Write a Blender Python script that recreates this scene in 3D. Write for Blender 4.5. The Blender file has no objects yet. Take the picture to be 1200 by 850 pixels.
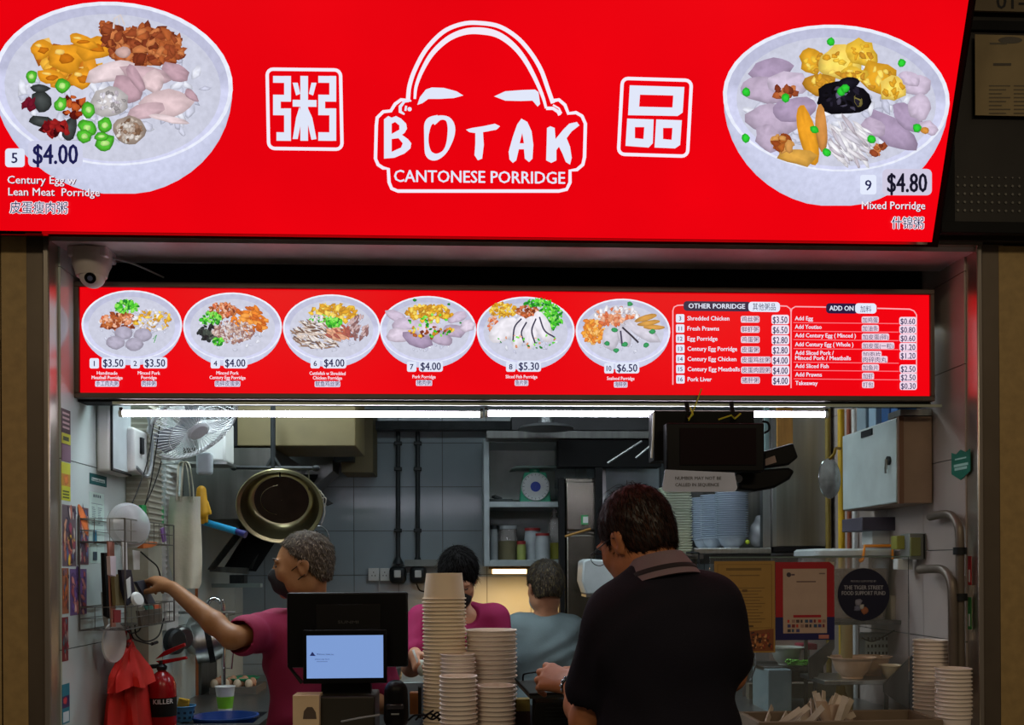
import bpy, bmesh, math, random
import numpy as np
from mathutils import Vector, Matrix, Euler
PI = math.pi
R = math.radians
# ---------------------------------------------------------------- camera, world, lights, exposure
F = 1167.0          # focal length in pixels of the 1200x850 frame
CAM = Vector((0.0, -3.16, 1.55))
TH, RO, HY = 0.052, 0.005, 665.0
FWD = Vector((math.sin(TH), math.cos(TH), 0))
RT0 = Vector((math.cos(TH), -math.sin(TH), 0))
UP0 = Vector((0, 0, 1))
RGT = RT0 * math.cos(RO) - UP0 * math.sin(RO)
UPV = UP0 * math.cos(RO) + RT0 * math.sin(RO)
SC = bpy.context.scene
COL = SC.collection
cd = bpy.data.cameras.new('camera')
cam = bpy.data.objects.new('camera', cd)
COL.objects.link(cam)
cd.sensor_width = 36
cd.lens = F * 36 / 1200
cd.shift_y = (HY - 425) / 1200
cd.clip_start = 0.05
cam.matrix_world = Matrix(((RGT.x, UPV.x, -FWD.x, CAM.x), (RGT.y, UPV.y, -FWD.y, CAM.y), (RGT.z, UPV.z, -FWD.z, CAM.z), (0, 0, 0, 1)))
SC.camera = cam
SC.view_settings.view_transform = 'Standard'
SC.view_settings.look = 'None'
SC.view_settings.gamma = 1
SC.view_settings.use_curve_mapping = False
SC.view_settings.exposure = 0.0
w = bpy.data.worlds.new('world')
SC.world = w
w.use_nodes = True
w.node_tree.nodes['Background'].inputs[0].default_value = (1.0, 0.80, 0.60, 1)
w.node_tree.nodes['Background'].inputs[1].default_value = 0.06

def area(name, loc, rot, sx, sy, power, col):
    l = bpy.data.lights.new(name, 'AREA')
    l.shape = 'RECTANGLE'; l.size = sx; l.size_y = sy; l.energy = power; l.color = col
    o = bpy.data.objects.new(name, l)
    o.location = loc; o.rotation_euler = rot
    COL.objects.link(o)
    return o
# food court ceiling lamps over the corridor, kitchen ceiling lamps inside
area('corridor_lamp', (-1.2, -3.4, 3.5), (R(38), 0, 0), 1.2, .3, 17, (1, .82, .56))
area('corridor_lamp', (1.6, -3.4, 3.5), (R(38), 0, 0), 1.2, .3, 17, (1, .82, .56))
area('kitchen_lamp', (-.25, 1.15, 2.62), (0, 0, 0), 1.2, .12, 7.5, (.82, .95, 1))
area('kitchen_lamp', (.9, .95, 2.62), (0, 0, 0), 1.2, .12, 7.5, (.82, .95, 1))
area('kitchen_lamp', (-.85, .75, 2.62), (0, 0, 0), .12, .6, 12, (.82, .95, 1))

def P(px, py, Y):
    d = FWD + RGT * ((px - 600) / F) + UPV * ((HY - py) / F)
    return CAM + d * ((Y - CAM.y) / d.y)
def PX(px, py, X):
    d = FWD + RGT * ((px - 600) / F) + UPV * ((HY - py) / F)
    return CAM + d * ((X - CAM.x) / d.x)
def PPL(px, py, p0, n):
    d = FWD + RGT * ((px - 600) / F) + UPV * ((HY - py) / F)
    return CAM + d * ((p0 - CAM).dot(n) / d.dot(n))
def S(Y):
    return (Y - CAM.y) / F

# ---------------------------------------------------------------- materials
def lin(c):
    c = c / 255.0
    return c / 12.92 if c <= .04045 else ((c + .055) / 1.055) ** 2.4
def C(r, g, b):
    return (lin(r), lin(g), lin(b), 1)
MATS = {}
def mat(name, col=None, rough=.5, metal=0, var=.12, scale=8, bump=.0, bscale=60, stretch=None, emis=0, alpha=1, trans=0, spec=.5, attr=False, coat=0, ecol=None):
    if name in MATS:
        return MATS[name]
    m = bpy.data.materials.new(name)
    m.use_nodes = True
    nt = m.node_tree; N = nt.nodes; L = nt.links
    b = N['Principled BSDF']
    b.inputs['Roughness'].default_value = rough
    b.inputs['Metallic'].default_value = metal
    b.inputs['Specular IOR Level'].default_value = spec
    b.inputs['Coat Weight'].default_value = coat
    tc = N.new('ShaderNodeTexCoord')
    mp = N.new('ShaderNodeMapping')
    L.new(tc.outputs['Object'], mp.inputs[0])
    if stretch: mp.inputs['Scale'].default_value = stretch
    no = N.new('ShaderNodeTexNoise'); no.inputs['Scale'].default_value = scale; no.inputs['Detail'].default_value = 4
    L.new(mp.outputs[0], no.inputs['Vector'])
    mr = N.new('ShaderNodeMapRange'); mr.inputs[1].default_value = .3; mr.inputs[2].default_value = .7
    mr.inputs[3].default_value = 1 - var; mr.inputs[4].default_value = 1 + var
    L.new(no.outputs[0], mr.inputs[0])
    mx = N.new('ShaderNodeMix'); mx.data_type = 'RGBA'; mx.blend_type = 'MULTIPLY'; mx.inputs[0].default_value = 1
    L.new(mr.outputs[0], mx.inputs[7])
    if attr:
        at = N.new('ShaderNodeAttribute'); at.attribute_name = 'Col'
        L.new(at.outputs['Color'], mx.inputs[6])
    else:
        mx.inputs[6].default_value = col
    L.new(mx.outputs[2], b.inputs['Base Color'])
    if bump:
        n2 = N.new('ShaderNodeTexNoise'); n2.inputs['Scale'].default_value = bscale; n2.inputs['Detail'].default_value = 5
        L.new(mp.outputs[0], n2.inputs['Vector'])
        bp = N.new('ShaderNodeBump'); bp.inputs['Strength'].default_value = bump; bp.inputs['Distance'].default_value = .01
        L.new(n2.outputs[0], bp.inputs['Height']); L.new(bp.outputs[0], b.inputs['Normal'])
    if emis:
        if ecol: b.inputs['Emission Color'].default_value = ecol
        else: L.new(mx.outputs[2], b.inputs['Emission Color'])
        b.inputs['Emission Strength'].default_value = emis
        if attr:
            b.inputs['Base Color'].default_value = (0, 0, 0, 1)
            L.remove(b.inputs['Base Color'].links[0])
    if alpha < 1: b.inputs['Alpha'].default_value = alpha
    if trans: b.inputs['Transmission Weight'].default_value = trans
    MATS[name] = m
    return m
M = {}
M['tile_white'] = mat('glazed_tile_white', C(198, 212, 210), .16, var=.05, scale=3, bump=.06, bscale=7)
M['tile_back'] = mat('glazed_tile_grey', C(144, 158, 164), .14, var=.06, scale=3, bump=.12, bscale=9)
M['tile_pink'] = mat('glazed_tile_cream', C(170, 158, 152), .22, var=.05, scale=3)
M['grout'] = mat('dark_grout', C(95, 98, 98), .9)
M['pillar'] = mat('beige_stone_tile', C(170, 142, 92), .45, var=.12, scale=30, bump=.05, bscale=200)
M['floor'] = mat('grey_floor', C(96, 92, 86), .5, var=.15, scale=12)
M['frame'] = mat('bronze_metal_frame', C(120, 108, 94), .4, .7, var=.08)
M['frame_edge'] = mat('brushed_edge', C(190, 180, 168), .3, .9, var=.05)
M['dark_frame'] = mat('dark_bronze', C(58, 50, 44), .45, .4)
M['soffit'] = mat('soffit_panel', C(220, 208, 212), .4, .3, var=.2, scale=6)
M['black'] = mat('black_plastic', C(7, 7, 9), .42, var=.2, spec=.18)
M['matt_black'] = mat('matt_black', C(15, 15, 16), .75, var=.2, spec=.25)
M['dark_iron'] = mat('dark_iron', C(34, 38, 40), .5, .5, var=.3, scale=30)
M['steel'] = mat('brushed_steel', C(168, 170, 168), .32, 1, var=.12, scale=6, stretch=(14, 14, .6), bump=.03, bscale=30)
M['steel_dark'] = mat('smoky_steel', C(105, 106, 104), .35, 1, var=.25, scale=4, stretch=(8, 8, .5))
M['chrome'] = mat('chrome', C(205, 208, 210), .12, 1, var=.03)
M['white_plastic'] = mat('white_plastic', C(205, 208, 205), .4, var=.06)
M['grey_plastic'] = mat('grey_plastic', C(140, 146, 148), .45, var=.06)
M['beige_duct'] = mat('beige_painted_duct', C(96, 85, 52), .55, var=.12)
M['red_cloth'] = mat('red_cloth', C(205, 32, 24), .7, var=.15, bump=.15, bscale=300)
M['red_paint'] = mat('red_paint', C(150, 14, 20), .25, var=.08)
M['paper_cup'] = mat('paper_cup', C(236, 220, 194), .6, var=.04)
M['paper_cup_pink'] = mat('paper_cup_white', C(234, 222, 212), .6, var=.04)
M['cream'] = mat('cream_card', C(222, 196, 158), .7, var=.06)
M['tube'] = mat('tube_light', C(240, 235, 255), .5, emis=24, var=.0, ecol=(.88, .86, 1, 1))
M['print_lit'] = mat('backlit_print', None, .25, attr=True, emis=1.0, var=.03, scale=1.3, spec=.15)
M['print'] = mat('printed_sheet', None, .55, attr=True, var=.05, scale=20)
M['print_gloss'] = mat('printed_acrylic', None, .2, attr=True, var=.04, scale=20)

# ---------------------------------------------------------------- mesh building
ORG = {}
USED = {}
def tag(o, label=None, cat=None, group=None, kind=None):
    if label: o['label'] = label
    if cat: o['category'] = cat
    if group: o['group'] = group
    if kind: o['kind'] = kind
    return o
def root(name, loc, label, cat, group=None, rotz=0):
    o = bpy.data.objects.new(name, None)
    o.empty_display_size = .05
    COL.objects.link(o)
    o.location = Vector(loc); o.rotation_euler = (0, 0, rotz)
    ORG[o.name] = Vector(loc)
    return tag(o, label, cat, group)
class MB:
    def __init__(s):
        s.v = []; s.f = []; s.c = []; s.col = None
    def add(s, vs, fs, col=None):
        n = len(s.v)
        s.v += [tuple(v) for v in vs]
        s.f += [tuple(i + n for i in f) for f in fs]
        s.c += [col or s.col or (1, 1, 1, 1)] * len(vs)
        return s
    def addc(s, vs, fs, cs):
        n = len(s.v)
        s.v += [tuple(v) for v in vs]; s.f += [tuple(i + n for i in f) for f in fs]; s.c += list(cs)
    def box(s, a, b, col=None, m=None):
        x0, x1 = sorted((a[0], b[0])); y0, y1 = sorted((a[1], b[1])); z0, z1 = sorted((a[2], b[2]))
        vs = [Vector((x, y, z)) for x in (x0, x1) for y in (y0, y1) for z in (z0, z1)]
        if m: vs = [m @ v for v in vs]
        return s.add(vs, [(0, 1, 3, 2), (4, 6, 7, 5), (0, 4, 5, 1), (2, 3, 7, 6), (0, 2, 6, 4), (1, 5, 7, 3)], col)
    def obox(s, c, size, rot=(0, 0, 0), col=None):
        m = Matrix.Translation(Vector(c)) @ Euler(rot).to_matrix().to_4x4()
        h = [q / 2 for q in size]
        return s.box([-q for q in h], h, col, m)
    def prism(s, pts, off, col=None, cap=True):
        """closed polygon pts (3D), extruded by vector off"""
        n = len(pts); off = Vector(off)
        vs = [Vector(p) for p in pts] + [Vector(p) + off for p in pts]
        fs = [(i, (i + 1) % n, n + (i + 1) % n, n + i) for i in range(n)]
        if cap: fs += [tuple(range(n))[::-1], tuple(range(n, 2 * n))]
        return s.add(vs, fs, col)
    def rings(s, rings, cap0=True, cap1=True, col=None, close=False):
        n = len(rings[0]); vs = [v for r in rings for v in r]; fs = []
        k = len(rings)
        for j in range(k - 1 + (1 if close else 0)):
            a, b = j * n, ((j + 1) % k) * n
            fs += [(a + i, a + (i + 1) % n, b + (i + 1) % n, b + i) for i in range(n)]
        if cap0 and not close: fs.append(tuple(range(n))[::-1])
        if cap1 and not close: fs.append(tuple(range((k - 1) * n, k * n)))
        return s.add(vs, fs, col)
    def lathe(s, prof, c=(0, 0, 0), n=24, rot=None, col=None, cap0=False, cap1=False, sy=1):
        c = Vector(c); m = rot.to_3x3() if rot is not None else Matrix.Identity(3)
        rs = [[c + m @ Vector((r * math.cos(2 * PI * i / n), sy * r * math.sin(2 * PI * i / n), z)) for i in range(n)] for r, z in prof]
        return s.rings(rs, cap0, cap1, col)
    def tube(s, pts, r, n=8, col=None, close=False, flat=1):
        pts = [Vector(p) for p in pts]; rs = r if isinstance(r, (list, tuple)) else [r] * len(pts)
        rings = []; prev = None
        for i, p in enumerate(pts):
            if close: t = (pts[(i + 1) % len(pts)] - pts[i - 1])
            else: t = (pts[min(i + 1, len(pts) - 1)] - pts[max(i - 1, 0)])
            t = t.normalized() if t.length > 1e-9 else Vector((0, 0, 1))
            if prev is None:
                u = t.cross(Vector((0, 0, 1)))
                if u.length < .05: u = t.cross(Vector((0, 1, 0)))
            else:
                u = prev - t * prev.dot(t)
                if u.length < 1e-6: u = t.orthogonal()
            u.normalize(); v = t.cross(u); prev = u
            rings.append([p + (u * math.cos(2 * PI * k / n) + v * math.sin(2 * PI * k / n) * flat) * rs[i] for k in range(n)])
        return s.rings(rings, not close, not close, col, close)
    def cyl(s, a, b, r, r2=None, n=16, col=None):
        return s.tube([a, b], [r, r if r2 is None else r2], n, col)
    def ell(s, c, r, rot=None, n=16, k=10, col=None):
        c = Vector(c); m = rot.to_3x3() if rot is not None else Matrix.Identity(3)
        rs = []
        for j in range(k + 1):
            a = -PI / 2 + PI * j / k; q = max(math.cos(a), .02)
            rs.append([c + m @ Vector((r[0] * q * math.cos(2 * PI * i / n), r[1] * q * math.sin(2 * PI * i / n), r[2] * math.sin(a))) for i in range(n)])
        return s.rings(rs, True, True, col)
    def build(s, name, mt, parent=None, label=None, cat=None, group=None, kind=None, smooth=35, bevel=0, seg=2, ctr=False):
        me = bpy.data.meshes.new(name)
        V = s.v
        if parent is not None:
            o0 = ORG[parent.name]
        elif kind == 'structure' or not V:
            o0 = Vector((0, 0, 0))
        else:
            a = np.array(V); mn = a.min(0); mxx = a.max(0)
            o0 = Vector(((mn[0] + mxx[0]) / 2, (mn[1] + mxx[1]) / 2, (mn[2] + mxx[2]) / 2 if ctr else mn[2]))
        V = [(v[0] - o0.x, v[1] - o0.y, v[2] - o0.z) for v in V]
        me.from_pydata(V, [], s.f)
        me.materials.append(mt)
        if any(c != (1, 1, 1, 1) for c in s.c):
            at = me.color_attributes.new('Col', 'FLOAT_COLOR', 'POINT')
            at.data.foreach_set('color', np.array(s.c, dtype=np.float32).ravel())
        bm = bmesh.new(); bm.from_mesh(me)
        if not getattr(s, 'keepn', False):
            bmesh.ops.recalc_face_normals(bm, faces=bm.faces)
        bm.to_mesh(me); bm.free()
        if smooth:
            me.polygons.foreach_set('use_smooth', [True] * len(me.polygons))
            me.set_sharp_from_angle(angle=R(smooth))
        o = bpy.data.objects.new(name, me)
        COL.objects.link(o)
        if parent is not None:
            o.parent = parent
            ORG[o.name] = o0
        else:
            o.location = o0
            ORG[o.name] = o0
        if bevel:
            b = o.modifiers.new('bevel', 'BEVEL'); b.width = bevel; b.segments = seg; b.limit_method = 'ANGLE'; b.angle_limit = R(40)
        return tag(o, label, cat, group, kind)
def dup(o, loc=None, rotz=None, label=None, group=None, rot=None, scale=None):
    c = o.copy(); COL.objects.link(c)
    if loc is not None: c.location = loc
    if rotz is not None: c.rotation_euler = (0, 0, rotz)
    if rot is not None: c.rotation_euler = rot
    if scale is not None: c.scale = scale
    if label: c['label'] = label
    if group: c['group'] = group
    for ch in list(o.children):
        d = ch.copy(); COL.objects.link(d); d.parent = c
        for g in ch.children:
            e = g.copy(); COL.objects.link(e); e.parent = d
    return c
def arc(c, r, a0, a1, n, ax=(1, 0, 0), ay=(0, 0, 1)):
    c = Vector(c); ax = Vector(ax); ay = Vector(ay)
    return [c + ax * (r * math.cos(R(a0 + (a1 - a0) * i / n))) + ay * (r * math.sin(R(a0 + (a1 - a0) * i / n))) for i in range(n + 1)]
def bez(pts, n=12):
    """Catmull-Rom through pts"""
    pts = [Vector(p) for p in pts]; q = [2 * pts[0] - pts[1]] + pts + [2 * pts[-1] - pts[-2]]; out = []
    for i in range(1, len(q) - 2):
        for k in range(n):
            t = k / n; a, b, c, d = q[i - 1], q[i], q[i + 1], q[i + 2]
            out.append(.5 * ((2 * b) + (c - a) * t + (2 * a - 5 * b + 4 * c - d) * t * t + (3 * b - a - 3 * c + d) * t ** 3))
    out.append(pts[-1])
    return out
ORD = ['', 'first', 'second', 'third', 'fourth', 'fifth', 'sixth', 'seventh', 'eighth', 'ninth', 'tenth', 'eleventh', 'twelfth', 'thirteenth', 'fourteenth', 'fifteenth', 'sixteenth', 'seventeenth', 'eighteenth', 'nineteenth', 'twentieth']
def ordn(i):
    if i <= 20: return ORD[i]
    if i == 30: return 'thirtieth'
    return ('twenty-' if i < 30 else 'thirty-') + ORD[i % 10]

# ---------------------------------------------------------------- flat prints (posters, backlit panels): polygons in photo pixels laid on a plane
_glyph = {}
def glyph(s, bold):
    k = (s, bold)
    if k not in _glyph:
        c = bpy.data.curves.new('t', 'FONT'); c.body = s; c.resolution_u = 2; c.offset = bold
        o = bpy.data.objects.new('t', c); m = o.to_mesh()
        vs = [(v.co.x, v.co.y) for v in m.vertices]; fs = [tuple(p.vertices) for p in m.polygons]
        o.to_mesh_clear(); bpy.data.objects.remove(o); bpy.data.curves.remove(c)
        _glyph[k] = (vs, fs)
    return _glyph[k]
class Print(MB):
    def __init__(s, proj, toward, step=.00004):
        super().__init__(); s.keepn = True; s.proj = proj; s.n = Vector(toward).normalized(); s.z = step; s.step = step
    def up(s, k=1): s.z += s.step * k
    def poly(s, pts, col, shade=None):
        q = [s.proj(*p) + s.n * s.z for p in pts]
        # triangulate through tessellation for concave shapes
        from mathutils.geometry import tessellate_polygon
        tr = tessellate_polygon([[Vector((p[0], p[1], 0)) for p in pts]])
        s.add(q, tr, col); s.up()
    def fan(s, pts, c, ccol, rcols):
        q = [s.proj(*c) + s.n * s.z] + [s.proj(*p) + s.n * s.z for p in pts]; n = len(pts)
        s.addc(q, [(0, 1 + i, 1 + (i + 1) % n) for i in range(n)], [ccol] + rcols); s.up()
    def ellipse(s, cx, cy, rx, ry, col, col2=None, n=40, rot=0, a0=0, a1=360):
        ca, sa = math.cos(R(rot)), math.sin(R(rot))
        pts = []
        for i in range(n):
            a = 2 * PI * i / n; x, y = rx * math.cos(a), ry * math.sin(a)
            pts.append((cx + x * ca - y * sa, cy + x * sa + y * ca))
        s.fan(pts, (cx, cy), col, [col2 or col] * n)
    def rect(s, x0, y0, x1, y1, col, r=0, sl=0):
        if r <= 0: pts = [(x0, y0), (x1, y0), (x1, y1), (x0, y1)]
        else:
            pts = []
            for cx, cy, a in ((x1 - r, y0 + r, -90), (x1 - r, y1 - r, 0), (x0 + r, y1 - r, 90), (x0 + r, y0 + r, 180)):
                for k in range(5):
                    b = R(a + k * 22.5); pts.append((cx + r * math.cos(b), cy + r * math.sin(b)))
        s.poly([(x, y + sl * (x - x0)) for x, y in pts], col)
    def line(s, pts, w, col, close=False):
        n = len(pts); L = []; Rr = []
        for i in range(n):
            a = pts[(i - 1) % n] if (close or i > 0) else pts[i]; b = pts[(i + 1) % n] if (close or i < n - 1) else pts[i]
            dx, dy = b[0] - a[0], b[1] - a[1]; l = math.hypot(dx, dy) or 1; ww = (w[i] if isinstance(w, (list, tuple)) else w) / 2
            L.append((pts[i][0] - dy / l * ww, pts[i][1] + dx / l * ww)); Rr.append((pts[i][0] + dy / l * ww, pts[i][1] - dx / l * ww))
        q = [s.proj(*p) + s.n * s.z for p in L + Rr]
        m = n if close else n - 1
        s.add(q, [(i, (i + 1) % n, n + (i + 1) % n, n + i) for i in range(m)], col); s.up()
    def text(s, t, x, y, h, col, w=None, bold=0, sl=0, al='l', shear=0):
        if bold:
            e = bold * h * .8
            for dx, dy in ((-e, 0), (e, 0), (0, -e * .6), (0, e * .6)): s.text(t, x + dx, y + dy, h, col, w, 0, sl, al, shear)
            return
        vs, fs = glyph(t, 0)
        if not vs: return
        xs = [v[0] for v in vs]; x0, x1 = min(xs), max(xs)
        sy = h / .70; sx = sy if w is None else w / (x1 - x0)
        W = (x1 - x0) * sx
        ox = x - (W if al == 'r' else W / 2 if al == 'c' else 0)
        q = []
        for a, b in vs:
            px = ox + (a - x0) * sx + b * sy * shear; q.append(s.proj(px, y - b * sy + sl * (px - x)) + s.n * s.z)
        s.add(q, fs, col); s.up()
    def blob(s, cx, cy, rx, ry, rot, col, jag=.15, n=11, rnd=random, hi=1.25, lo=.72):
        ca, sa = math.cos(R(rot)), math.sin(R(rot)); o = []; mid = []
        for i in range(n):
            a = 2 * PI * i / n; q = 1 + rnd.uniform(-jag, jag); x, y = rx * q * math.cos(a), ry * q * math.sin(a)
            o.append((cx + x * ca - y * sa, cy + x * sa + y * ca)); mid.append((cx + (x * ca - y * sa) * .6, cy + (x * sa + y * ca) * .6))
        def sh(f): return (min(col[0] * f, 1), min(col[1] * f, 1), min(col[2] * f, 1), 1)
        q = [s.proj(cx - rx * .15, cy - ry * .2)] + [s.proj(*p) for p in mid] + [s.proj(*p) for p in o]
        q = [p + s.n * s.z for p in q]
        f = [(0, 1 + i, 1 + (i + 1) % n) for i in range(n)] + [(1 + i, 1 + n + i, 1 + n + (i + 1) % n, 1 + (i + 1) % n) for i in range(n)]
        c = [sh(hi)] + [sh(rnd.uniform(.9, 1.15)) for _ in range(n)] + [sh(lo * rnd.uniform(.85, 1.15) * (1.12 if o[i][1] < cy else .85)) for i in range(n)]
        s.addc(q, f, c); s.up(.6)
    def cluster(s, cx, cy, rx, ry, n, sz, cols, el=1.5, jag=.25, rnd=random, rot=None, spread=90):
        if hasattr(s, 'fine'): n = int(n * s.fine[0]); sz *= s.fine[1]
        for _ in range(n):
            a = rnd.uniform(0, 2 * PI); q = math.sqrt(rnd.random()); z = rnd.uniform(.7, 1.3) * sz
            an = rnd.uniform(-spread, spread) + (rot or 0)
            s.blob(cx + rx * q * math.cos(a), cy + ry * q * math.sin(a), z * el, z, an, rnd.choice(cols), jag, 8, rnd)

# ---------------------------------------------------------------- signed-distance modelling for people, cloth and other soft shapes
class SDF:
    def __init__(s, h, k=.02):
        s.h = h; s.k = k; s.p = []
    def ell(s, c, r, rot=None, k=None, op='u'):
        m = (Euler([R(a) for a in rot]).to_matrix() if rot is not None and not isinstance(rot, Matrix) else (rot.to_3x3() if rot is not None else Matrix.Identity(3)))
        s.p.append(('e', Vector(c), r, np.array(m), s.k if k is None else k, op)); return s
    def cap(s, a, b, r0, r1=None, k=None, op='u', flat=None):
        s.p.append(('c', Vector(a), Vector(b), r0, r0 if r1 is None else r1, s.k if k is None else k, op, flat)); return s
    def chain(s, pts, rs, k=None, op='u'):
        for i in range(len(pts) - 1): s.cap(pts[i], pts[i + 1], rs[i], rs[i + 1], k, op)
        return s
    def plane(s, p, n, k=.004):
        """cut away the side the normal points to"""
        s.p.append(('p', Vector(p), Vector(n).normalized(), k)); return s
    def noise(s, fn):
        s.p.append(('n', fn)); return s
    def mesh(s):
        lo = np.array([1e9] * 3); hi = -lo
        for p in s.p:
            if p[0] == 'e' and p[5] == 'u': c = np.array(p[1]); r = max(p[2]); lo = np.minimum(lo, c - r); hi = np.maximum(hi, c + r)
            if p[0] == 'c' and p[6] == 'u':
                for q, r in ((p[1], p[3]), (p[2], p[4])): lo = np.minimum(lo, np.array(q) - r); hi = np.maximum(hi, np.array(q) + r)
        pad = .02 + 2 * s.h; lo -= pad; hi += pad; h = s.h
        N = np.ceil((hi - lo) / h).astype(int) + 1
        G = np.full(N, .2, dtype=np.float32)
        ax = [lo[i] + h * np.arange(N[i]) for i in range(3)]
        def sub(mn, mx):
            i0 = np.maximum(((mn - lo) / h).astype(int), 0); i1 = np.minimum(((mx - lo) / h).astype(int) + 2, N)
            sl = tuple(slice(a, b) for a, b in zip(i0, i1))
            return sl, np.meshgrid(ax[0][sl[0]], ax[1][sl[1]], ax[2][sl[2]], indexing='ij')
        for p in s.p:
            if p[0] == 'e':
                c = np.array(p[1]); r = p[2]; mg = max(r) + .06
                sl, (X, Y, Z) = sub(c - mg, c + mg)
                if X.size == 0: continue
                m = p[3]; dx, dy, dz = X - c[0], Y - c[1], Z - c[2]
                a = dx * m[0][0] + dy * m[1][0] + dz * m[2][0]; b = dx * m[0][1] + dy * m[1][1] + dz * m[2][1]; cc = dx * m[0][2] + dy * m[1][2] + dz * m[2][2]
                k0 = np.sqrt((a / r[0]) ** 2 + (b / r[1]) ** 2 + (cc / r[2]) ** 2); k1 = np.sqrt((a / r[0] ** 2) ** 2 + (b / r[1] ** 2) ** 2 + (cc / r[2] ** 2) ** 2) + 1e-9
                d = k0 * (k0 - 1) / k1; k = p[4]; op = p[5]
            elif p[0] == 'c':
                a, b = np.array(p[1]), np.array(p[2]); rm = max(p[3], p[4]) + .06
                sl, (X, Y, Z) = sub(np.minimum(a, b) - rm, np.maximum(a, b) + rm)
                if X.size == 0: continue
                ab = b - a; t = np.clip(((X - a[0]) * ab[0] + (Y - a[1]) * ab[1] + (Z - a[2]) * ab[2]) / (ab @ ab + 1e-12), 0, 1)
                dx, dy, dz = X - a[0] - t * ab[0], Y - a[1] - t * ab[1], Z - a[2] - t * ab[2]
                if p[7] is not None:
                    fn = np.array(p[7][0]); fq = p[7][1]; dn = dx * fn[0] + dy * fn[1] + dz * fn[2]
                    dx = dx + fn[0] * dn * (fq - 1); dy = dy + fn[1] * dn * (fq - 1); dz = dz + fn[2] * dn * (fq - 1)
                d = np.sqrt(dx * dx + dy * dy + dz * dz) - (p[3] + t * (p[4] - p[3])); k = p[5]; op = p[6]
            elif p[0] == 'p':
                X, Y, Z = np.meshgrid(*ax, indexing='ij'); n = p[2]; q = p[1]
                d = (X - q.x) * n.x + (Y - q.y) * n.y + (Z - q.z) * n.z
                G = np.maximum(G, d.astype(np.float32)); continue
            else:
                X, Y, Z = np.meshgrid(*ax, indexing='ij'); G = G + p[1](X, Y, Z).astype(np.float32); continue
            g = G[sl]; k = max(k, 1e-4)
            if op == 'u':
                hh = np.maximum(k - np.abs(g - d), 0) / k; G[sl] = np.minimum(g, d) - hh * hh * k * .25
            else:
                d = -d; hh = np.maximum(k - np.abs(g - d), 0) / k; G[sl] = np.maximum(g, d) + hh * hh * k * .25
        # surface nets
        Sg = G < 0; n0, n1, n2 = G.shape
        cnt = np.zeros((n0 - 1, n1 - 1, n2 - 1), np.int8)
        for i in (0, 1):
            for j in (0, 1):
                for k in (0, 1): cnt += Sg[i:n0 - 1 + i, j:n1 - 1 + j, k:n2 - 1 + k]
        ci = np.argwhere((cnt > 0) & (cnt < 8)); idx = np.full(cnt.shape, -1, np.int64); idx[ci[:, 0], ci[:, 1], ci[:, 2]] = np.arange(len(ci))
        pos = np.zeros((len(ci), 3)); w = np.zeros(len(ci))
        for i in (0, 1):
            for j in (0, 1):
                for k in (0, 1):
                    for axx in range(3):
                        o = (i, j, k)
                        if o[axx] == 1: continue
                        o2 = list(o); o2[axx] = 1
                        fa = G[ci[:, 0] + o[0], ci[:, 1] + o[1], ci[:, 2] + o[2]]; fb = G[ci[:, 0] + o2[0], ci[:, 1] + o2[1], ci[:, 2] + o2[2]]
                        cr = (fa < 0) != (fb < 0); t = np.where(cr, fa / np.where(fa == fb, 1, fa - fb), 0)
                        for a in range(3): pos[:, a] += np.where(cr, o[a] + (t if a == axx else 0), 0)
                        w += cr
        pos = (ci + pos / w[:, None]) * h + lo
        quads = []
        for axx in range(3):
            sa = [slice(None)] * 3; sb = [slice(None)] * 3; sa[axx] = slice(0, -1); sb[axx] = slice(1, None)
            A, B = Sg[tuple(sa)], Sg[tuple(sb)]
            e = np.argwhere(A != B); u, v = [(1, 2), (2, 0), (0, 1)][axx]
            ok = (e[:, u] > 0) & (e[:, v] > 0) & (e[:, u] < G.shape[u] - 1) & (e[:, v] < G.shape[v] - 1); e = e[ok]
            def cell(du, dv):
                q = e.copy(); q[:, u] -= du; q[:, v] -= dv; return idx[q[:, 0], q[:, 1], q[:, 2]]
            q = np.stack([cell(1, 1), cell(0, 1), cell(0, 0), cell(1, 0)], 1)
            flip = B[e[:, 0], e[:, 1], e[:, 2]]
            q[flip] = q[flip][:, ::-1]; quads.append(q)
        q = np.concatenate(quads)
        return pos, q
    def build(s, name, mt, parent=None, smooth=True, **kw):
        pos, q = s.mesh()
        me = bpy.data.meshes.new(name)
        if parent is not None: o0 = ORG[parent.name]
        else: o0 = Vector(((pos[:, 0].min() + pos[:, 0].max()) / 2, (pos[:, 1].min() + pos[:, 1].max()) / 2, pos[:, 2].min()))
        pos = pos - np.array(o0)
        me.vertices.add(len(pos)); me.vertices.foreach_set('co', pos.ravel())
        me.loops.add(len(q) * 4); me.polygons.add(len(q))
        me.loops.foreach_set('vertex_index', q.ravel().astype(np.int32))
        me.polygons.foreach_set('loop_start', np.arange(0, len(q) * 4, 4, dtype=np.int32))
        me.polygons.foreach_set('loop_total', np.full(len(q), 4, np.int32))
        me.update(calc_edges=True); me.validate()
        me.polygons.foreach_set('use_smooth', [True] * len(me.polygons))
        me.materials.append(mt)
        o = bpy.data.objects.new(name, me); COL.objects.link(o)
        ORG[o.name] = o0
        if parent is not None: o.parent = parent
        else: o.location = o0
        return tag(o, kw.get('label'), kw.get('cat'), kw.get('group'), kw.get('kind'))
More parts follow.
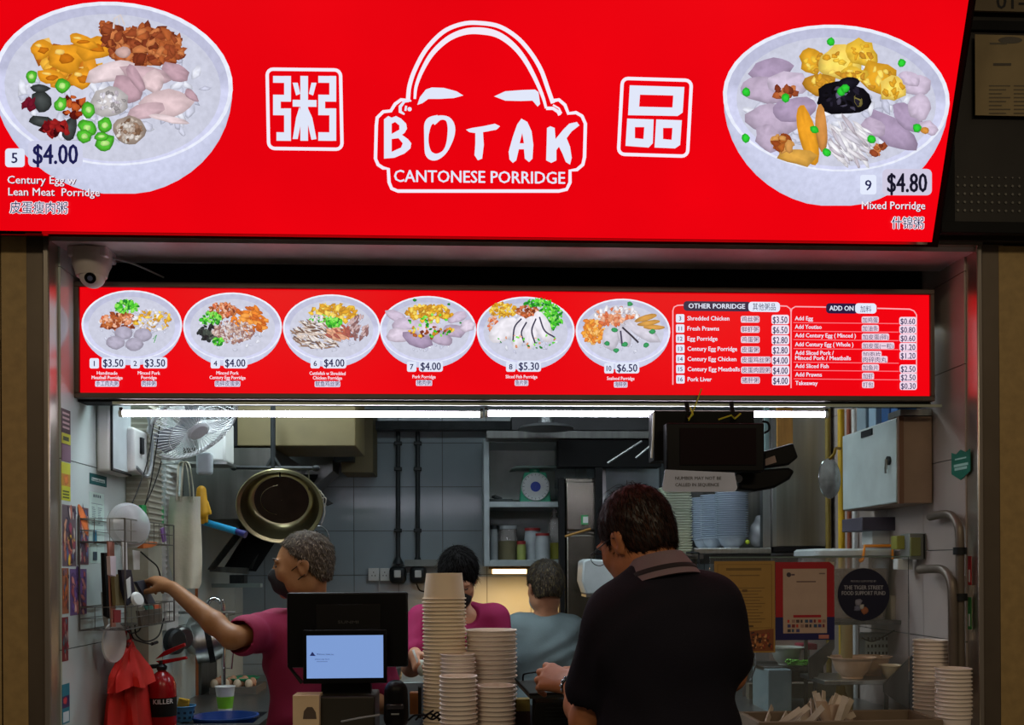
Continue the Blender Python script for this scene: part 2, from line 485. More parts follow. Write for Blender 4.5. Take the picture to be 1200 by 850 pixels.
# ---------------------------------------------------------------- the setting
XL, XR, YB, ZC = -1.25, 1.66, 2.62, 2.78
def struct(name, mb, m, parent=None, **k):
    return mb.build(name, m, parent, kind='structure' if parent is None else None, **k)
fl = struct('floor', MB().box((-4, -5, -.1), (4, 4, 0)), M['floor'])
def tile_box(wall, a, b, m, bev=.0015, seed=0):
    t = MB().box(a, b).build('tile', m, wall, smooth=0)
    return t
def tiled(name, m, grout, axis, plane, u0, u1, z0, z1, uj, zj, gap=.003, proud=.006, d=1):
    """a wall slab facing +/-d along axis with separate tiles; uj, zj are joint positions"""
    g = MB()
    if axis == 'x': g.box((plane, u0, z0), (plane - d * .1, u1, z1))
    else: g.box((u0, plane, z0), (u1, plane - d * .1, z1))
    wl = struct(name, g, grout)
    us = [u0] + [u for u in uj if u0 < u < u1] + [u1]; zs = [z0] + [z for z in zj if z0 < z < z1] + [z1]
    rr = random.Random(5)
    for i in range(len(us) - 1):
        for j in range(len(zs) - 1):
            pr = proud + rr.uniform(-.0008, .0008)
            a0, a1 = us[i] + gap / 2, us[i + 1] - gap / 2; b0, b1 = zs[j] + gap / 2, zs[j + 1] - gap / 2
            t = MB()
            if axis == 'x': t.box((plane, a0, b0), (plane + d * pr, a1, b1))
            else: t.box((a0, plane, b0), (a1, plane + d * pr, b1))
            t.build('tile', m, wl, smooth=0)
    return wl
def fr(a, st, n): return [a + st * i for i in range(n)]
tiled('wall_left', M['tile_white'], M['grout'], 'x', XL, .02, YB, 0, ZC, fr(.62, .6, 5), [PX(83, 541, XL).z + .6 * k for k in range(-4, 3)], d=1)
tiled('wall_right', M['tile_pink'], M['grout'], 'x', XR, .02, YB, 0, ZC, fr(.32, .3, 9), [PX(1107, 541, XR).z + .304 * k for k in range(-7, 4)], d=-1)
tiled('wall_back', M['tile_back'], M['grout'], 'y', YB, XL - .1, XR + .1, 0, ZC, fr(-1.12, .255, 12), fr(1.763 - .254 * 7, .254, 12), gap=.004, d=-1)
struct('ceiling', MB().box((XL - .1, .1, ZC), (XR + .1, YB + .1, ZC + .1)), mat('ceiling_paint', C(60, 60, 62), .8))
# front pillars with stone tiles
for side, xa, xb, zj in (('left', -2.3, P(34, 600, -.03).x, (P(20, 402, 0).z, P(20, 654, 0).z)), ('right', P(1170, 600, -.03).x, 2.9, (P(1185, 408, 0).z, P(1185, 645, 0).z))):
    z1 = zj[0]; st = zj[0] - zj[1]
    tiled('pillar_' + side, M['pillar'], M['dark_frame'], 'y', -.03, xa, xb, 0, 2.58, fr(xa + .3, .6, 3) if side == 'left' else fr(xa + .62, .6, 3), [z1 - st * k for k in range(-2, 6)], d=-1, gap=.004)
# upper wall behind the big sign
struct('wall_front', MB().box((-2.3, 0, 2.6), (2.9, .12, 3.7)), M['matt_black'])
# metal surround of the opening
j = MB()
xa = P(36, 600, 0).x
j.box((xa, -.035, 0), (XL - .02, .06, 2.585))
struct('trim_1', j, M['frame'], bevel=.003)
struct('trim_2', MB().box((XL - .02, -.05, 0), (XL, .1, 2.58)), M['frame_edge'], bevel=.004)
struct('trim_3', MB().box((XR, -.05, 0), (XR + .018, .1, 2.58)), M['frame_edge'], bevel=.004)
struct('trim_4', MB().box((XR + .018, -.035, 0), (P(1171, 600, 0).x, .06, 2.585)), M['frame'], bevel=.003)
struct('trim_5', MB().box((XL - .02, -.05, 2.575), (XR + .018, -.03, 2.588)), M['frame_edge'])
struct('trim_6', MB().box((-2.3, -.06, 2.585), (2.9, .0, 2.66)), M['dark_frame'], bevel=.003)
# soffit: sloping metal panel, then a dark recess behind
s = MB(); s.box((XL, -.03, 2.56), (XR, .06, 2.60))
struct('trim_7', s, M['soffit'])
s = MB(); s.prism([(XL, .06, 2.562), (XL, .19, 2.562), (XL, .19, 2.62), (XL, .06, 2.62)], (XR - XL, 0, 0))
struct('trim_8', s, M['soffit'])
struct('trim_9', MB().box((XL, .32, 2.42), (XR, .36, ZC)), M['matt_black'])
# counter between kitchen and corridor
ct = MB(); ct.box((XL + .01, -.02, .0), (XR - .01, .02, .985))
ct.box((XL + .01, .24, .0), (.78, .27, .985)); ct.box((.78, .24, .0), (.81, .97, .985)); ct.box((.81, .94, 0), (XR - .01, .97, .985))
cn = root('serving_counter', (0, 0, 0), 'long stainless steel serving counter across the stall front', 'counter')
ct.build('body', M['steel_dark'], cn)
MB().prism([(XL + .01, -.28, .985), (XR - .01, -.28, .985), (XR - .01, .98, .985), (.77, .98, .985), (.77, .29, .985), (XL + .01, .29, .985)], (0, 0, .015)).build('worktop', M['steel'], cn, bevel=.003)
b = MB()
for x in (-1.1, -.4, .3, 1.0, 1.5): b.prism([(x, -.02, .985), (x, -.26, .985), (x, -.02, .80)], (.02, 0, 0))
b.build('bracket', M['steel_dark'], cn)

# ---------------------------------------------------------------- dark shutter box of the next stall, upper right
rb = root('shutter_box', (1.85, -.1, 2.6), 'dark perforated metal panel right of the big red sign', 'panel')
pr = Print(lambda x, y: P(x, y, -.12), (0, -1, 0))
MB().box((1.50, -.12, 2.60), (2.6, -.02, 3.5)).build('panel', mat('shutter_panel', C(46, 43, 40), .5, .3), rb)
f_ = MB(); f_.box((1.50, -.135, 2.60), (1.545, -.12, 3.5)); f_.box((1.50, -.135, 3.22), (2.6, -.12, 3.25)); f_.box((1.50, -.14, 2.585), (2.6, -.12, 2.62))
f_.build('edge_trim', M['matt_black'], rb, bevel=.002)
d = MB()
for r_ in range(5):
    for c_ in range(34):
        x, z = 1.56 + c_ * .022, 2.66 + r_ * .026
        d.cyl((x, -.121, z), (x, -.1235, z), .0042 if r_ < 4 else .003, n=6)
d.build('perforation', mat('dull_studs', C(120, 118, 112), .4, .5), rb, kind='stuff')
q = Print(lambda x, y: P(x, y, -.141), (0, -1, 0))
n0 = P(1143, 135, -.14); n1 = P(1215, 42, -.14)
nt_ = root('notice', (n0.x, -.14, n0.z), 'pale printed notice on the dark panel, right edge of the picture', 'notice')
MB().box((n0.x, -.14, n0.z), (n0.x + .25, -.138, n1.z)).build('sheet', mat('notice_paper', C(150, 132, 96), .8), nt_)
q.ellipse(1184, 47, 14, 4, C(90, 84, 74)); q.rect(1160, 50, 1180, 52, C(96, 90, 74)); q.rect(1164, 74, 1185, 77, C(80, 72, 60))
for k in range(8):
    q.rect(1159, 100 + k * 4.6, 1184 - (k % 3) * 5, 101.2 + k * 4.6, C(98, 88, 70)); q.rect(1188, 100 + k * 4.6, 1212, 101.2 + k * 4.6, C(98, 88, 70))
q.build('printing', M['print'], nt_)
ub = P(1170, 13, -.15)
us = root('unit_sign', (ub.x, -.15, ub.z), 'pale unit number plate cut off at the top right corner', 'sign')
MB().box((P(1136, 10, -.15).x, -.15, ub.z), (ub.x + .3, -.142, ub.z + .12)).build('plate', mat('plate_beige', C(112, 98, 72), .5), us)
q = Print(lambda x, y: P(x, y, -.151), (0, -1, 0)); q.text('01-1', 1168, 10, 18, C(18, 16, 16), bold=.02); q.build('lettering', M['print'], us)
# ---------------------------------------------------------------- the big backlit fascia sign, leaning outward at the top
p_b = P(600, 272, -.12); Xs = P(1092, 279, -.12).x
lean_y, lean_z = -.222, .60
sn = Vector((0, -lean_z, lean_y)).normalized()          # faces the corridor and slightly down
sp0 = Vector((0, -.12, p_b.z - .015))
upv = Vector((0, lean_y, lean_z)).normalized()
zb0 = sp0.z
LX0 = -1.95
sg = root('fascia_sign', (0, -.12, zb0), 'huge red backlit shop sign with white logo and two porridge bowls', 'sign')
bk = MB()
def sgp(x, t, d): return Vector((x, sp0.y, sp0.z)) + upv * t + sn * d
H = .98
for (t0, t1, x0, x1) in ((-.02, .0, LX0, Xs + .02), (H, H + .02, LX0, Xs + .02)):
    pass
bk.rings([[sgp(LX0 - .02, -.015, .004), sgp(Xs + .02, -.015, .004), sgp(Xs + .02, H, .004), sgp(LX0 - .02, H, .004)],
          [sgp(LX0 - .02, -.015, -.12), sgp(Xs + .02, -.015, -.12), sgp(Xs + .02, H, -.12), sgp(LX0 - .02, H, -.12)]], False, True)
bk.build('casing', M['matt_black'], sg, smooth=0)
SIGN_RED = C(236, 0, 14)
WT = C(226, 232, 250); WTP = C(244, 236, 250)
pf = MB(); pf.keepn = True
pf.add([sgp(LX0, 0, 0), sgp(Xs, 0, 0), sgp(Xs, H, 0), sgp(LX0, H, 0)], [(0, 1, 2, 3)], SIGN_RED)
ledm = mat('backlit_red', None, .3, attr=True, emis=1.0, var=.10, scale=1.1, spec=.1)
pf.build('face', ledm, sg, smooth=0)
sproj = lambda x, y: PPL(x, y, sp0, sn)
def new(): return Print(sproj, sn)
NAVY = C(30, 30, 80)
# --- logo: bald head over a cartouche
q = new(); GL = C(214, 0, 60)
def smooth(pts, n=6):
    return [(p.x, p.y) for p in bez([(a, b, 0) for a, b in pts], n)]
outer = smooth([(478, 118), (480, 100), (487, 80), (500, 57), (520, 37), (542, 28), (562, 27), (585, 31), (606, 44), (622, 62), (634, 82), (642, 104), (648, 121)]) 
car = [(479, 118), (470, 117), (463, 122), (458, 130), (449, 131), (442, 138), (441, 147), (440, 186), (443, 193), (449, 197), (455, 198), (456, 214), (459, 221), (466, 224),
       (655, 224), (664, 222), (668, 214), (668, 200), (676, 199), (683, 193), (685, 184), (686, 145), (682, 136), (675, 132), (666, 133), (662, 123), (655, 117), (648, 118)]
q.line(outer, 5, WTP)
q.line([(x, y) for x, y in car], 4, WTP)
inner = smooth([(486, 116), (488, 100), (496, 80), (508, 61), (526, 45), (546, 37), (566, 36.5), (584, 41), (601, 53), (615, 70), (627, 92), (636, 113), (640, 127)])
q.line(inner, [1.5 + 5.5 * min(i, len(inner) - 1 - i) / (len(inner) / 2) + 1.5 for i in range(len(inner))], WTP)
q.line([(640, 127), (648, 127), (654, 131), (656, 135)], 4, WTP); q.line([(648, 123), (655, 127), (658, 133)], 2, WTP)
q.poly([(489, 123), (492, 114), (499, 105), (506, 102.5), (520, 103), (535, 107), (543, 112), (532, 115), (515, 116), (502, 116), (495, 121)], WT)
q.poly([(579, 113), (592, 107), (612, 105.5), (627, 105), (631, 108), (633, 122), (630, 125), (624, 118), (610, 118.5), (592, 118)], WT)
q.line([(482, 118), (474, 119), (469, 125), (469, 131), (474, 134)], [2, 3, 4, 4, 2], WT); q.line([(476, 124), (475, 130)], 2.5, WT); q.ellipse(480, 128, 2.5, 2.5, WT)
# brush letters B O T A K
q.poly([(450, 140), (455, 136), (459, 138), (464, 136), (470, 139), (476, 145), (477, 151), (474, 156), (471, 158), (478, 163), (482, 168), (481, 174), (474, 180), (462, 185), (450, 186)], WT)
q.poly([(459, 145), (463, 143), (468, 147), (468, 152), (459, 157)], SIGN_RED); q.poly([(459, 163), (467, 162), (472, 168), (470, 173), (459, 178)], SIGN_RED)
q.line(smooth([(514, 138), (503, 143), (500, 155), (500, 170), (503, 181), (511, 184), (521, 178), (527, 165), (529, 150), (525, 140), (516, 138), (507, 143)]), [7 + 2 * math.sin(i * .3) for i in range(67)], WT)
q.poly([(546, 152), (553, 150), (566, 148), (580, 145), (586, 148), (582, 152), (572, 154), (566, 155), (567, 170), (565, 186), (560, 188), (556, 182), (557, 168), (557, 156), (550, 155)], WT)
q.poly([(597, 187), (596, 178), (601, 160), (606, 146), (611, 139), (618, 143), (623, 154), (625, 170), (624, 186), (620, 190), (615, 186), (614, 175), (608, 175), (605, 188), (601, 191)], WT)
q.poly([(609, 168), (614, 168), (612, 156)], SIGN_RED)
q.poly([(641, 150), (645, 148), (650, 150), (651, 163), (660, 152), (667, 145), (676, 143), (679, 147), (670, 154), (664, 162), (668, 172), (670, 185), (668, 193), (663, 190), (659, 180), (655, 172), (652, 176), (652, 188), (646, 191), (640, 188)], WT)
q.text('CANTONESE PORRIDGE', 462, 213, 14, WT, w=200, bold=.03, sl=.012)
q.build('logo', M['print_lit'], sg, label='white bald head logo over BOTAK CANTONESE PORRIDGE')
# --- seal characters
q = new()
def frame_box(q, x0, y0, x1, y1, sl, r, w):
    pts = []
    for cx, cy, a in ((x1 - r, y0 + r, -90), (x1 - r, y1 - r, 0), (x0 + r, y1 - r, 90), (x0 + r, y0 + r, 180)):
        for k in range(5):
            b = R(a + k * 22.5); px = cx + r * math.cos(b); py = cy + r * math.sin(b); pts.append((px - (py - y0) * sl * -1, py + (px - x0) * .012))
    q.line(pts, w, WTP, True)
frame_box(q, 313, 81, 399, 174, .02, 7, 4)
def rects(q, L, ox, oy, kx=1, ky=1, sl=.0):
    for a, b, c, d in L: q.rect(ox + a * kx, oy + b * ky, ox + c * kx, oy + d * ky, WT, sl=.012)
# left and right "bow" shapes, rice in the middle
bow = [(0, 0, 21, 8), (13, 0, 21, 30), (0, 22, 21, 30), (0, 22, 9, 46), (0, 38, 21, 46), (13, 38, 21, 76), (4, 66, 21, 76)]
rects(q, bow, 320, 89)
bow2 = [(53, 0, 74, 8), (66, 0, 74, 30), (53, 22, 74, 30), (53, 22, 61, 46), (53, 38, 74, 46), (66, 38, 74, 76), (53, 66, 70, 76)]
rects(q, bow2, 320, 89)
q.rect(352, 89, 361, 165, WT, sl=.012); q.rect(343, 117, 371, 125, WT, sl=.012)
q.poly([(343, 97), (349, 97), (352, 110), (347, 112)], WT); q.poly([(365, 97), (371, 97), (367, 112), (362, 110)], WT)
q.poly([(351, 125), (354, 138), (349, 163), (343, 163), (347, 138)], WT); q.poly([(360, 125), (366, 138), (371, 163), (365, 164), (360, 142)], WT)
q.build('seal_character', M['print_lit'], sg, label='white boxed character for porridge')
q = new()
def qf(pts, w): q.line(pts, w, WTP, True)
rr_ = []
for cx, cy, a in ((803, 101, -90), (799, 176, 0), (732, 174, 90), (736, 99, 180)):
    for k in range(5):
        b = R(a + k * 22.5); rr_.append((cx + 7 * math.cos(b), cy + 7 * math.sin(b)))
qf(rr_, 4)
def qb(a, b, c, d, w):
    x = [a, b, c, d]
    q.line([((a[0] + b[0]) / 2, a[1])] + [b, c, d, a], w, WT, True)
q.poly([(738, 100), (802, 102), (800, 132), (794, 136), (736, 135)], WT); q.poly([(750, 111), (789, 112), (788, 126), (749, 125)], SIGN_RED)
q.poly([(735, 139), (766, 140), (765, 168), (760, 173), (733, 171)], WT); q.poly([(744, 149), (755, 149), (754, 163), (744, 162)], SIGN_RED)
q.poly([(769, 140), (799, 141), (797, 170), (791, 174), (767, 173)], WT); q.poly([(777, 150), (788, 150), (787, 164), (777, 163)], SIGN_RED)
q.build('seal_character', M['print_lit'], sg, label='white boxed character for goods')

# --- food photographs printed on the sign
def rndcol(*c): return [C(*x) for x in c]
FRIED = rndcol((226, 150, 40), (240, 178, 60), (206, 120, 30), (248, 200, 110), (184, 100, 28))
BROWN = rndcol((150, 72, 40), (176, 92, 48), (120, 52, 30), (200, 120, 70))
PORK = rndcol((206, 176, 184), (222, 196, 200), (190, 156, 168), (230, 210, 214))
GREEN = rndcol((60, 190, 40), (96, 214, 60), (30, 130, 40), (140, 230, 90))
DKEGG = rndcol((40, 44, 46), (62, 70, 66), (30, 26, 34), (84, 92, 84))
WHITE = rndcol((226, 222, 228), (206, 202, 214), (190, 180, 190), (236, 234, 240))
GREYB = rndcol((176, 170, 172), (150, 144, 146), (196, 192, 196))
LILAC = rndcol((190, 172, 196), (206, 190, 212), (172, 152, 182), (220, 206, 224))
YELL = rndcol((236, 190, 60), (220, 160, 40), (250, 214, 100), (200, 140, 40))
BLACK = rndcol((18, 16, 24), (34, 30, 44), (10, 8, 12), (70, 66, 84))
PINKM = rndcol((226, 150, 110), (240, 180, 150), (214, 110, 70))
foodm = mat('backlit_food_print', None, .3, attr=True, emis=1.0, var=.07, scale=60, spec=.15)
def bowl(q, cx, cy, rx, ry, base, tilt=0, depth=60, inner=.9, r=None, lip=C(234, 238, 252), body=C(206, 210, 236), soup=C(210, 212, 230)):
    n = 44; ca, sa = math.cos(R(tilt)), math.sin(R(tilt))
    def E(k, dx=0, dy=0):
        return [(cx + dx + k * rx * math.cos(2 * PI * i / n) * ca - k * ry * math.sin(2 * PI * i / n) * sa, cy + dy + k * rx * math.cos(2 * PI * i / n) * sa + k * ry * math.sin(2 * PI * i / n) * ca) for i in range(n)]
    # underside: one lit half ellipse from the rim down to the foot
    H_ = ry + depth; K = 8; vs = []; cs = []; fs = []
    for j in range(K + 1):
        t = j / K
        for i in range(25):
            a = PI * i / 24; ww = max(0.0, math.cos(t * PI / 2)) ** .001 if False else 1
            x = cx + rx * .995 * math.cos(a) * ca - 0; yb_ = (H_ * math.sin(a)) if True else 0
            yt = ry * .5 * math.sin(a); y = cy + rx * .995 * math.cos(a) * sa * (1 - t) + yt + (yb_ - yt) * t
            if y > cy + H_ * .985: y = cy + H_ * .985
            vs.append(q.proj(x + base * t * math.sin(a), y) + q.n * q.z)
            sh = .90 + .16 * math.sin(PI * i / 24) - .12 * t ** 3; cs.append(tuple(min(body[c] * sh, 1) for c in range(3)) + (1,))
    for j in range(K):
        for i in range(24): fs.append((j * 25 + i, j * 25 + i + 1, (j + 1) * 25 + i + 1, (j + 1) * 25 + i))
    q.addc(vs, fs, cs); q.up()
    q.fan(E(1.0), (cx, cy), lip, [lip] * n)
    dk = C(190, 192, 218)
    q.fan(E(.965, 0, ry * .01), (cx, cy), dk, [tuple(dk[c] * (1.0 if math.sin(2 * PI * i / n) < 0 else 1.28) for c in range(3)) + (1,) for i in range(n)])
    q.fan(E(inner, 0, ry * .05), (cx, cy), soup, [tuple(soup[c] * .93 for c in range(3)) + (1,)] * n)
def small_soup(q, rnd, cx, cy, rx, ry, n=60):
    q.cluster(cx, cy, rx, ry, n, rx * .05, rndcol((204, 206, 224), (222, 224, 238), (196, 198, 218)), 2, .3, rnd)
rnd = random.Random(7)
q = new(); q.fine = (1.7, .8); q.step = .000018
bowl(q, 132, 98, 141, 96, 8, tilt=3, depth=35, inner=.9)
small_soup(q, rnd, 135, 112, 110, 62, 60)
q.cluster(64, 68, 24, 14, 12, 10, FRIED, 1.4, .3, rnd); q.cluster(85, 85, 30, 12, 10, 9, FRIED, 1.5, .3, rnd)
for (x, y, a, b) in ((50, 58, 14, 11), (77, 68, 22, 18), (112, 56, 24, 14), (97, 48, 18, 8), (60, 90, 18, 9), (96, 92, 15, 12)):
    q.blob(x, y, a, b, rnd.uniform(-25, 25), C(232, 156, 36), .16, 14, rnd); q.blob(x + 1, y + 1, a * .45, b * .35, 0, C(196, 112, 20), .25, 9, rnd); q.blob(x - a * .3, y - b * .4, a * .3, b * .2, 10, C(250, 206, 110), .2, 8, rnd)
q.cluster(170, 54, 42, 20, 130, 5, BROWN, 1.8, .4, rnd); q.cluster(130, 40, 12, 12, 20, 5, BROWN, 1.5, .4, rnd)
q.cluster(200, 66, 14, 10, 26, 4.5, BROWN, 1.8, .4, rnd); q.blob(145, 62, 9, 7, 0, C(200, 166, 160), .1, 12, rnd)
for (x, y, a, b, t) in ((205, 84, 18, 10, 20), (130, 84, 30, 12, -18), (172, 88, 30, 10, 12), (150, 104, 20, 14, 40), (180, 96, 14, 12, 60), (196, 122, 34, 17, -6), (172, 130, 24, 9, -14), (160, 92, 18, 7, 60), (200, 140, 26, 4, 12), (225, 112, 10, 5, 40)):
    q.blob(x, y, a, b, t, rnd.choice(PORK), .14, 13, rnd, 1.15, .74)
q.blob(129, 120, 22, 18, 0, C(196, 190, 190), .08, 16, rnd); q.cluster(129, 120, 17, 13, 26, 2.5, GREYB + WHITE, 1.5, .3, rnd)
q.blob(152, 153, 19, 17, 0, C(168, 150, 138), .08, 16, rnd); q.cluster(152, 153, 15, 13, 34, 2.6, rndcol((120, 90, 70), (190, 176, 164), (150, 120, 100), (214, 206, 200)), 1.4, .3, rnd)
for (x, y, a, b, t) in ((50, 119, 11, 14, -20), (50, 143, 15, 7, 8), (82, 152, 9, 14, 20), (48, 104, 12, 5, 0)):
    q.blob(x, y, a, b, t, C(58, 62, 62), .14, 11, rnd, 1.9, .5)
q.cluster(66, 150, 14, 8, 14, 4, rndcol((110, 14, 22), (60, 8, 14), (150, 30, 30)), 1.6, .3, rnd); q.cluster(88, 126, 14, 12, 18, 4, rndcol((150, 50, 20), (90, 20, 14), (190, 90, 40)), 1.4, .3, rnd); q.cluster(34, 122, 6, 4, 5, 4, rndcol((110, 20, 40)), 1.6, .3, rnd)
for (x, y, a, b) in ((38, 90, 7, 8), (74, 101, 9, 9), (72, 123, 7, 9), (105, 129, 8, 10), (103, 150, 11, 9), (124, 147, 9, 9), (100, 160, 9, 8), (124, 168, 12, 9), (120, 160, 9, 5)):
    q.blob(x, y, a, b, rnd.uniform(-40, 40), C(84, 190, 50), .14, 12, rnd, 1.2, .45); q.blob(x, y, a * .45, b * .4, 0, C(180, 226, 130), .1, 9, rnd)
q.line([(134, 34), (135, 22), (142, 18), (147, 30)], 2.2, C(214, 204, 204)); q.line([(140, 20), (141, 30)], 1.6, C(214, 204, 204))
q.build('bowl_picture', foodm, sg, label='printed century egg porridge bowl')
q = new(); q.fine = (1.7, .8); q.step = .000018
bowl(q, 980, 115, 133, 86, 0, tilt=3, depth=42, inner=.88)
small_soup(q, rnd, 980, 124, 104, 56, 60)
for (x, y, a, b, t) in ((903, 82, 26, 14, -10), (896, 106, 28, 15, 6), (924, 98, 24, 14, 0), (906, 140, 32, 18, 10), (930, 128, 26, 14, -10), (900, 162, 18, 14, 60), (1045, 154, 34, 15, 38), (1064, 138, 22, 12, 40), (1024, 150, 16, 10, 30), (1074, 100, 18, 12, 0), (1078, 125, 13, 16, 10), (1066, 92, 14, 8, 30), (1088, 150, 12, 8, 30)):
    q.blob(x, y, a, b, t, rnd.choice(LILAC), .12, 14, rnd, 1.14, .78)
for (x, y, a, b, t) in ((952, 72, 15, 16, 20), (984, 74, 26, 20, 0), (1010, 62, 18, 16, 30), (960, 98, 18, 14, 0), (1028, 92, 24, 18, 20), (1046, 104, 16, 14, -20), (1000, 88, 16, 10, 0)):
    q.blob(x, y, a, b, t, rnd.choice(YELL), .2, 14, rnd); q.cluster(x, y, a * .7, b * .7, 7, 3.2, YELL, 1.7, .4, rnd)
q.blob(988, 116, 30, 20, 6, C(16, 14, 22), .14, 16, rnd, 2.0, .6); q.blob(994, 98, 14, 8, -10, C(22, 20, 30), .14, 12, rnd, 1.8, .6); q.blob(986, 110, 9, 4, -20, C(110, 110, 134), .2, 8, rnd); q.blob(1006, 118, 5, 9, -20, C(120, 110, 60), .2, 8, rnd); q.cluster(988, 116, 22, 14, 14, 3, BLACK, 2, .3, rnd)
q.cluster(998, 168, 26, 22, 46, 3.0, WHITE, 5, .2, rnd, 50, 22)
q.blob(946, 158, 11, 36, -14, C(232, 158, 40), .05, 16, rnd, 1.15, .75); q.blob(962, 150, 7, 28, -4, C(206, 140, 70), .06, 14, rnd, 1.15, .75); q.blob(934, 184, 24, 10, 10, C(214, 160, 70), .2, 12, rnd)
q.cluster(916, 168, 12, 9, 12, 5, rndcol((180, 100, 40), (150, 70, 30), (210, 150, 80)), 1.5, .3, rnd); q.cluster(918, 108, 14, 5, 9, 4, BROWN, 1.6, .3, rnd); q.cluster(1030, 176, 8, 6, 6, 4, BROWN, 1.5, .3, rnd); q.blob(1083, 153, 5, 4, 0, C(206, 140, 60), .2, 9, rnd)
for (x, y) in ((973, 49), (1056, 74), (874, 108), (920, 115), (985, 108), (954, 152), (968, 179), (1021, 163), (1074, 150), (873, 162), (990, 104)):
    q.blob(x, y, 5.5, 5, rnd.uniform(0, 90), C(44, 196, 50), .14, 8, rnd, 1.3, .6)
q.build('bowl_picture', foodm, sg, label='printed mixed porridge bowl')
# --- price tags
q = Print(lambda x, y: PPL(x, y, sp0 + sn * .008, sn), sn, .00006)
q.rect(6, 174, 29, 196, WT, 4); q.text('5', 17, 191, 12, NAVY, bold=.03, al='c'); q.rect(33, 165, 97, 196, C(206, 208, 232), 6); q.text('$4.00', 39, 192, 23, NAVY, w=52, bold=.035)
def otext(q, s, x, y, h, w=None, sl=.01, al='l', b=.02):
    q.text(s, x + .5, y + .5, h, C(90, 8, 30), w=w, bold=.07, sl=sl, al=al); q.text(s, x, y, h, C(238, 232, 244), w=w, bold=b, sl=sl, al=al)
otext(q, 'Century Egg w', 9, 215, 9, 80); otext(q, 'Lean Meat  Porridge', 10, 229, 9, 107)
def cjk(q, s, x, y, h, w, sl=.01, al='l'):
    q.text(s, x, y, h, C(240, 238, 250), w=w, bold=.13, sl=sl, al=al); q.text(s, x, y, h, NAVY, w=w, sl=sl, al=al)
cjk(q, '皮蛋瘦肉粥', 12, 249, 11, 67)
q.build('price_lettering', M['print_lit'], sg); q = Print(lambda x, y: PPL(x, y, sp0 + sn * .008, sn), sn, .00006)
q.rect(1008, 205, 1027, 228, WT, 3); q.text('9', 1017.5, 223, 12, NAVY, bold=.03, al='c'); q.rect(1034, 198, 1092, 229, C(206, 200, 222), 6); q.text('$4.80', 1040, 225, 22, C(24, 22, 40), w=46, bold=.035)
otext(q, 'Mixed Porridge', 1010, 245, 9, 74, .005); cjk(q, '什锦粥', 1045, 267, 11, 37)
q.build('price_lettering', M['print_lit'], sg)

# ---------------------------------------------------------------- lower lit menu board
mz0, mz1 = 2.105, 2.483; mx0, mx1 = -1.252, 1.607; my = .14
mb_ = root('menu_board', (.18, my, mz0), 'long red backlit menu board under the big sign', 'menu board')
fx = MB()
fw_ = .017
fx.box((mx0, my - .012, mz0), (mx1, my + .1, mz0 + fw_)); fx.box((mx0, my - .012, mz1 - fw_), (mx1, my + .1, mz1)); fx.box((mx0, my - .012, mz0 + fw_), (mx0 + .024, my + .1, mz1 - fw_)); fx.box((mx1 - .014, my - .012, mz0 + fw_), (mx1, my + .1, mz1 - fw_))
fx.build('frame', mat('menu_frame', C(92, 80, 74), .45, .4), mb_, bevel=.002)
MB().box((mx0, my + .1, mz0), (mx1, my + .105, mz1)).build('back_panel', M['matt_black'], mb_)
pf = MB(); pf.keepn = True
pf.add([(mx0, my, mz0), (mx1, my, mz0), (mx1, my, mz1), (mx0, my, mz1)], [(0, 1, 2, 3)], SIGN_RED); pf.build('face', ledm, mb_, smooth=0)
mproj = lambda x, y: P(x, y, my)
def newm(): return Print(mproj, (0, -1, 0))
bowls = [(154.5, 381, 59), (272.5, 383, 58), (388.5, 384.5, 57), (501.5, 386, 56.5), (616, 387.5, 57.5), (730, 388.5, 55.5)]
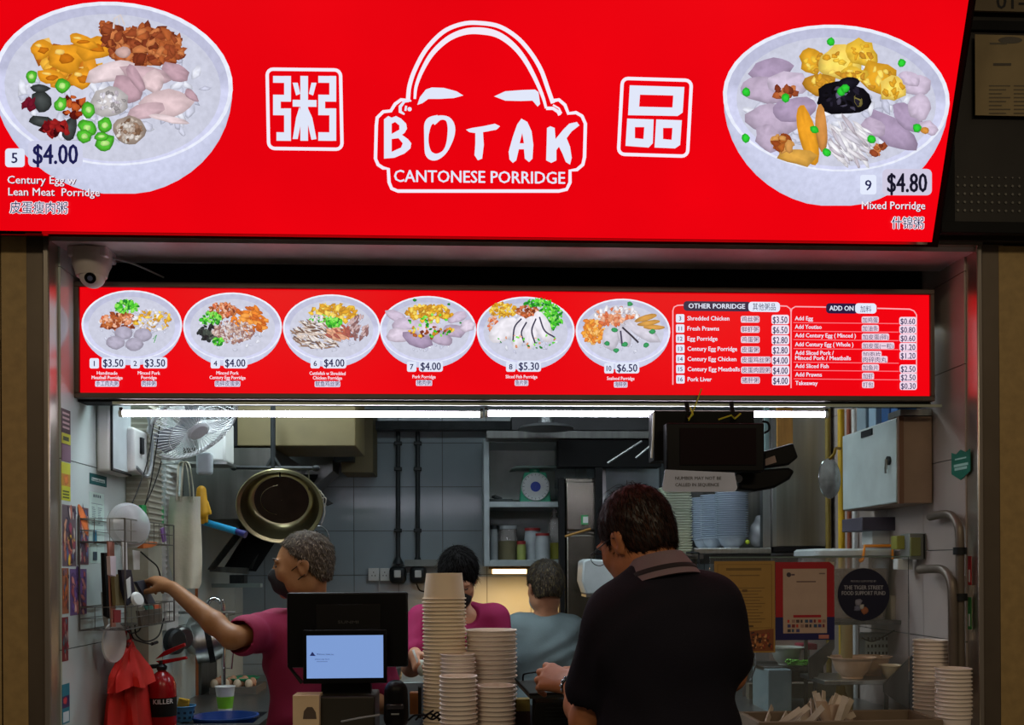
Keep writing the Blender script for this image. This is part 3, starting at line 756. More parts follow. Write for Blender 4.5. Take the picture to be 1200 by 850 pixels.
for i, (cx, cy, rx) in enumerate(bowls):
    q = newm(); q.fine = (2.2, .70); q.step = .000018
    bowl(q, cx, cy, rx, rx * .69, 0, tilt=1, depth=7, inner=.86)
    small_soup(q, rnd, cx, cy + 3, rx * .7, rx * .42, 30)
    if i == 0:
        q.cluster(140, 377, 22, 10, 60, 2.6, PINKM + BROWN, 1.6, .3, rnd); q.cluster(180, 376, 22, 12, 50, 2.6, YELL + WHITE, 1.7, .35, rnd); q.cluster(149, 360, 14, 7, 36, 2.2, GREEN, 1.6, .4, rnd)
        for x, y in ((145, 391), (168, 393), (136, 402), (158, 404)): q.blob(x, y, 11, 8, 0, C(176, 170, 190), .06, 13, rnd, 1.15, .75)
        q.line([(180, 398), (184, 393), (181, 402)], 1, C(60, 160, 60))
    if i == 1:
        q.cluster(261, 364, 16, 9, 60, 2, BROWN + PINKM, 1.8, .35, rnd); q.cluster(293, 376, 20, 16, 34, 3.2, rndcol((232, 130, 40), (246, 160, 70), (204, 100, 30)), 2, .15, rnd, 30, 40)
        q.cluster(248, 374, 12, 8, 30, 2.2, GREEN, 1.5, .35, rnd); q.cluster(245, 390, 12, 9, 26, 2.6, DKEGG, 1.7, .2, rnd); q.cluster(273, 390, 24, 13, 110, 1.8, rndcol((170, 130, 120), (206, 180, 170), (150, 104, 100), (220, 206, 204)), 1.8, .3, rnd); q.cluster(257, 401, 6, 5, 12, 2, GREEN, 1.5, .3, rnd)
    if i == 2:
        q.cluster(392, 367, 28, 10, 46, 3, YELL, 1.8, .3, rnd); q.cluster(375, 392, 32, 17, 120, 1.3, rndcol((214, 196, 184), (150, 120, 104), (232, 224, 220), (110, 84, 74)), 5, .2, rnd, 20, 30)
        q.cluster(400, 392, 16, 10, 22, 2.4, rndcol((196, 110, 84), (220, 160, 130), (170, 90, 80)), 2.6, .2, rnd, 30, 20); q.cluster(420, 384, 12, 14, 26, 2, rndcol((200, 170, 170), (140, 100, 100)), 2.4, .3, rnd, -60, 30)
        q.cluster(377, 374, 14, 4, 30, 1.8, GREEN + WHITE, 1.5, .3, rnd); q.cluster(392, 379, 9, 5, 34, 2, GREEN, 1.6, .3, rnd)
    if i == 3:
        for x, y, a, b in ((463, 370, 13, 6), (475, 380, 16, 8), (470, 393, 18, 9), (489, 398, 18, 9), (515, 396, 16, 9), (532, 388, 14, 8), (548, 382, 9, 7), (536, 372, 12, 6), (500, 386, 16, 9)): q.blob(x, y, a, b, rnd.uniform(-30, 30), rnd.choice(LILAC), .13, 13, rnd, 1.15, .72)
        q.cluster(504, 367, 27, 9, 50, 3.2, YELL, 1.5, .3, rnd); q.cluster(505, 388, 26, 8, 14, 2.4, BROWN + YELL, 1.5, .3, rnd); q.cluster(508, 382, 34, 14, 12, 2.2, GREEN, 1.4, .3, rnd); q.blob(486, 352, 2.5, 2, 0, GREEN[2], .2, 7, rnd); q.blob(526, 357, 2, 1.6, 0, GREEN[2], .2, 7, rnd)
    if i == 4:
        q.cluster(590, 364, 16, 8, 46, 2, YELL, 1.8, .3, rnd); q.cluster(618, 365, 12, 7, 30, 2.2, BROWN + PINKM, 1.5, .3, rnd); q.cluster(578, 380, 6, 9, 16, 2.2, PINKM, 1.4, .3, rnd)
        q.cluster(645, 372, 14, 15, 80, 1.8, GREEN, 2.2, .3, rnd); q.cluster(630, 356, 16, 4, 26, 1.6, GREEN, 2.2, .3, rnd)
        for x, y, a, b, t in ((590, 388, 20, 12, -35), (608, 390, 9, 20, 12), (622, 390, 9, 20, 6), (636, 384, 9, 20, -24)):
            q.blob(x, y, a, b, t, C(236, 232, 240), .06, 14, rnd, 1.04, .88)
        for pts in (((611, 374), (603, 384), (601, 400)), ((617, 378), (611, 390), (614, 402)), ((628, 374), (623, 388), (627, 403)), ((632, 372), (638, 388), (650, 396))): q.line(smooth(pts, 5), 1.8, C(60, 56, 80))
        q.cluster(616, 400, 36, 9, 12, 1.5, GREEN + PINKM, 1.6, .3, rnd)
    if i == 5:
        q.cluster(695, 388, 13, 14, 44, 3, rndcol((240, 160, 60), (226, 130, 50), (250, 190, 110)), 1.6, .3, rnd); q.cluster(722, 370, 26, 9, 50, 3, PINKM + WHITE, 1.7, .25, rnd); q.cluster(715, 376, 12, 8, 20, 3, PINKM, 1.7, .25, rnd)
        for x, y, a, b, t in ((716, 396, 10, 15, 6), (732, 394, 8, 14, -12), (752, 388, 24, 8, 32)): q.blob(x, y, a, b, t, C(210, 206, 220), .08, 14, rnd, 1.06, .8)
        for x, y, a, b, t in ((757, 373, 14, 3.5, -16), (760, 379, 14, 3, -10), (766, 384, 13, 3, 2)): q.blob(x, y, a, b, t, C(206, 150, 70), .06, 12, rnd)
        q.line([(729, 384), (740, 394), (748, 402)], 2.2, C(50, 44, 60)); q.line([(727, 388), (729, 406)], 2, C(70, 64, 90))
        for x, y in ((738, 357), (720, 387), (711, 403), (732, 404), (757, 405), (764, 389), (722, 411)): q.blob(x, y, 3.6, 2.8, 0, C(50, 150, 90), .2, 8, rnd)
    q.build('bowl_picture', foodm, mb_)
q = Print(lambda x, y: P(x, y, my - .007), (0, -1, 0), .00005)
def ptag(q, x, y, n, pr_, x2, w2=28):
    q.rect(x, y - 12, x + 11, y, WT, 2); q.text(n, x + 5.5, y - 2.8, 6.2, NAVY, bold=.03, al='c', w=(5.5 if len(n) > 1 else None))
    q.rect(x2, y - 13, x2 + w2, y, WT, 3); q.text(pr_, x2 + 2, y - 2, 9, NAVY, w=w2 - 4.5, bold=.03)
ptag(q, 105, 432, '1', '$3.50', 119); ptag(q, 153, 432, '2', '$3.50', 168); ptag(q, 247, 432, '4', '$4.00', 262); ptag(q, 364, 432, '6', '$4.00', 378); ptag(q, 477, 436, '7', '$4.00', 491); ptag(q, 593, 436, '8', '$5.30', 606); ptag(q, 708, 438, '10', '$6.50', 721)
def cap2(q, x, y, lines, cj, cw):
    k = y
    for s_, w_ in lines:
        q.text(s_, x, k, 4.0, WTP, w=w_, bold=.03, al='c', sl=.01); k += 5.4
    q.rect(x - cw / 2 - 1, k - 3.6, x + cw / 2 + 1, k + 3.4, C(222, 214, 236), 1.5); q.text(cj, x, k + 2, 4.9, NAVY, w=cw, al='c')
cap2(q, 126, 439.5, [('Handmade', 24), ('Meatball Porridge', 36)], '手工肉丸粥', 26)
cap2(q, 175, 439.5, [('Minced Pork', 26), ('Porridge', 18)], '肉碎粥', 16)
cap2(q, 267, 439.5, [('Minced Pork', 26), ('Century Egg Porridge', 42)], '肉碎皮蛋粥', 28)
cap2(q, 384, 440, [('Cuttlefish w Shredded', 42), ('Chicken Porridge', 34)], '鱿鱼鸡丝粥', 28)
cap2(q, 497, 444, [('Pork Porridge', 27)], '猪肉粥', 17)
cap2(q, 611, 444, [('Sliced Fish Porridge', 37)], '鱼片粥', 14)
cap2(q, 727, 446, [('Seafood Porridge', 32)], '海鲜粥', 14)
q.build('caption_lettering', M['print_lit'], mb_)
# price list columns
q = newm()
def sy(y, x): return y + (x - 790) * .012
LN = C(250, 120, 130); LN2 = C(250, 170, 180)
q.line([(788.5, 451)] + [(788.5, 364), (790, 360), (794, 358)] + [(802, 357.6)], 1.4, LN2)
q.line([(912, 358.5), (922, 359), (926, 362), (927, 366), (927, 455)], 1.4, LN2)
q.line([(927, 366), (928, 362), (932, 359.5), (968, 360)], 1.4, LN2)
q.line([(1028, 361.5), (1066, 362.5), (1071, 364.5), (1074, 369), (1074, 455)], 1.4, LN2)
q.rect(801, 353, 880, 364.5, C(40, 20, 60), 4, sl=.01); q.rect(877, 353.8, 914, 365.5, WT, 4, sl=.01); q.text('OTHER PORRIDGE', 807, 361.3, 5.6, WT, w=66, bold=.04, sl=.01); q.text('其他粥品', 882, 363, 6.4, NAVY, w=27, sl=.01)
q.rect(968, 355.5, 1005, 367.5, C(40, 20, 60), 4, sl=.01); q.rect(1002, 355.5, 1027, 367.5, WT, 4, sl=.01); q.text('ADD ON', 972, 364, 5.6, WT, w=28, bold=.04, sl=.01); q.text('加料', 1008, 365.5, 6, NAVY, w=13, sl=.01)
L1 = [('3', 'Shredded Chicken', 49, '鸡丝粥', 20, '$3.50'), ('11', 'Fresh Prawns', 37, '鲜虾粥', 20, '$6.50'), ('12', 'Egg Porridge', 35, '鸡蛋粥', 20, '$2.80'), ('13', 'Century Egg Porridge', 58, '皮蛋粥', 20, '$2.80'),
      ('14', 'Century Egg Chicken', 57, '皮蛋鸡丝粥', 33, '$4.00'), ('15', 'Century Egg Meatballs', 61, '皮蛋肉圆粥', 33, '$4.00'), ('16', 'Pork Liver', 28, '猪肝粥', 20, '$4.00')]
for k, (n, t, w_, cj, cw, pr_) in enumerate(L1):
    y = 377 + k * 11.95
    q.rect(792, y - 8.6, 802, y + 1.2, WT, 1.5); q.text(n, 797, y - 1.3, 4.8, NAVY, bold=.02, al='c'); q.text(t, 805.5, y - 1.4, 5, WT, w=w_, bold=.035, sl=.004)
    q.rect(868, y - 6.5, 868 + cw + 2, y + 1.4, C(232, 210, 226), 2); q.text(cj, 869, y, 5, NAVY, w=cw)
    q.rect(904, y - 7.8, 924.5, y + 3.2, C(238, 224, 240), 2.5); q.text(pr_, 905.5, y + 1.8, 7.6, NAVY, w=17, bold=.02)
L2 = [('Add Egg', 21, '加鸡蛋', 18, '$0.60', 377.5), ('Add Youtiao', 31, '加油条', 18, '$0.80', 387.5), ('Add Century Egg ( Minced )', 71, '加皮蛋(碎)', 30, '$0.60', 397.5), ('Add Century Egg ( Whole )', 68, '加皮蛋(一粒)', 36, '$1.20', 408), ('Add Sliced Pork /', 45, '加肉片', 21, '$1.20', 418), ('Minced Pork / Meatballs', 65, '肉碎肉丸', 28, None, 424), ('Add Sliced Fish', 39, '加鱼片', 18, '$2.50', 433.5), ('Add Prawns', 31, '加虾', 12, '$2.50', 443.5), ('Takeaway', 26, '打包', 12, '$0.30', 453.5)]
for k, (t, w_, cj, cw, pr_, y) in enumerate(L2):
    q.text(t, 931, y - 1.6, 4.8, WT, w=w_, bold=.035, sl=.006)
    q.rect(1009, y - 6, 1011 + cw, y + 2, C(232, 206, 222), 2); q.text(cj, 1010, y + .8, 4.8, NAVY, w=cw)
    if pr_: q.rect(1053, y - 5.5, 1073, y + 4.2, C(238, 214, 232), 2.5); q.text(pr_, 1054.5, y + 3, 6.8, NAVY, w=17, bold=.02)
    if k < 8 and k != 4: q.line([(929, y + 1.2), (1052, y + 2.4)], .9, LN)
q.build('price_list', M['print_lit'], mb_)
MB().box((mx0, my + .02, 2.098), (mx1, my + .1, 2.104)).build('underside', M['matt_black'], mb_)
# ---------------------------------------------------------------- tube lights under the menu board
def tube_light(xa, xb, lab):
    y = .2
    a, b = P(xa, 485, y), P(xb, 485.6, y); z = (a.z + b.z) / 2
    r = root('tube_light', ((a.x + b.x) / 2, y, z - .02), lab, 'tube light', 'tube lights under the menu board')
    MB().cyl((a.x + .008, y, z), (b.x - .008, y, z), .0098, n=14).build('tube', M['tube'], r)
    for x, s_ in ((a.x, 1), (b.x, -1)): MB().cyl((x, y, z), (x + s_ * .012, y, z), .0125, n=12).build('end_cap', M['white_plastic'], r)
    h = MB(); h.box((a.x, y + .012, z + .004), (b.x, y + .04, z + .014)); h.box((a.x, y - .004, z + .0), (a.x + .01, y + .004, z + .02)); h.box((b.x - .01, y - .004, z), (b.x, y + .004, z + .02))
    h.build('batten', M['dark_frame'], r)
tube_light(140, 566, 'lit tube light under the menu board, left one')
tube_light(568, 970, 'lit tube light under the menu board, partly behind the black number display')
rl = MB(); a = P(133, 474.5, .16)
rl.box((a.x, .148, 2.088), (1.64, .156, 2.097)); rl.build('mounting_rail', mat('pale_rail', C(176, 186, 172), .35, .3), None, 'pale metal rail running under the menu board', 'rail')
# ---------------------------------------------------------------- helpers for flat sheets and pixel boxes at real depth
def sheet(name, label, cat, o, u, v, W, H, w_, h_, base, draw, th=.0015, m=None, group=None, sheetm=None):
    """flat printed sheet: o top-left corner, u right, v down, W x H metres, drawing units w_ x h_"""
    o = Vector(o); u = Vector(u).normalized(); v = Vector(v).normalized(); n = u.cross(v).normalized() * -1
    if n.dot(CAM - o) < 0: n = -n
    r = root(name, o + v * H, label, cat, group)
    b = MB(); b.prism([o, o + u * W, o + u * W + v * H, o + v * H], -n * th)
    b.build('sheet', sheetm or mat('sheet_%d_%d_%d' % tuple(int(c * 255) for c in base[:3]), base, .6, var=.04), r, smooth=0)
    if draw:
        q = Print(lambda a, b_: o + u * (a / w_ * W) + v * (b_ / h_ * H), n, .00006)
        draw(q); q.build('printing', m or M['print'], r)
    return r
def pbox(mb, x0, y0, x1, y1, Y, d, col=None):
    a = P(x0, y1, Y); b = P(x1, y0, Y)
    mb.box((a.x, Y, a.z), (b.x, Y + d, b.z), col); return mb
def one(mb, name, mt, label, cat, group=None, **k):
    return mb.build(name, mt, None, label, cat, group, **k)
def glassmat(name, tint=(1, 1, 1, 1), op=.08, rough=.03, col=(.8, .9, .9, 1)):
    m = bpy.data.materials.new(name); m.use_nodes = True; nt = m.node_tree; N = nt.nodes; L = nt.links
    N.remove(N['Principled BSDF'])
    t = N.new('ShaderNodeBsdfTransparent'); t.inputs[0].default_value = tint
    g = N.new('ShaderNodeBsdfGlossy'); g.inputs['Roughness'].default_value = rough
    d = N.new('ShaderNodeBsdfDiffuse'); d.inputs[0].default_value = col
    f = N.new('ShaderNodeFresnel'); f.inputs[0].default_value = 1.45
    a = N.new('ShaderNodeMixShader'); a.inputs[0].default_value = op; L.new(t.outputs[0], a.inputs[1]); L.new(d.outputs[0], a.inputs[2])
    b = N.new('ShaderNodeMixShader'); L.new(f.outputs[0], b.inputs[0]); L.new(a.outputs[0], b.inputs[1]); L.new(g.outputs[0], b.inputs[2])
    L.new(b.outputs[0], N['Material Output'].inputs[0]); return m
M['glass'] = glassmat('clear_glass', op=.03)
M['film'] = glassmat('milky_plastic', op=.55, rough=.2, col=C(205, 210, 215))
M['clear_plastic'] = glassmat('clear_plastic', op=.3, rough=.12, col=C(200, 195, 190))
WX = XL + .0075
def W_(px, py, off=0): return PX(px, py, WX + off)

# ---------------------------------------------------------------- security camera on the soffit
c0 = P(108, 290, .06)
r = root('security_camera', (c0.x, .06, c0.z - .12), 'grey dome security camera under the soffit at the top left', 'camera')
MB().obox((c0.x, .06, 2.545), (.12, .1, .035)).build('mount', M['soffit'], r, bevel=.006)
MB().lathe([(.062, .04), (.060, .0), (.052, -.018), (.046, -.04)], (c0.x, .055, 2.515), 28, cap0=True, cap1=True).build('housing', mat('camera_shell', C(195, 186, 182), .35), r)
cc = Vector((c0.x + .004, .05, 2.478))
MB().ell(cc, (.040, .040, .040), n=24, k=14).build('eyeball', mat('camera_ball', C(205, 198, 195), .3), r)
ax = Vector((.15, -.9, -.45)).normalized()
e = MB().cyl(cc + ax * .034, cc + ax * .043, .017, n=20).build('lens', M['black'], r)
MB().cyl(cc + ax * .043, cc + ax * .0445, .008, n=14).build('lens_glass', mat('lens_blue', C(90, 100, 130), .05), e)
one(MB().tube(bez([(c0.x + .06, .07, 2.54), (c0.x + .12, .1, 2.53), (c0.x + .2, .14, 2.5)], 5), .003), 'cable', M['grey_plastic'], 'thin pale cable running from the security camera to the menu board', 'cable')

# ---------------------------------------------------------------- posters and papers on the left wall
def lwall(name, label, xl, xr, yt, yb, base, draw, cat='poster', units=(100, 100), off=0, group=None):
    a = W_(xl, yt, off); b = W_(xr, yt, off); c = W_(xl, yb, off)
    return sheet(name, label, cat, (a.x, a.y, a.z), (0, 1, 0), (0, 0, -1), b.y - a.y, a.z - c.z, units[0], units[1], base, draw, group=group)
rp = random.Random(3)
def blobs_scene(cols, n=40, bg=None):
    def f(q):
        if bg: q.rect(2, 2, 98, 98, bg)
        for _ in range(n):
            q.blob(rp.uniform(10, 90), rp.uniform(8, 92), rp.uniform(5, 16), rp.uniform(4, 12), rp.uniform(0, 90), rp.choice(cols), .3, 8, rp)
    return f
def pr1(q):
    q.rect(0, 0, 100, 45, C(60, 30, 38));
    for k in range(4): q.rect(12, 6 + 9 * k, 88, 10 + 9 * k, C(180, 150, 150))
    q.rect(0, 46, 100, 66, C(196, 200, 30)); q.rect(15, 52, 80, 60, C(60, 70, 20)); q.rect(0, 68, 100, 99, C(120, 90, 110))
lwall('poster', 'narrow maroon and yellow notice strip high on the left jamb', 72, 82.5, 478, 540, C(90, 60, 70), pr1)
def pr2(q):
    q.rect(0, 30, 100, 62, C(190, 140, 40)); q.blob(50, 45, 30, 14, 0, C(206, 120, 50), .2, 12, rp)
    for k in range(3): q.rect(12, 74 + 8 * k, 84, 78 + 8 * k, C(70, 80, 20))
lwall('poster', 'yellow green notice strip below the maroon one on the left jamb', 72, 82.5, 541, 586, C(190, 196, 40), pr2)
PEOPLE = rndcol((70, 60, 80), (180, 110, 90), (90, 100, 140), (200, 150, 120), (60, 40, 50), (140, 60, 80), (200, 190, 180))
lwall('photo_print', 'tall colour photo print nearest the left jamb, upper one', 73, 89, 591, 664, C(120, 100, 110), blobs_scene(PEOPLE + rndcol((220, 180, 60)), 46, C(96, 84, 90)), 'photo')
lwall('photo_print', 'photo print with an orange hand shape beside the white paper list', 91, 103.5, 594, 662, C(110, 80, 80), lambda q: (blobs_scene(PEOPLE, 36, C(84, 60, 76))(q), q.blob(50, 22, 55, 16, 25, C(226, 120, 60), .15, 14, rp)), 'photo')
lwall('photo_print', 'narrow orange and blue photo print hugging the left jamb', 73, 80.5, 666, 720, C(150, 90, 60), blobs_scene(rndcol((210, 120, 50), (180, 90, 50), (70, 90, 130), (90, 60, 60)), 30), 'photo')
lwall('photo_print', 'purple and pink photo print low on the white wall tile', 82, 101.5, 667, 722, C(120, 90, 130), blobs_scene(rndcol((120, 90, 160), (200, 130, 130), (90, 70, 120), (170, 90, 100), (214, 170, 160)), 46, C(110, 86, 140)), 'photo')
lwall('photo_print', 'dark red narrow print lowest of the strip by the left jamb', 73, 80, 724, 776, C(120, 30, 40), blobs_scene(rndcol((150, 30, 50), (90, 20, 40), (70, 110, 120), (190, 150, 140)), 26), 'photo')
def pr3(q): q.rect(0, 30, 100, 60, C(60, 40, 90)); q.blob(40, 42, 30, 9, 0, C(200, 60, 70), .2, 10, rp); q.rect(10, 70, 90, 96, C(200, 214, 220))
lwall('poster', 'teal and purple poster at the bottom of the left jamb', 73, 81.5, 803, 850, C(30, 120, 140), pr3)
def pr4(q): q.rect(3, 6, 97, 94, C(10, 90, 90)); q.rect(12, 36, 88, 66, C(196, 214, 210)); q.text('hawkers', 16, 62, 20, C(10, 80, 80), w=66, bold=.03)
lwall('sign', 'small teal sign on the white left wall tile', 105, 125, 554, 567, C(8, 74, 78), pr4, 'sign')
def pr5(q):
    for k in range(4): q.rect(25 + 14 * k, 3, 34 + 14 * k, 7, C(70, 90, 96))
    q.line([(10, 16), (90, 16)], .8, C(110, 130, 134)); q.line([(10, 46), (90, 46)], .8, C(110, 130, 134)); q.line([(48, 16), (48, 92)], .8, C(110, 130, 134))
    for k in range(9): q.rect(14, 21 + 2.7 * k, 14 + rp.uniform(14, 28), 22 + 2.7 * k, C(100, 120, 126)); q.rect(54, 21 + 2.7 * k, 54 + rp.uniform(14, 34), 22 + 2.7 * k, C(100, 120, 126))
    q.rect(20, 54, 44, 72, C(40, 120, 150)); q.rect(18, 84, 46, 96, C(50, 70, 84))
lwall('paper_notice', 'pale green printed paper list on the left wall below the teal sign', 105, 122, 576, 660, C(190, 214, 206), pr5, 'notice')

# ---------------------------------------------------------------- white wall units, trunking, cables
def wallbox(x0, x1, yt, yb, dep, Xo=0):
    """box on left wall given by px range of its near and far ends at the wall-side face"""
    a = W_(x0, yt, Xo + dep); b = W_(x1, yt, Xo + dep); c = W_(x0, yb, Xo + dep)
    return (WX + Xo, a.y, c.z), (WX + Xo + dep, b.y, a.z)
lo, hi = wallbox(133, 156, 480, 553, .06)
r = root('wall_unit', (lo[0], lo[1], lo[2]), 'long white wall-mounted unit with dark seams, near the left wall top', 'unit')
MB().box((WX, lo[1], lo[2]), (WX + .05, hi[1], hi[2] + .1)).build('body', M['white_plastic'], r, bevel=.012, seg=3)
MB().box((WX + .05, lo[1] + .01, lo[2] + .012), (WX + .056, hi[1] - .012, hi[2] + .1)).build('cover', mat('unit_cover', C(176, 186, 188), .3), r, bevel=.002)
g = MB(); g.tube([(WX + .052, lo[1] + .004, hi[2] + .1), (WX + .052, lo[1] + .004, lo[2] + .006), (WX + .052, hi[1] - .004, lo[2] + .006)], .004)
g.build('seam', M['dark_iron'], r)
lo, hi = wallbox(157, 173, 500, 553, .08)
r = root('switch_box', (lo[0], lo[1], lo[2]), 'off-white junction box with a looped cable beside the wall unit', 'box')
MB().box(lo, hi).build('body', M['white_plastic'], r, bevel=.012, seg=3)
MB().obox(((WX + .083), (lo[1] + hi[1]) / 2, hi[2] - .06), (.012, .03, .06)).build('socket', M['dark_iron'], r, bevel=.003)
MB().tube(bez([(WX + .09, hi[1] - .04, hi[2] + .08), (WX + .1, hi[1] - .01, lo[2] + .12), (WX + .1, hi[1] - .06, lo[2] - .005), (WX + .08, lo[1] + .02, lo[2] + .02)], 8), .006).build('cable', M['grey_plastic'], r)
# corrugated trunking column
lo, hi = wallbox(176, 192, 480, 600, .09)
r = root('trunking', (lo[0], lo[1], 1.1), 'beige corrugated trunking column on the left wall behind the fan', 'trunking')
MB().box((WX, lo[1], 1.1), (WX + .08, hi[1], 2.7)).build('body', mat('trunk_beige', C(150, 148, 132), .6), r)
g = MB()
for k in range(46): g.box((WX + .002, lo[1] - .004, 1.65 + .022 * k), (WX + .085, hi[1] + .002, 1.658 + .022 * k))
g.build('ridge', mat('trunk_ridge', C(172, 170, 154), .6), r, kind='stuff')
lo, hi = wallbox(197, 211, 540, 600, .06)
r = root('louvre_pipe', (lo[0], lo[1], 1.3), 'white ribbed vertical duct next to the cream tote bag', 'duct')
MB().box((WX, lo[1], 1.3), (WX + .05, hi[1], 2.05)).build('body', M['white_plastic'], r)
g = MB()
for k in range(30): g.box((WX, lo[1] - .006, 1.35 + .023 * k), (WX + .056, hi[1] + .003, 1.359 + .023 * k))
g.build('ridge', M['white_plastic'], r, kind='stuff')
for k, (pts, nm) in enumerate((([(180, 497), (173, 540), (163, 570), (155, 590)], 'black cable slanting across the trunking, left one'), ([(187, 500), (181, 540), (176, 570), (170, 592)], 'black cable slanting across the trunking, middle one'), ([(189, 541), (185, 556), (178, 575), (171, 590)], 'black cable slanting across the trunking, right one'))):
    one(MB().tube(bez([W_(x, y, .11) for x, y in pts], 6), .0022, 6), 'cable', M['matt_black'], nm, 'cable')

# ---------------------------------------------------------------- wall fan
fc = P(226, 497, .75); ax = Vector((.58, -.34, -.74)).normalized()
rot = ax.to_track_quat('Z', 'Y').to_matrix()
r = root('wall_fan', (fc.x, fc.y, fc.z - .2), 'white wall fan with wire guard tilted down towards the cook', 'fan')
def fp(rad, a, h): return fc + rot @ Vector((rad * math.cos(a), rad * math.sin(a), h))
fanm = mat('fan_white', C(214, 216, 218), .4)
g = MB(); g.tube([fp(.185, 2 * PI * i / 40, 0) for i in range(40)], .009, 8, close=True, flat=1)
g.build('guard_rim', fanm, r)
g = MB()
for i in range(54):
    a = 2 * PI * i / 54; g.tube([fp(.045, a, .045), fp(.11, a, .042), fp(.16, a, .028), fp(.184, a, .004)], .0014, 4)
g.tube([fp(.12, 2 * PI * i / 30, .040) for i in range(30)], .0018, 4, close=True)
g.build('guard_wires', fanm, r, kind='stuff')
g = MB()
for i in range(54):
    a = 2 * PI * i / 54; g.tube([fp(.05, a, -.07), fp(.14, a, -.06), fp(.184, a, -.004)], .0014, 4)
g.tube([fp(.12, 2 * PI * i / 30, -.066) for i in range(30)], .0018, 4, close=True)
g.build('back_guard_wires', fanm, r, kind='stuff')
MB().lathe([(0.001, .012), (.035, .010), (.046, 0), (.046, -.006)], fc + rot @ Vector((0, 0, .04)), 24, Matrix(rot)).build('guard_badge', fanm, r)
for i in range(3):
    b = MB(); a0 = 2 * PI * i / 3; rs = []
    for j in range(7):
        t = j / 6; rad = .03 + .13 * t; wd = .5 * math.sin(.5 + 1.9 * t)
        rs.append([fp(rad, a0 - wd * .9, -.018), fp(rad, a0, -.004), fp(rad, a0 + wd * .9, .012), fp(rad, a0 + wd * .9, .010), fp(rad, a0, -.006), fp(rad, a0 - wd * .9, -.02)])
    b.rings(rs); b.build('blade', mat('fan_blade', C(150, 156, 165), .3), r)
MB().lathe([(.05, -.02), (.052, -.07), (.04, -.12), (.001, -.13)], fc, 20, Matrix(rot)).build('motor', fanm, r)
bp = fc - ax * .1
MB().tube(bez([bp, bp + Vector((-.06, .03, .02)), Vector((WX + .06, bp.y + .04, bp.z - .12)), Vector((WX + .02, bp.y + .03, bp.z - .16))], 6), .018, 10).build('neck', fanm, r)
MB().box((WX, bp.y - .05, bp.z - .28), (WX + .055, bp.y + .08, bp.z - .1)).build('wall_bracket', fanm, r, bevel=.014, seg=3)
# white box behind fan
b = MB(); pbox(b, 231, 492, 264, 541, 1.0, .16); r = one(b, 'storage_box', M['white_plastic'], 'white plastic box on the shelf behind the fan', 'box', bevel=.01)
b = MB(); pbox(b, 229, 530, 247, 556, .92, .05); one(b, 'timer_box', mat('pale_timer', C(176, 186, 190), .4), 'small rounded pale box hanging under the fan', 'box', bevel=.012, seg=3)
MBs = MB(); pbox(MBs, 205, 541, 266, 544, 1.0, .17); one(MBs, 'wall_shelf', M['steel'], 'short thin metal shelf on the left wall above the yellow glove', 'shelf')
# yellow glove
g = SDF(.005, .006); a = P(236, 575, 1.02)
g.cap(a, a + Vector((0, 0, -.09)), .02, .028)
for k in range(4): g.cap(a + Vector((-.02 + .013 * k, 0, -.09)), a + Vector((-.024 + .015 * k, 0, -.14 + .006 * abs(k - 1))), .008, .007)
g.cap(a + Vector((.022, 0, -.05)), a + Vector((.036, 0, -.095)), .008, .007)
g.build('rubber_glove', mat('yellow_rubber', C(214, 160, 20), .45), label='yellow rubber glove hanging behind the tote bag', cat='glove')
# blue pipe with dark blue tip
a, b_ = P(236, 611, 1.05), P(277, 623, 1.0); c_ = P(288, 627, .99)
r = root('blue_hose', (a.x, a.y, a.z - .03), 'bright blue plastic pipe with dark tip poking out to the right', 'pipe')
MB().cyl(a, b_, .0145, n=16).build('pipe', mat('blue_plastic', C(20, 130, 175), .35), r)
MB().cyl(b_, c_, .012, .016, n=16).build('tip', mat('navy_plastic', C(24, 28, 92), .4), r)
# cream tote bag
def cloth(pts_front, dy, seed=0, amp=.012, n=14):
    pass
r0 = P(215, 690, .95)
r = root('tote_bag', (r0.x, r0.y, r0.z), 'cream cotton tote bag hanging by its straps on the left wall', 'bag')
g = MB(); rows = []
prof = [(582, 199, 235), (590, 198, 235), (606, 197, 235), (632, 197, 236.5), (660, 198, 237), (684, 204, 236), (690, 210, 233)]
for (y, xl, xr) in prof:
    row = []
    for i in range(15):
        t = i / 14; x = xl + (xr - xl) * t; yy = y + 5 * math.sin(PI * t) * (1 if y < 570 else 0)
        dd = .022 * math.sin(PI * t) + .008 * math.sin(t * 11 + y * .02)
        row.append((x, yy, .95 - dd * min(1, (y - 540) / 60)))
    for i in range(13, 0, -1):
        t = i / 14; x = xl + (xr - xl) * t; row.append((x, y + 5 * math.sin(PI * t) * (1 if y < 584 else 0), .965 + .012 * math.sin(PI * t)))
    rows.append([P(*p) for p in row])
g.rings(rows); g.build('body', mat('cream_cotton', C(200, 198, 178), .85, bump=.3, bscale=40), r, smooth=60)
for xa, xb in ((207, 222), (212, 226)):
    MB().tube(bez([P(xa, 588, .93), P(xa + 1, 570, .93), P(xa + 3, 545, .94), P(xb - 4, 545, .94), P(xb, 570, .93), P(xb + 1, 589, .93)], 6), .009, 8, flat=.3).build('strap', mat('cream_strap', C(190, 186, 166), .85), r)
hk = P(216, 544, .94)
one(MB().cyl((WX, hk.y, hk.z), (hk.x + .03, hk.y, hk.z + .003), .004), 'bag_hook', M['steel'], 'small metal hook that holds the cream tote bag', 'hook')

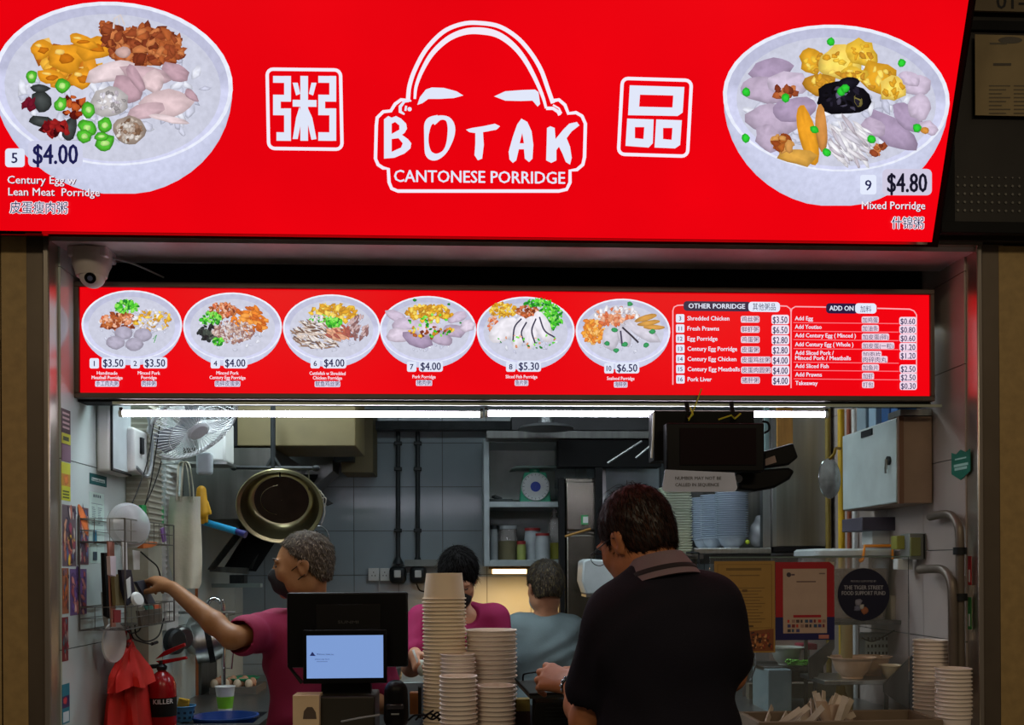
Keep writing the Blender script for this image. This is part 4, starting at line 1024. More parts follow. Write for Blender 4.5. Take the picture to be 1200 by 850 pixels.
# ---------------------------------------------------------------- wire basket with its clutter
y0 = W_(128, 620, .1).y; y1 = W_(188, 620, .1).y; zt = W_(150, 611, .1).z; zb = W_(150, 706, .1).z; zb2 = W_(150, 735, .1).z
X0, X1 = WX + .004, WX + .15
r = root('wire_rack', (X0, (y0 + y1) / 2, zb2), 'two-tier grey wire rack full of odds and ends on the left wall', 'rack')
wm = mat('wire_grey', C(110, 108, 104), .4, .7)
def wirebox(z0, z1, nm):
    g = MB()
    for z in (z0, z1, (z0 + z1) / 2): g.tube([(X0, y0, z), (X1, y0, z), (X1, y1, z), (X0, y1, z)], .0022 if z != (z0 + z1) / 2 else .0014, 6, close=True)
    n = 9
    for i in range(n + 1):
        y = y0 + (y1 - y0) * i / n; g.cyl((X1, y, z0), (X1, y, z1), .0013, n=5); g.cyl((X0, y, z0), (X1, y, z0), .0013, n=5)
    for i in range(4):
        x = X0 + (X1 - X0) * i / 3; g.cyl((x, y0, z0), (x, y0, z1), .0013, n=5); g.cyl((x, y1, z0), (x, y1, z1), .0013, n=5); g.cyl((x, y0, z0), (x, y1, z0), .0013, n=5)
    g.build(nm, wm, r, kind='stuff')
wirebox(zt - .075, zt, 'upper_basket'); wirebox(zb2, zb2 + .075, 'lower_basket')
g = MB()
for y in (y0, y1):
    g.cyl((X0, y, zb2), (X0, y, zt + .01), .003, n=6); g.cyl((X1, y, zb2), (X1, y, zt), .003, n=6)
g.build('uprights', wm, r)
# plastic dome lid leaning in the rack
lc = W_(151, 616, .12); la = Vector((.72, -.68, .1)).normalized(); lr = la.to_track_quat('Z', 'Y')
lm = Matrix(lr.to_matrix())
MB().lathe([(.076, -.008), (.078, 0), (.073, .006), (.067, .02), (.042, .03), (.001, .034)], lc, 32, lm).build('dome_cover', M['film'], None, 'round milky plastic lid leaning in the wire rack', 'lid')
# green folder
g = MB(); a = W_(170, 592, .1)
g.prism([W_(166, 592, .08), W_(192, 594, .05), W_(192, 616, .05), W_(187, 620, .06), W_(168, 612, .09)], (-.012, .004, 0)); one(g, 'plastic_bag', mat('green_sheet', C(10, 160, 84), .4, bump=.4, bscale=20), 'bright green plastic sheet behind the round lid', 'sheet')
# cards, envelopes, dark things in the rack
def slab(nm, lab, cat, pts, off, m, th=.012):
    g = MB(); g.prism([W_(x, y, off) for x, y in pts], (-th, 0, 0)); return one(g, nm, m, lab, cat, bevel=.001)
slab('envelope', 'dark upright folder at the left end of the wire rack', 'folder', [(122, 648), (128, 648), (130, 725), (125, 722)], .06, M['matt_black'])
slab('envelope', 'salmon envelope standing in the wire rack', 'envelope', [(127, 634), (134, 634), (136, 735), (131, 735)], .09, mat('salmon', C(170, 110, 92), .7), .006)
slab('card_pack', 'white and pink card pack in the wire rack below the lid', 'packet', [(129, 652), (136, 652), (136, 676), (130, 674)], .13, mat('pinkwhite', C(205, 190, 196), .6))
slab('envelope', 'long white slip hanging from the upper basket', 'paper', [(143, 634), (149, 634), (150, 668), (145, 668)], .13, mat('slip_white', C(200, 200, 196), .7), .003)
slab('envelope', 'second white slip hanging beside the first', 'paper', [(156, 645), (164, 646), (164, 668), (157, 668)], .10, mat('slip_white', C(200, 200, 196), .7), .003)
slab('notebook', 'olive notebook standing in the lower rack', 'notebook', [(134, 674), (144, 673), (146, 710), (136, 710)], .11, mat('olive', C(110, 98, 60), .7))
slab('wallet', 'navy wallet leaning in the rack below the slips', 'wallet', [(142, 668), (154, 668), (160, 702), (150, 710), (144, 690)], .12, mat('navy_leather', C(28, 28, 48), .5))
slab('card', 'white card tucked into the navy wallet', 'card', [(148, 680), (153, 676), (154, 698), (150, 702)], .135, mat('slip_white', C(200, 200, 196), .7), .002)
slab('phone_holder', 'dark slanted strap under the reaching hand', 'strap', [(160, 682), (169, 680), (183, 708), (176, 712)], .12, mat('slate_leather', C(50, 56, 68), .5))
slab('orange_tag', 'orange tag clipped at the right end of the rack', 'tag', [(180, 709), (188, 709), (189, 716), (182, 716)], .13, mat('orange_tag', C(210, 90, 50), .5), .004)
slab('teal_tag', 'teal tag beside the orange tag on the rack', 'tag', [(169, 710), (179, 710), (181, 717), (172, 716)], .13, mat('teal_tag', C(30, 130, 120), .5), .004)
slab('pouch', 'grey brown pouch in the lower basket under the tags', 'pouch', [(163, 716), (190, 713), (190, 728), (166, 734)], .135, mat('pouch', C(84, 76, 66), .7))
slab('red_packet', 'dark red packet in the lower basket', 'packet', [(134, 715), (142, 715), (142, 730), (134, 730)], .135, mat('dark_red_card', C(130, 30, 34), .6), .005)
slab('orange_packet', 'orange wrapped packet in the upper basket', 'packet', [(168, 637), (183, 635), (186, 638), (178, 642), (168, 643)], .13, mat('orange_wrap', C(190, 100, 40), .5), .02)
slab('purple_clip', 'purple clip hanging at the right end of the rack', 'clip', [(189, 620), (193, 618), (195, 634), (192, 636)], .13, mat('purple_clip', C(130, 90, 160), .5), .006)
g = MB(); a = W_(161, 703, .14); g.lathe([(.001, .008), (.02, .007), (.028, 0), (.02, -.007), (.001, -.008)], a, 18, Euler((0, R(75), R(-30))).to_matrix(), sy=1.0); one(g, 'charger_puck', M['white_plastic'], 'small round white charger hanging in the rack', 'charger')
for k, (pts, lab) in enumerate((([(158, 733), (160, 745), (172, 752), (186, 745), (192, 725)], 'black cable loop under the rack, widest loop'), ([(152, 735), (156, 748), (164, 752), (176, 755), (180, 754)], 'black cable under the rack ending in a plug'), ([(146, 733), (152, 742), (162, 740), (166, 733)], 'small black cable loop under the rack'), ([(165, 647), (174, 655), (184, 664), (188, 676)], 'black cable behind the reaching hand'))):
    g = MB(); g.tube(bez([W_(x, y, .12) for x, y in pts], 7), .0028, 6)
    if k == 1: g.cyl(W_(178, 755, .12), W_(184, 753, .12), .006, n=8)
    one(g, 'cable', M['matt_black'], lab, 'cable')
# white oval plate hanging, narrow brush
a = W_(131, 753, .06); g = MB(); g.lathe([(.001, .004), (.05, .004), (.068, .012), (.071, .008), (.05, -.004), (.001, -.005)], a, 28, Euler((0, R(90), R(-14))).to_matrix()); one(g, 'hanging_plate', mat('plate_white', C(190, 190, 188), .35), 'white round plastic plate hanging low on the left wall', 'plate')
one(MB().tube([W_(121, 694, .03), W_(123, 720, .03), W_(126, 744, .03)], [.008, .010, .006], 8, flat=.5), 'spatula', mat('spatula_grey', C(160, 156, 150), .5), 'pale plastic spatula hanging beside the white plate', 'spatula')
# hanging red aprons/bags
def drape(nm, lab, cx, top, bot, w0, w1, off, m, seed):
    rr = random.Random(seed); g = MB(); rows = []
    base = W_(cx, top, off); bz = W_(cx, bot, off).z; K = 12
    ph = [rr.uniform(0, 6) for _ in range(4)]
    for j in range(K + 1):
        t = j / K; w = w0 + (w1 - w0) * min(1, t * 1.6) ** .7; z = base.z + (bz - base.z) * t; row = []
        for i in range(36):
            a = 2 * PI * i / 36; f = 1 + (.16 + .12 * t) * math.sin(6 * a + ph[0] + t) + .14 * math.sin(11 * a + ph[1] - t * 2)
            row.append((base.x + .034 * f * math.sin(a) * (.4 + t), base.y + w * f * math.cos(a) * .5 + .01 * math.sin(t * 3), z + .008 * math.sin(3 * a + ph[2])))
        rows.append(row)
    g.rings(rows); return g
r0 = W_(148, 850, .06)
r = root('red_apron', (r0.x, r0.y, 1.0), 'bunched red cloth apron hanging from the rack', 'apron')
drape('a', '', 150, 752, 855, .05, .33, .06, None, 4).build('cloth', M['red_cloth'], r, smooth=60)
drape('b', '', 152, 762, 805, .07, .28, .09, None, 9).build('flap', M['red_cloth'], r, smooth=60)
one(MB().tube(bez([W_(150, 735, .07), W_(146, 748, .07), W_(149, 757, .07), W_(154, 748, .07), W_(150, 735, .07)], 5), .006, 6), 'apron_loop', mat('dark_red_tape', C(120, 20, 24), .7), 'dark red tape loop holding the red apron', 'loop')

# ---------------------------------------------------------------- fire extinguisher
c = P(190, 850, .62); bx = c.x; ez = P(190, 812, .62).z
r = root('fire_extinguisher', (bx, .62, 1.0), 'dark red fire extinguisher with a black band, beside the red apron', 'extinguisher')
er = .052
MB().lathe([(.001, -.25), (er, -.25), (er, 0), (er * .97, .03), (er * .8, .055), (er * .45, .075), (er * .3, .08), (er * .3, .09)], (bx, .62, ez), 32, cap0=True, cap1=True).build('cylinder', M['red_paint'], r)
MB().lathe([(er + .001, -.085), (er + .001, -.015)], (bx, .62, ez), 32).build('label_band', M['matt_black'], r)
q = Print(lambda x, y: (lambda a: Vector((bx + (er + .002) * math.sin(a), .62 - (er + .002) * math.cos(a), ez - y)))(x / er), (0, -1, 0), .0003)
q.text('KILLER', -.016, .036, .017, C(220, 218, 220), w=.072, bold=.03); q.build('lettering', M['print'], r)
MB().lathe([(.018, 0), (.02, .012), (.012, .02), (.012, .035)], (bx, .62, ez + .085), 16, cap0=True, cap1=True).build('valve', M['dark_iron'], r)
g = MB(); g.prism([(bx - .02, .61, ez + .118), (bx + .09, .61, ez + .135), (bx + .095, .61, ez + .125), (bx + .0, .61, ez + .105)], (0, .02, 0)); g.build('lower_lever', M['red_paint'], r, bevel=.002)
g = MB(); g.prism([(bx - .022, .61, ez + .125), (bx + .01, .61, ez + .155), (bx + .085, .61, ez + .185), (bx + .088, .61, ez + .172), (bx + .02, .61, ez + .14)], (0, .02, 0)); g.build('upper_lever', M['red_paint'], r, bevel=.002)
MB().tube(bez([(bx - .012, .62, ez + .1), (bx - .05, .6, ez + .09), (bx - .062, .6, ez + .02), (bx - .06, .6, ez - .2)], 7), .008, 8).build('hose', M['matt_black'], r)

# ---------------------------------------------------------------- back-left kitchen bench, sink and pans
r = root('sink_bench', (-.95, .9, 0), 'steel sink bench along the left wall of the kitchen', 'bench')
zt = .955
g = MB(); g.box((XL + .01, .68, zt - .035), (-.77, .72, zt)); g.box((XL + .01, 1.02, zt - .035), (-.77, 2.5, zt)); g.box((XL + .01, .72, zt - .035), (-1.08, 1.02, zt)); g.box((-.80, .72, zt - .035), (-.77, 1.02, zt))
g.build('top', M['steel'], r)
g = MB(); g.box((-1.08, .72, zt - .2), (-.80, .725, zt - .02)); g.box((-1.08, 1.015, zt - .2), (-.80, 1.02, zt - .02)); g.box((-1.08, .72, zt - .2), (-1.075, 1.02, zt - .02)); g.box((-.805, .72, zt - .2), (-.80, 1.02, zt - .02)); g.box((-1.08, .72, zt - .205), (-.80, 1.02, zt - .2)); g.build('basin', M['steel'], r)
for x in (XL + .04, -.82):
    for y in (.70, 2.4): MB().box((x, y, 0), (x + .035, y + .035, zt - .035)).build('leg', M['steel_dark'], r)
g = MB(); g.lathe([(.09, -.12), (.125, 0), (.132, 0), (.132, .006), (.122, .006), (.088, -.116), (.001, -.116)], (-.94, .87, zt + .004), 36); one(g, 'wash_basin', mat('blue_basin', C(20, 60, 130), .35), 'blue plastic basin sitting in the steel sink', 'basin')
# faucet
fb = P(262, 790, 1.4)
pts = bez([(fb.x, 1.4, zt), (fb.x, 1.4, P(262, 715, 1.4).z), P(258, 706, 1.4), P(251, 702, 1.4), P(244, 706, 1.38), P(242, 722, 1.36)], 7)
one(MB().tube(pts, .011, 12), 'faucet', M['chrome'], 'chrome gooseneck tap behind the reaching arm', 'tap')
# hanging pans
def pan(lab, px, py, rad, Y, depth, ang, m, nm='hanging_pan', cat='pan', handle=0):
    c = P(px, py, Y); r = root(nm, (c.x, c.y, c.z - rad), lab, cat)
    rt = Euler((R(90), 0, R(ang))).to_matrix()
    MB().lathe([(.001, depth), (rad * .75, depth), (rad * .93, depth * .7), (rad, 0), (rad * .985, -.002), (rad * .9, depth * .66), (rad * .72, depth - .003), (.001, depth - .003)], c, 32, rt).build('bowl', m, r)
    if handle: MB().tube([c + rt @ Vector((0, -rad, 0)) * -1, c + rt @ Vector((0, rad + handle, .004))], [.009, .007], 8, flat=.5).build('handle', M['dark_iron'], r)
    return r
pan('dark frying pan hanging edge-on under the rack, left one', 203, 752, .055, .92, .03, 62, M['dark_iron'])
pan('second dark pan hanging beside it with an orange glint', 212, 748, .05, 1.05, .03, 50, M['steel_dark'])
pan('silver ladle pan behind the arm by the tap', 232, 745, .09, 1.5, .07, 35, M['steel'])
g = MB(); zr_ = P(240, 718, 1.25).z; g.cyl((WX, 1.25, zr_), (P(276, 718, 1.25).x, 1.25, zr_), .006, n=8)
for hx in (246, 268): g.tube([P(hx, 717, 1.25), P(hx, 735, 1.25)], .003, 6)
one(g, 'pot_rail', M['steel'], 'thin steel rail from the left wall holding the pot and gripper', 'rail')
c = P(247, 752, 1.25); g = MB(); g.lathe([(.085, -.07), (.09, 0), (.075, .05), (.05, .06)], c, 28, Euler((0, R(80), R(15))).to_matrix(), cap0=True, cap1=True)
r = root('steel_pot', (c.x, c.y, c.z - .09), 'hanging steel pot with a black band behind the arm', 'pot'); g.build('body', M['steel'], r)
MB().lathe([(.088, -.02), (.0925, -.02), (.0925, .005), (.088, .005)], c, 28, Euler((0, R(80), R(15))).to_matrix()).build('band', M['matt_black'], r)
a = P(268, 752, 1.15); g = MB(); g.tube([P(263, 755, 1.15), P(262, 783, 1.15), P(271, 784, 1.15), P(274, 756, 1.15)], .005, 8, close=True); g.cyl(P(264, 751, 1.15), P(272, 751, 1.15), .012, n=12)
one(g, 'pot_clamp', M['chrome'], 'chrome pot gripper hanging under the steel pot', 'gripper')
g = MB(); g.cyl((WX, .85, P(188, 770, .85).z), P(190, 772, .85), .012, n=10); g.cyl(P(186, 764, .85), P(186, 780, .85), .012, n=10); one(g, 'wall_valve', M['dark_iron'], 'dark valve knob on the left wall under the pans', 'valve')
# shelf rail behind
g = MB(); a = P(240, 668, 1.9)
g.box((a.x - .02, 1.86, a.z - .012), (P(285, 668, 1.9).x, 1.92, a.z)); one(g, 'rail', M['steel'], 'steel rail under the exhaust hood at the left', 'rail')
g = MB(); pbox(g, 198, 690, 204, 850, 1.25, .04); one(g, 'support_post', M['steel_dark'], 'thin dark steel post behind the fire extinguisher', 'post')
g = MB(); pbox(g, 217, 770, 236, 850, 1.6, .3); one(g, 'gas_burner_side', M['steel_dark'], 'dark steel cabinet side under the hanging pots', 'cabinet')
g = MB(); a = P(229, 690, 1.6); g.cyl((a.x, 1.6, zt), (a.x, 1.6, a.z), .012, n=10); one(g, 'orange_pipe', mat('orange_brown', C(150, 80, 30), .5), 'orange brown gas pipe behind the tote bag', 'pipe')
# blue basket with sponge
a = P(216, 838, .80)
r = root('blue_basket', (a.x, .8, zt), 'small light blue plastic basket beside the extinguisher', 'basket')
g = MB(); rows = []
for j, (w_, z_) in enumerate(((.030, 0), (.034, .02), (.038, .04), (.042, .058))): rows.append([(a.x + w_ * math.cos(2 * PI * i / 20), .80 + w_ * math.sin(2 * PI * i / 20), zt + z_) for i in range(20)])
g.rings(rows, True, False); g.build('body', mat('sky_plastic', C(70, 130, 175), .45), r)
g = MB()
for k in range(10):
    b = 2 * PI * k / 10
    for z_, w_ in ((.015, .0335), (.035, .0375)): g.obox((a.x + w_ * math.cos(b), .8 + w_ * math.sin(b), zt + z_), (.003, .010, .009), (0, 0, b))
g.build('holes', mat('hole_blue', C(20, 50, 76), .7), r, kind='stuff')
MB().tube([(a.x + .043 * math.cos(2 * PI * i / 20), .8 + .043 * math.sin(2 * PI * i / 20), zt + .058) for i in range(20)], .003, 6, close=True).build('rim', mat('sky_plastic', C(70, 130, 175), .45), r)
one(MB().obox((a.x - .004, .8, zt + .062), (.042, .02, .05), (0, R(12), 0)), 'sponge', mat('yellow_sponge', C(190, 150, 40), .9, bump=.5, bscale=300), 'yellow sponge sitting in the blue basket', 'sponge', bevel=.003)
# plastic cup with green drink and egg tray shelf
a = P(264, 834, 1.06); a.z = zt
r = root('drink_cup', (a.x, 1.06, a.z), 'white disposable cup with a green print on the back bench', 'cup')
g = MB(); g.lathe([(.001, 0), (.028, 0), (.040, .10), (.042, .10), (.042, .104), (.039, .104), (.038, .098), (.001, .09)], (a.x, 1.06, a.z), 24); g.build('body', M['white_plastic'], r)
g = MB(); g.lathe([(.0298, .012), (.0362, .062)], (a.x, 1.06, a.z), 24); g.build('print', mat('lime_print', C(120, 190, 40), .5), r)
rr = random.Random(8)
et = P(262, 812, 1.62)
g = MB(); g.box((P(245, 800, 1.6).x, 1.6, zt), (P(300, 800, 1.6).x, 1.85, P(270, 806, 1.6).z)); one(g, 'egg_tray', mat('tray_grey', C(84, 78, 70), .8), 'grey tray of eggs behind the green cup', 'tray')
for k in range(11):
    ec = P(251 + k * 4.5, 802 - (k % 3) * 2.2, 1.62 + .03 * (k % 3)); m_ = mat('egg_brown', C(176, 128, 96), .5) if k % 3 else mat('egg_pale', C(196, 176, 150), .5)
    MB().ell(ec, (.019, .019, .024), n=12, k=8).build('egg', m_, None, ('brown egg, ' if k % 3 else 'pale egg, ') + ordn(k + 1) + ' from the left in the grey tray', 'egg', 'eggs in the grey tray')
g = MB(); c = P(285, 795, 1.7); g.lathe([(.001, -.035), (.04, -.035), (.075, 0), (.078, 0), (.078, .005), (.07, .005), (.038, -.03), (.001, -.03)], c, 28); one(g, 'green_bowl', mat('green_plastic', C(30, 120, 80), .4), 'green plastic bowl on the egg tray', 'bowl')
# ---------------------------------------------------------------- exhaust hood, ducts and hanging basin (back left)
r = root('exhaust_hood', (-.95, 1.7, 1.7), 'big steel exhaust hood with slanted filters over the stove', 'hood')
hm = mat('hood_steel', C(92, 92, 88), .38, .9, var=.3, scale=3, stretch=(6, 6, .6), bump=.04, bscale=20)
a = P(240, 480, 1.3); xr = P(392, 500, 2.2).x
g = MB(); g.prism([(XL + .02, 1.35, 2.09), (XL + .02, 1.35, P(260, 640, 1.35).z + .12), (XL + .02, 2.55, 1.75), (XL + .02, 2.6, 2.09)], (.40, 0, 0)); g.build('side_body', hm, r, smooth=0)
g = MB(); y_ = 2.3
g.prism([P(300, 500, y_), P(390, 522, y_), P(390, 552, y_), P(368, 572, y_), P(300, 572, y_)], (0, .28, 0)); g.build('canopy', mat('hood_bright', C(140, 142, 140), .3, .9, var=.2), r, smooth=0)
g = MB(); g.prism([P(262, 668, 1.75), P(300, 670, 1.75), P(372, 560, 2.15), P(330, 560, 2.15)], (0, .03, .02)); g.build('filter_panel', M['matt_black'], r, smooth=0)
g = MB(); g.prism([P(243, 668, 1.7), P(252, 668, 1.7), P(336, 560, 2.1), P(325, 560, 2.1)], (0, .02, .01)); g.build('edge_strip', M['steel'], r, smooth=0)
g = MB(); g.prism([P(292, 666, 1.76), P(297, 667, 1.76), P(368, 562, 2.16), P(360, 562, 2.16)], (0, .01, .01)); g.build('filter_divider', M['steel_dark'], r, smooth=0)
g = MB(); g.prism([P(246, 664, 1.72), P(290, 666, 1.72), P(290, 673, 1.72), P(246, 670, 1.72)], (0, .04, 0)); g.build('gutter', M['steel_dark'], r, smooth=0)
g = MB(); pbox(g, 269, 674, 286, 684, 1.72, .08); g.build('drain_box', M['dark_iron'], r)
g = MB(); pbox(g, 248, 684, 305, 689, 1.9, .06); one(g, 'glass_shelf', mat('pale_shelf', C(150, 170, 168), .3), 'pale shelf below the hood left of the masked man', 'shelf')
r = root('painted_duct', (-.6, 2.0, 2.1), 'beige painted air duct boxes above the exhaust hood', 'duct')
g = MB(); a0 = P(278, 527, 1.36); a1 = P(416.5, 480, 1.36); g.box((a0.x, 1.36, 2.10), (a1.x, 1.8, 2.5)); g.build('main_box', M['beige_duct'], r, bevel=.004)
g = MB(); pbox(g, 400, 480, 437, 554, 2.30, .28); g.build('branch_box', M['beige_duct'], r, bevel=.004)
g = MB(); pbox(g, 391, 527, 414, 540, 2.2, .1); g.build('damper', M['dark_iron'], r)
g = MB(); a0 = P(264, 527, 1.36); a1 = P(277.5, 480, 1.36); g.box((a0.x, 1.38, 2.10), (a1.x, 1.8, 2.5)); one(g, 'duct_gap_panel', M['matt_black'], 'black panel left of the beige duct', 'panel')
# black T bar
c_b = P(328, 560, 1.15)
r = root('hanging_bar', (-.8, 1.2, 1.95), 'black iron T-shaped bar that holds the steel basin', 'bar')
bm_ = M['dark_iron']
MB().cyl(P(320, 470, 1.2), P(320, 549, 1.2), .011, n=12).build('upright', bm_, r)
MB().cyl(P(274, 548, 1.2), P(370, 549, 1.2), .0085, n=12).build('crossbar', bm_, r)
MB().tube([P(328, 549, 1.2), P(328, 554, 1.19), c_b], .004, 6).build('hook', bm_, r)
g = MB(); g.ell(P(274, 548, 1.2), (.016, .014, .014)); g.build('end_knob', bm_, r)
g = MB(); g.ell(P(370, 549, 1.2), (.018, .014, .014)); g.build('end_knob', bm_, r)
g = MB(); g.tube([P(320, 535, 1.2), P(313, 547, 1.2)], .008); g.tube([P(320, 535, 1.2), P(328, 547, 1.2)], .008); g.build('gusset', bm_, r)
# steel basin
c = P(328, 593.5, 1.16); tilt = Euler((R(90 + 18), 0, R(6))).to_matrix()
r = root('steel_basin', (c.x, c.y, c.z - .19), 'large round steel basin hanging on the black bar', 'basin')
bs = mat('basin_steel', C(168, 160, 122), .3, 1, var=.15, scale=3, bump=.05, bscale=12)
Rb = .180; sy_ = .9
MB().lathe([(.001, -.115), (Rb * .66, -.115), (Rb * .76, -.105), (Rb * .84, -.07), (Rb * .93, -.008), (Rb, 0), (Rb + .004, .003), (Rb, .006), (Rb * .92, -.001), (Rb * .83, -.066), (Rb * .745, -.098), (Rb * .65, -.108), (.001, -.108)], c, 64, tilt, sy=sy_).build('body', bs, r)
MB().lathe([(.001, -.1075), (Rb * .66, -.1075)], c, 48, tilt, sy=sy_).build('dark_bottom', mat('basin_bottom_dark', C(52, 46, 38), .45, .8, var=.3), r)  # darker disc laid over the basin floor
g = MB(); pts = [c + tilt @ Vector((Rb * .5 * math.cos(a), Rb * .42 * math.sin(a) * sy_, -.106)) for a in [R(100 + 12 * i) for i in range(14)]]; g.tube(pts, .0015, 5); g.build('scratch', bs, r)
# ladle things right of basin
g = MB(); pts = [P(370, 568, 1.3), P(377, 580, 1.3), P(390, 590, 1.3), P(383, 593, 1.3), P(372, 580, 1.3)]; g.prism(pts, (0, .02, 0)); one(g, 'black_scoop', M['matt_black'], 'black wire-bound scoop right of the steel basin', 'scoop')
for k in range(3): pass
g = MB()
for k in range(3): g.tube(bez([P(369 + k * 4, 574 + k * 5, 1.29), P(376 + k * 3, 576 + k * 4, 1.28), P(377 + k * 2, 584 + k * 5, 1.29)], 4), .0022, 5)
g.tube(bez([P(377, 585, 1.28), P(381, 600, 1.3), P(376, 616, 1.3)], 5), .002, 5)
one(g, 'white_string', mat('string', C(170, 160, 150), .8), 'pale string tied around the black scoop', 'string')
g = MB(); g.tube([P(374 + 11 * math.cos(R(t)), 630 + 13 * math.sin(R(t)), 1.35) for t in range(-120, 60, 12)], .0035, 6); one(g, 'wire_ring', M['steel_dark'], 'thin wire ring behind the grey-haired man', 'ring')
g = MB(); g.cyl(P(362, 549, 1.22), P(362, 575, 1.24), .003, n=6); one(g, 'hook_rod', M['steel_dark'], 'thin rod hanging from the right end of the black bar', 'rod')

# ---------------------------------------------------------------- back wall: conduits, sockets, beam
yb = YB - .03
g = MB(); pbox(g, 437, 494, 770, 503, yb - .12, .1); one(g, 'ceiling_beam', M['dark_iron'], 'dark beam running along the top of the back wall', 'beam')
for k, x in enumerate((466.5, 489.5)):
    a = P(x, 495, yb); b = P(x, 662, yb)
    r = root('conduit', (a.x, yb, b.z), 'black vertical conduit on the back wall, %s of two' % ('left' if k == 0 else 'right'), 'conduit')
    MB().cyl(a, b, .0125, n=12).build('pipe', mat('conduit_black', C(30, 38, 40), .5), r)
    for y in (520, 550, 622): c = P(x, y, yb); MB().obox((c.x, yb, c.z), (.045, .034, .022)).build('clip', mat('conduit_black', C(30, 38, 40), .5), r, bevel=.004)
    c = P(x, 661, yb); MB().lathe([(.013, .04), (.028, .01), (.03, 0)], c, 14).build('flare', mat('conduit_black', C(30, 38, 40), .5), r)
for k, (x0, x1) in enumerate(((432, 444.5), (445.5, 457))):
    c0_ = P(x0, 681, yb + .02); c1_ = P(x1, 666, yb + .02)
    r = root('wall_socket', (c0_.x, yb, c0_.z), 'white wall socket left of the conduits, %s of the pair' % ('left' if k == 0 else 'right'), 'socket')
    MB().box((c0_.x, yb - .005, c0_.z), (c1_.x, yb + .025, c1_.z)).build('plate', M['white_plastic'], r, bevel=.003)
    g = MB(); mx_ = (c0_.x + c1_.x) / 2
    for dx, dz in ((0, .012), (-.009, -.006), (.009, -.006)): g.obox((mx_ + dx, yb - .006, (c0_.z + c1_.z) / 2 + dz), (.004, .002, .008))
    g.build('pin_holes', M['black'], r, kind='stuff')
g = MB(); c = P(444, 690, yb); g.box((c.x - .004, yb, P(444, 690, yb).z - .05), (c.x + .004, yb + .01, P(444, 681, yb).z)); one(g, 'socket_conduit', M['grey_plastic'], 'short grey conduit under the white sockets', 'conduit')
for k, x in enumerate((466, 490)):
    c = P(x, 674, yb - .03)
    r = root('isolator_switch', (c.x, yb - .03, c.z - .05), 'round black isolator with a white switch, %s of two' % ('left' if k == 0 else 'right'), 'switch')
    MB().obox((c.x, yb - .01, c.z), (.095, .07, .1)).build('housing', M['dark_iron'], r, bevel=.025, seg=4)
    MB().obox((c.x, yb - .05, c.z + .006), (.038, .012, .042)).build('switch', M['white_plastic'], r, bevel=.004)
g = MB(); pbox(g, 474, 656, 516, 664, yb - .03, .05); one(g, 'cable_tray', mat('tray_pale', C(130, 136, 132), .5), 'pale cable tray above the black isolators', 'tray')
g = MB(); g.tube(bez([P(488, 684, yb - .03), P(492, 692, yb - .03), P(500, 694, yb - .03)], 5), .005, 6); one(g, 'cable', M['matt_black'], 'short black cable below the right isolator', 'cable')

# ---------------------------------------------------------------- shelf cabinet with kitchen scale
Yc = 2.15
r = root('shelf_cabinet', (P(640, 660, Yc).x, Yc, P(640, 664, Yc).z), 'open white-framed shelf cabinet on the back wall', 'cabinet')
cw_ = mat('cabinet_frame', C(150, 162, 164), .35, .3)
x0, x1 = P(567, 600, Yc).x, P(704, 600, Yc).x; zt_, zb_ = P(600, 514, Yc).z, P(600, 664, Yc).z; zs = P(600, 588, Yc).z
MB().box((x0, Yc, zb_), (x0 + .03, 2.58, zt_)).build('side_panel', cw_, r, bevel=.002)
MB().box((x1 - .02, Yc, zb_), (x1, 2.58, zt_)).build('side_panel', cw_, r, bevel=.002)
MB().box((x0 + .03, Yc, zt_ - .022), (x1 - .02, 2.58, zt_)).build('top_panel', cw_, r, bevel=.002)
MB().box((x0 + .03, Yc, zs - .03), (x1 - .02, 2.58, zs)).build('shelf', cw_, r, bevel=.002)
MB().box((x0 + .03, Yc, zb_), (x1 - .02, 2.58, zb_ + .034)).build('shelf', cw_, r, bevel=.002)
MB().box((x0 + .03, 2.57, zb_), (x1 - .02, 2.58, zt_)).build('back_panel', mat('cab_back', C(190, 198, 194), .6), r)
# scale
c = P(627, 588, 2.3); zs0 = zs
r = root('kitchen_scale', (c.x, 2.3, zs0), 'green kitchen scale with round white dial on the upper shelf', 'scale')
grn = mat('scale_green', C(30, 140, 104), .35)
g = MB(); g.prism([(c.x - .085, 2.27, zs0), (c.x + .085, 2.27, zs0), (c.x + .08, 2.27, zs0 + .06), (c.x + .06, 2.27, zs0 + .168), (c.x - .06, 2.27, zs0 + .168), (c.x - .08, 2.27, zs0 + .06)], (0, .12, 0)); g.build('body', grn, r, bevel=.006)
dc = Vector((c.x, 2.262, zs0 + .088)); rt = Euler((R(90), 0, 0)).to_matrix()
MB().lathe([(.001, .004), (.070, .004), (.073, .008), (.077, .004), (.077, -.02)], dc, 36, rt).build('dial', mat('dial_white', C(180, 186, 186), .3), r)
MB().lathe([(.001, .0055), (.028, .0055)], dc, 24, rt).build('dial_centre', mat('dial_blue', C(30, 60, 150), .4), r)
g = MB()
for k in range(20):
    a = 2 * PI * k / 20; g.obox(dc + Vector((.067 * math.sin(a), -.0055, .067 * math.cos(a))), (.002, .001, .012), (0, a, 0))
g.build('dial_marks', M['black'], r, kind='stuff')
g = MB(); g.cyl((c.x, 2.33, zs0 + .16), (c.x, 2.33, zs0 + .19), .03, n=14); g.build('neck', grn, r)
g = MB(); zt2 = zs0 + .19
g.prism([(c.x - .135, 2.24, zt2 - .006), (c.x - .1, 2.24, zt2 + .012), (c.x + .12, 2.24, zt2 + .012), (c.x + .12, 2.24, zt2), (c.x - .095, 2.24, zt2)], (0, .2, 0)); g.build('tray', mat('scale_tray', C(120, 140, 134), .4, .4), r, bevel=.002)
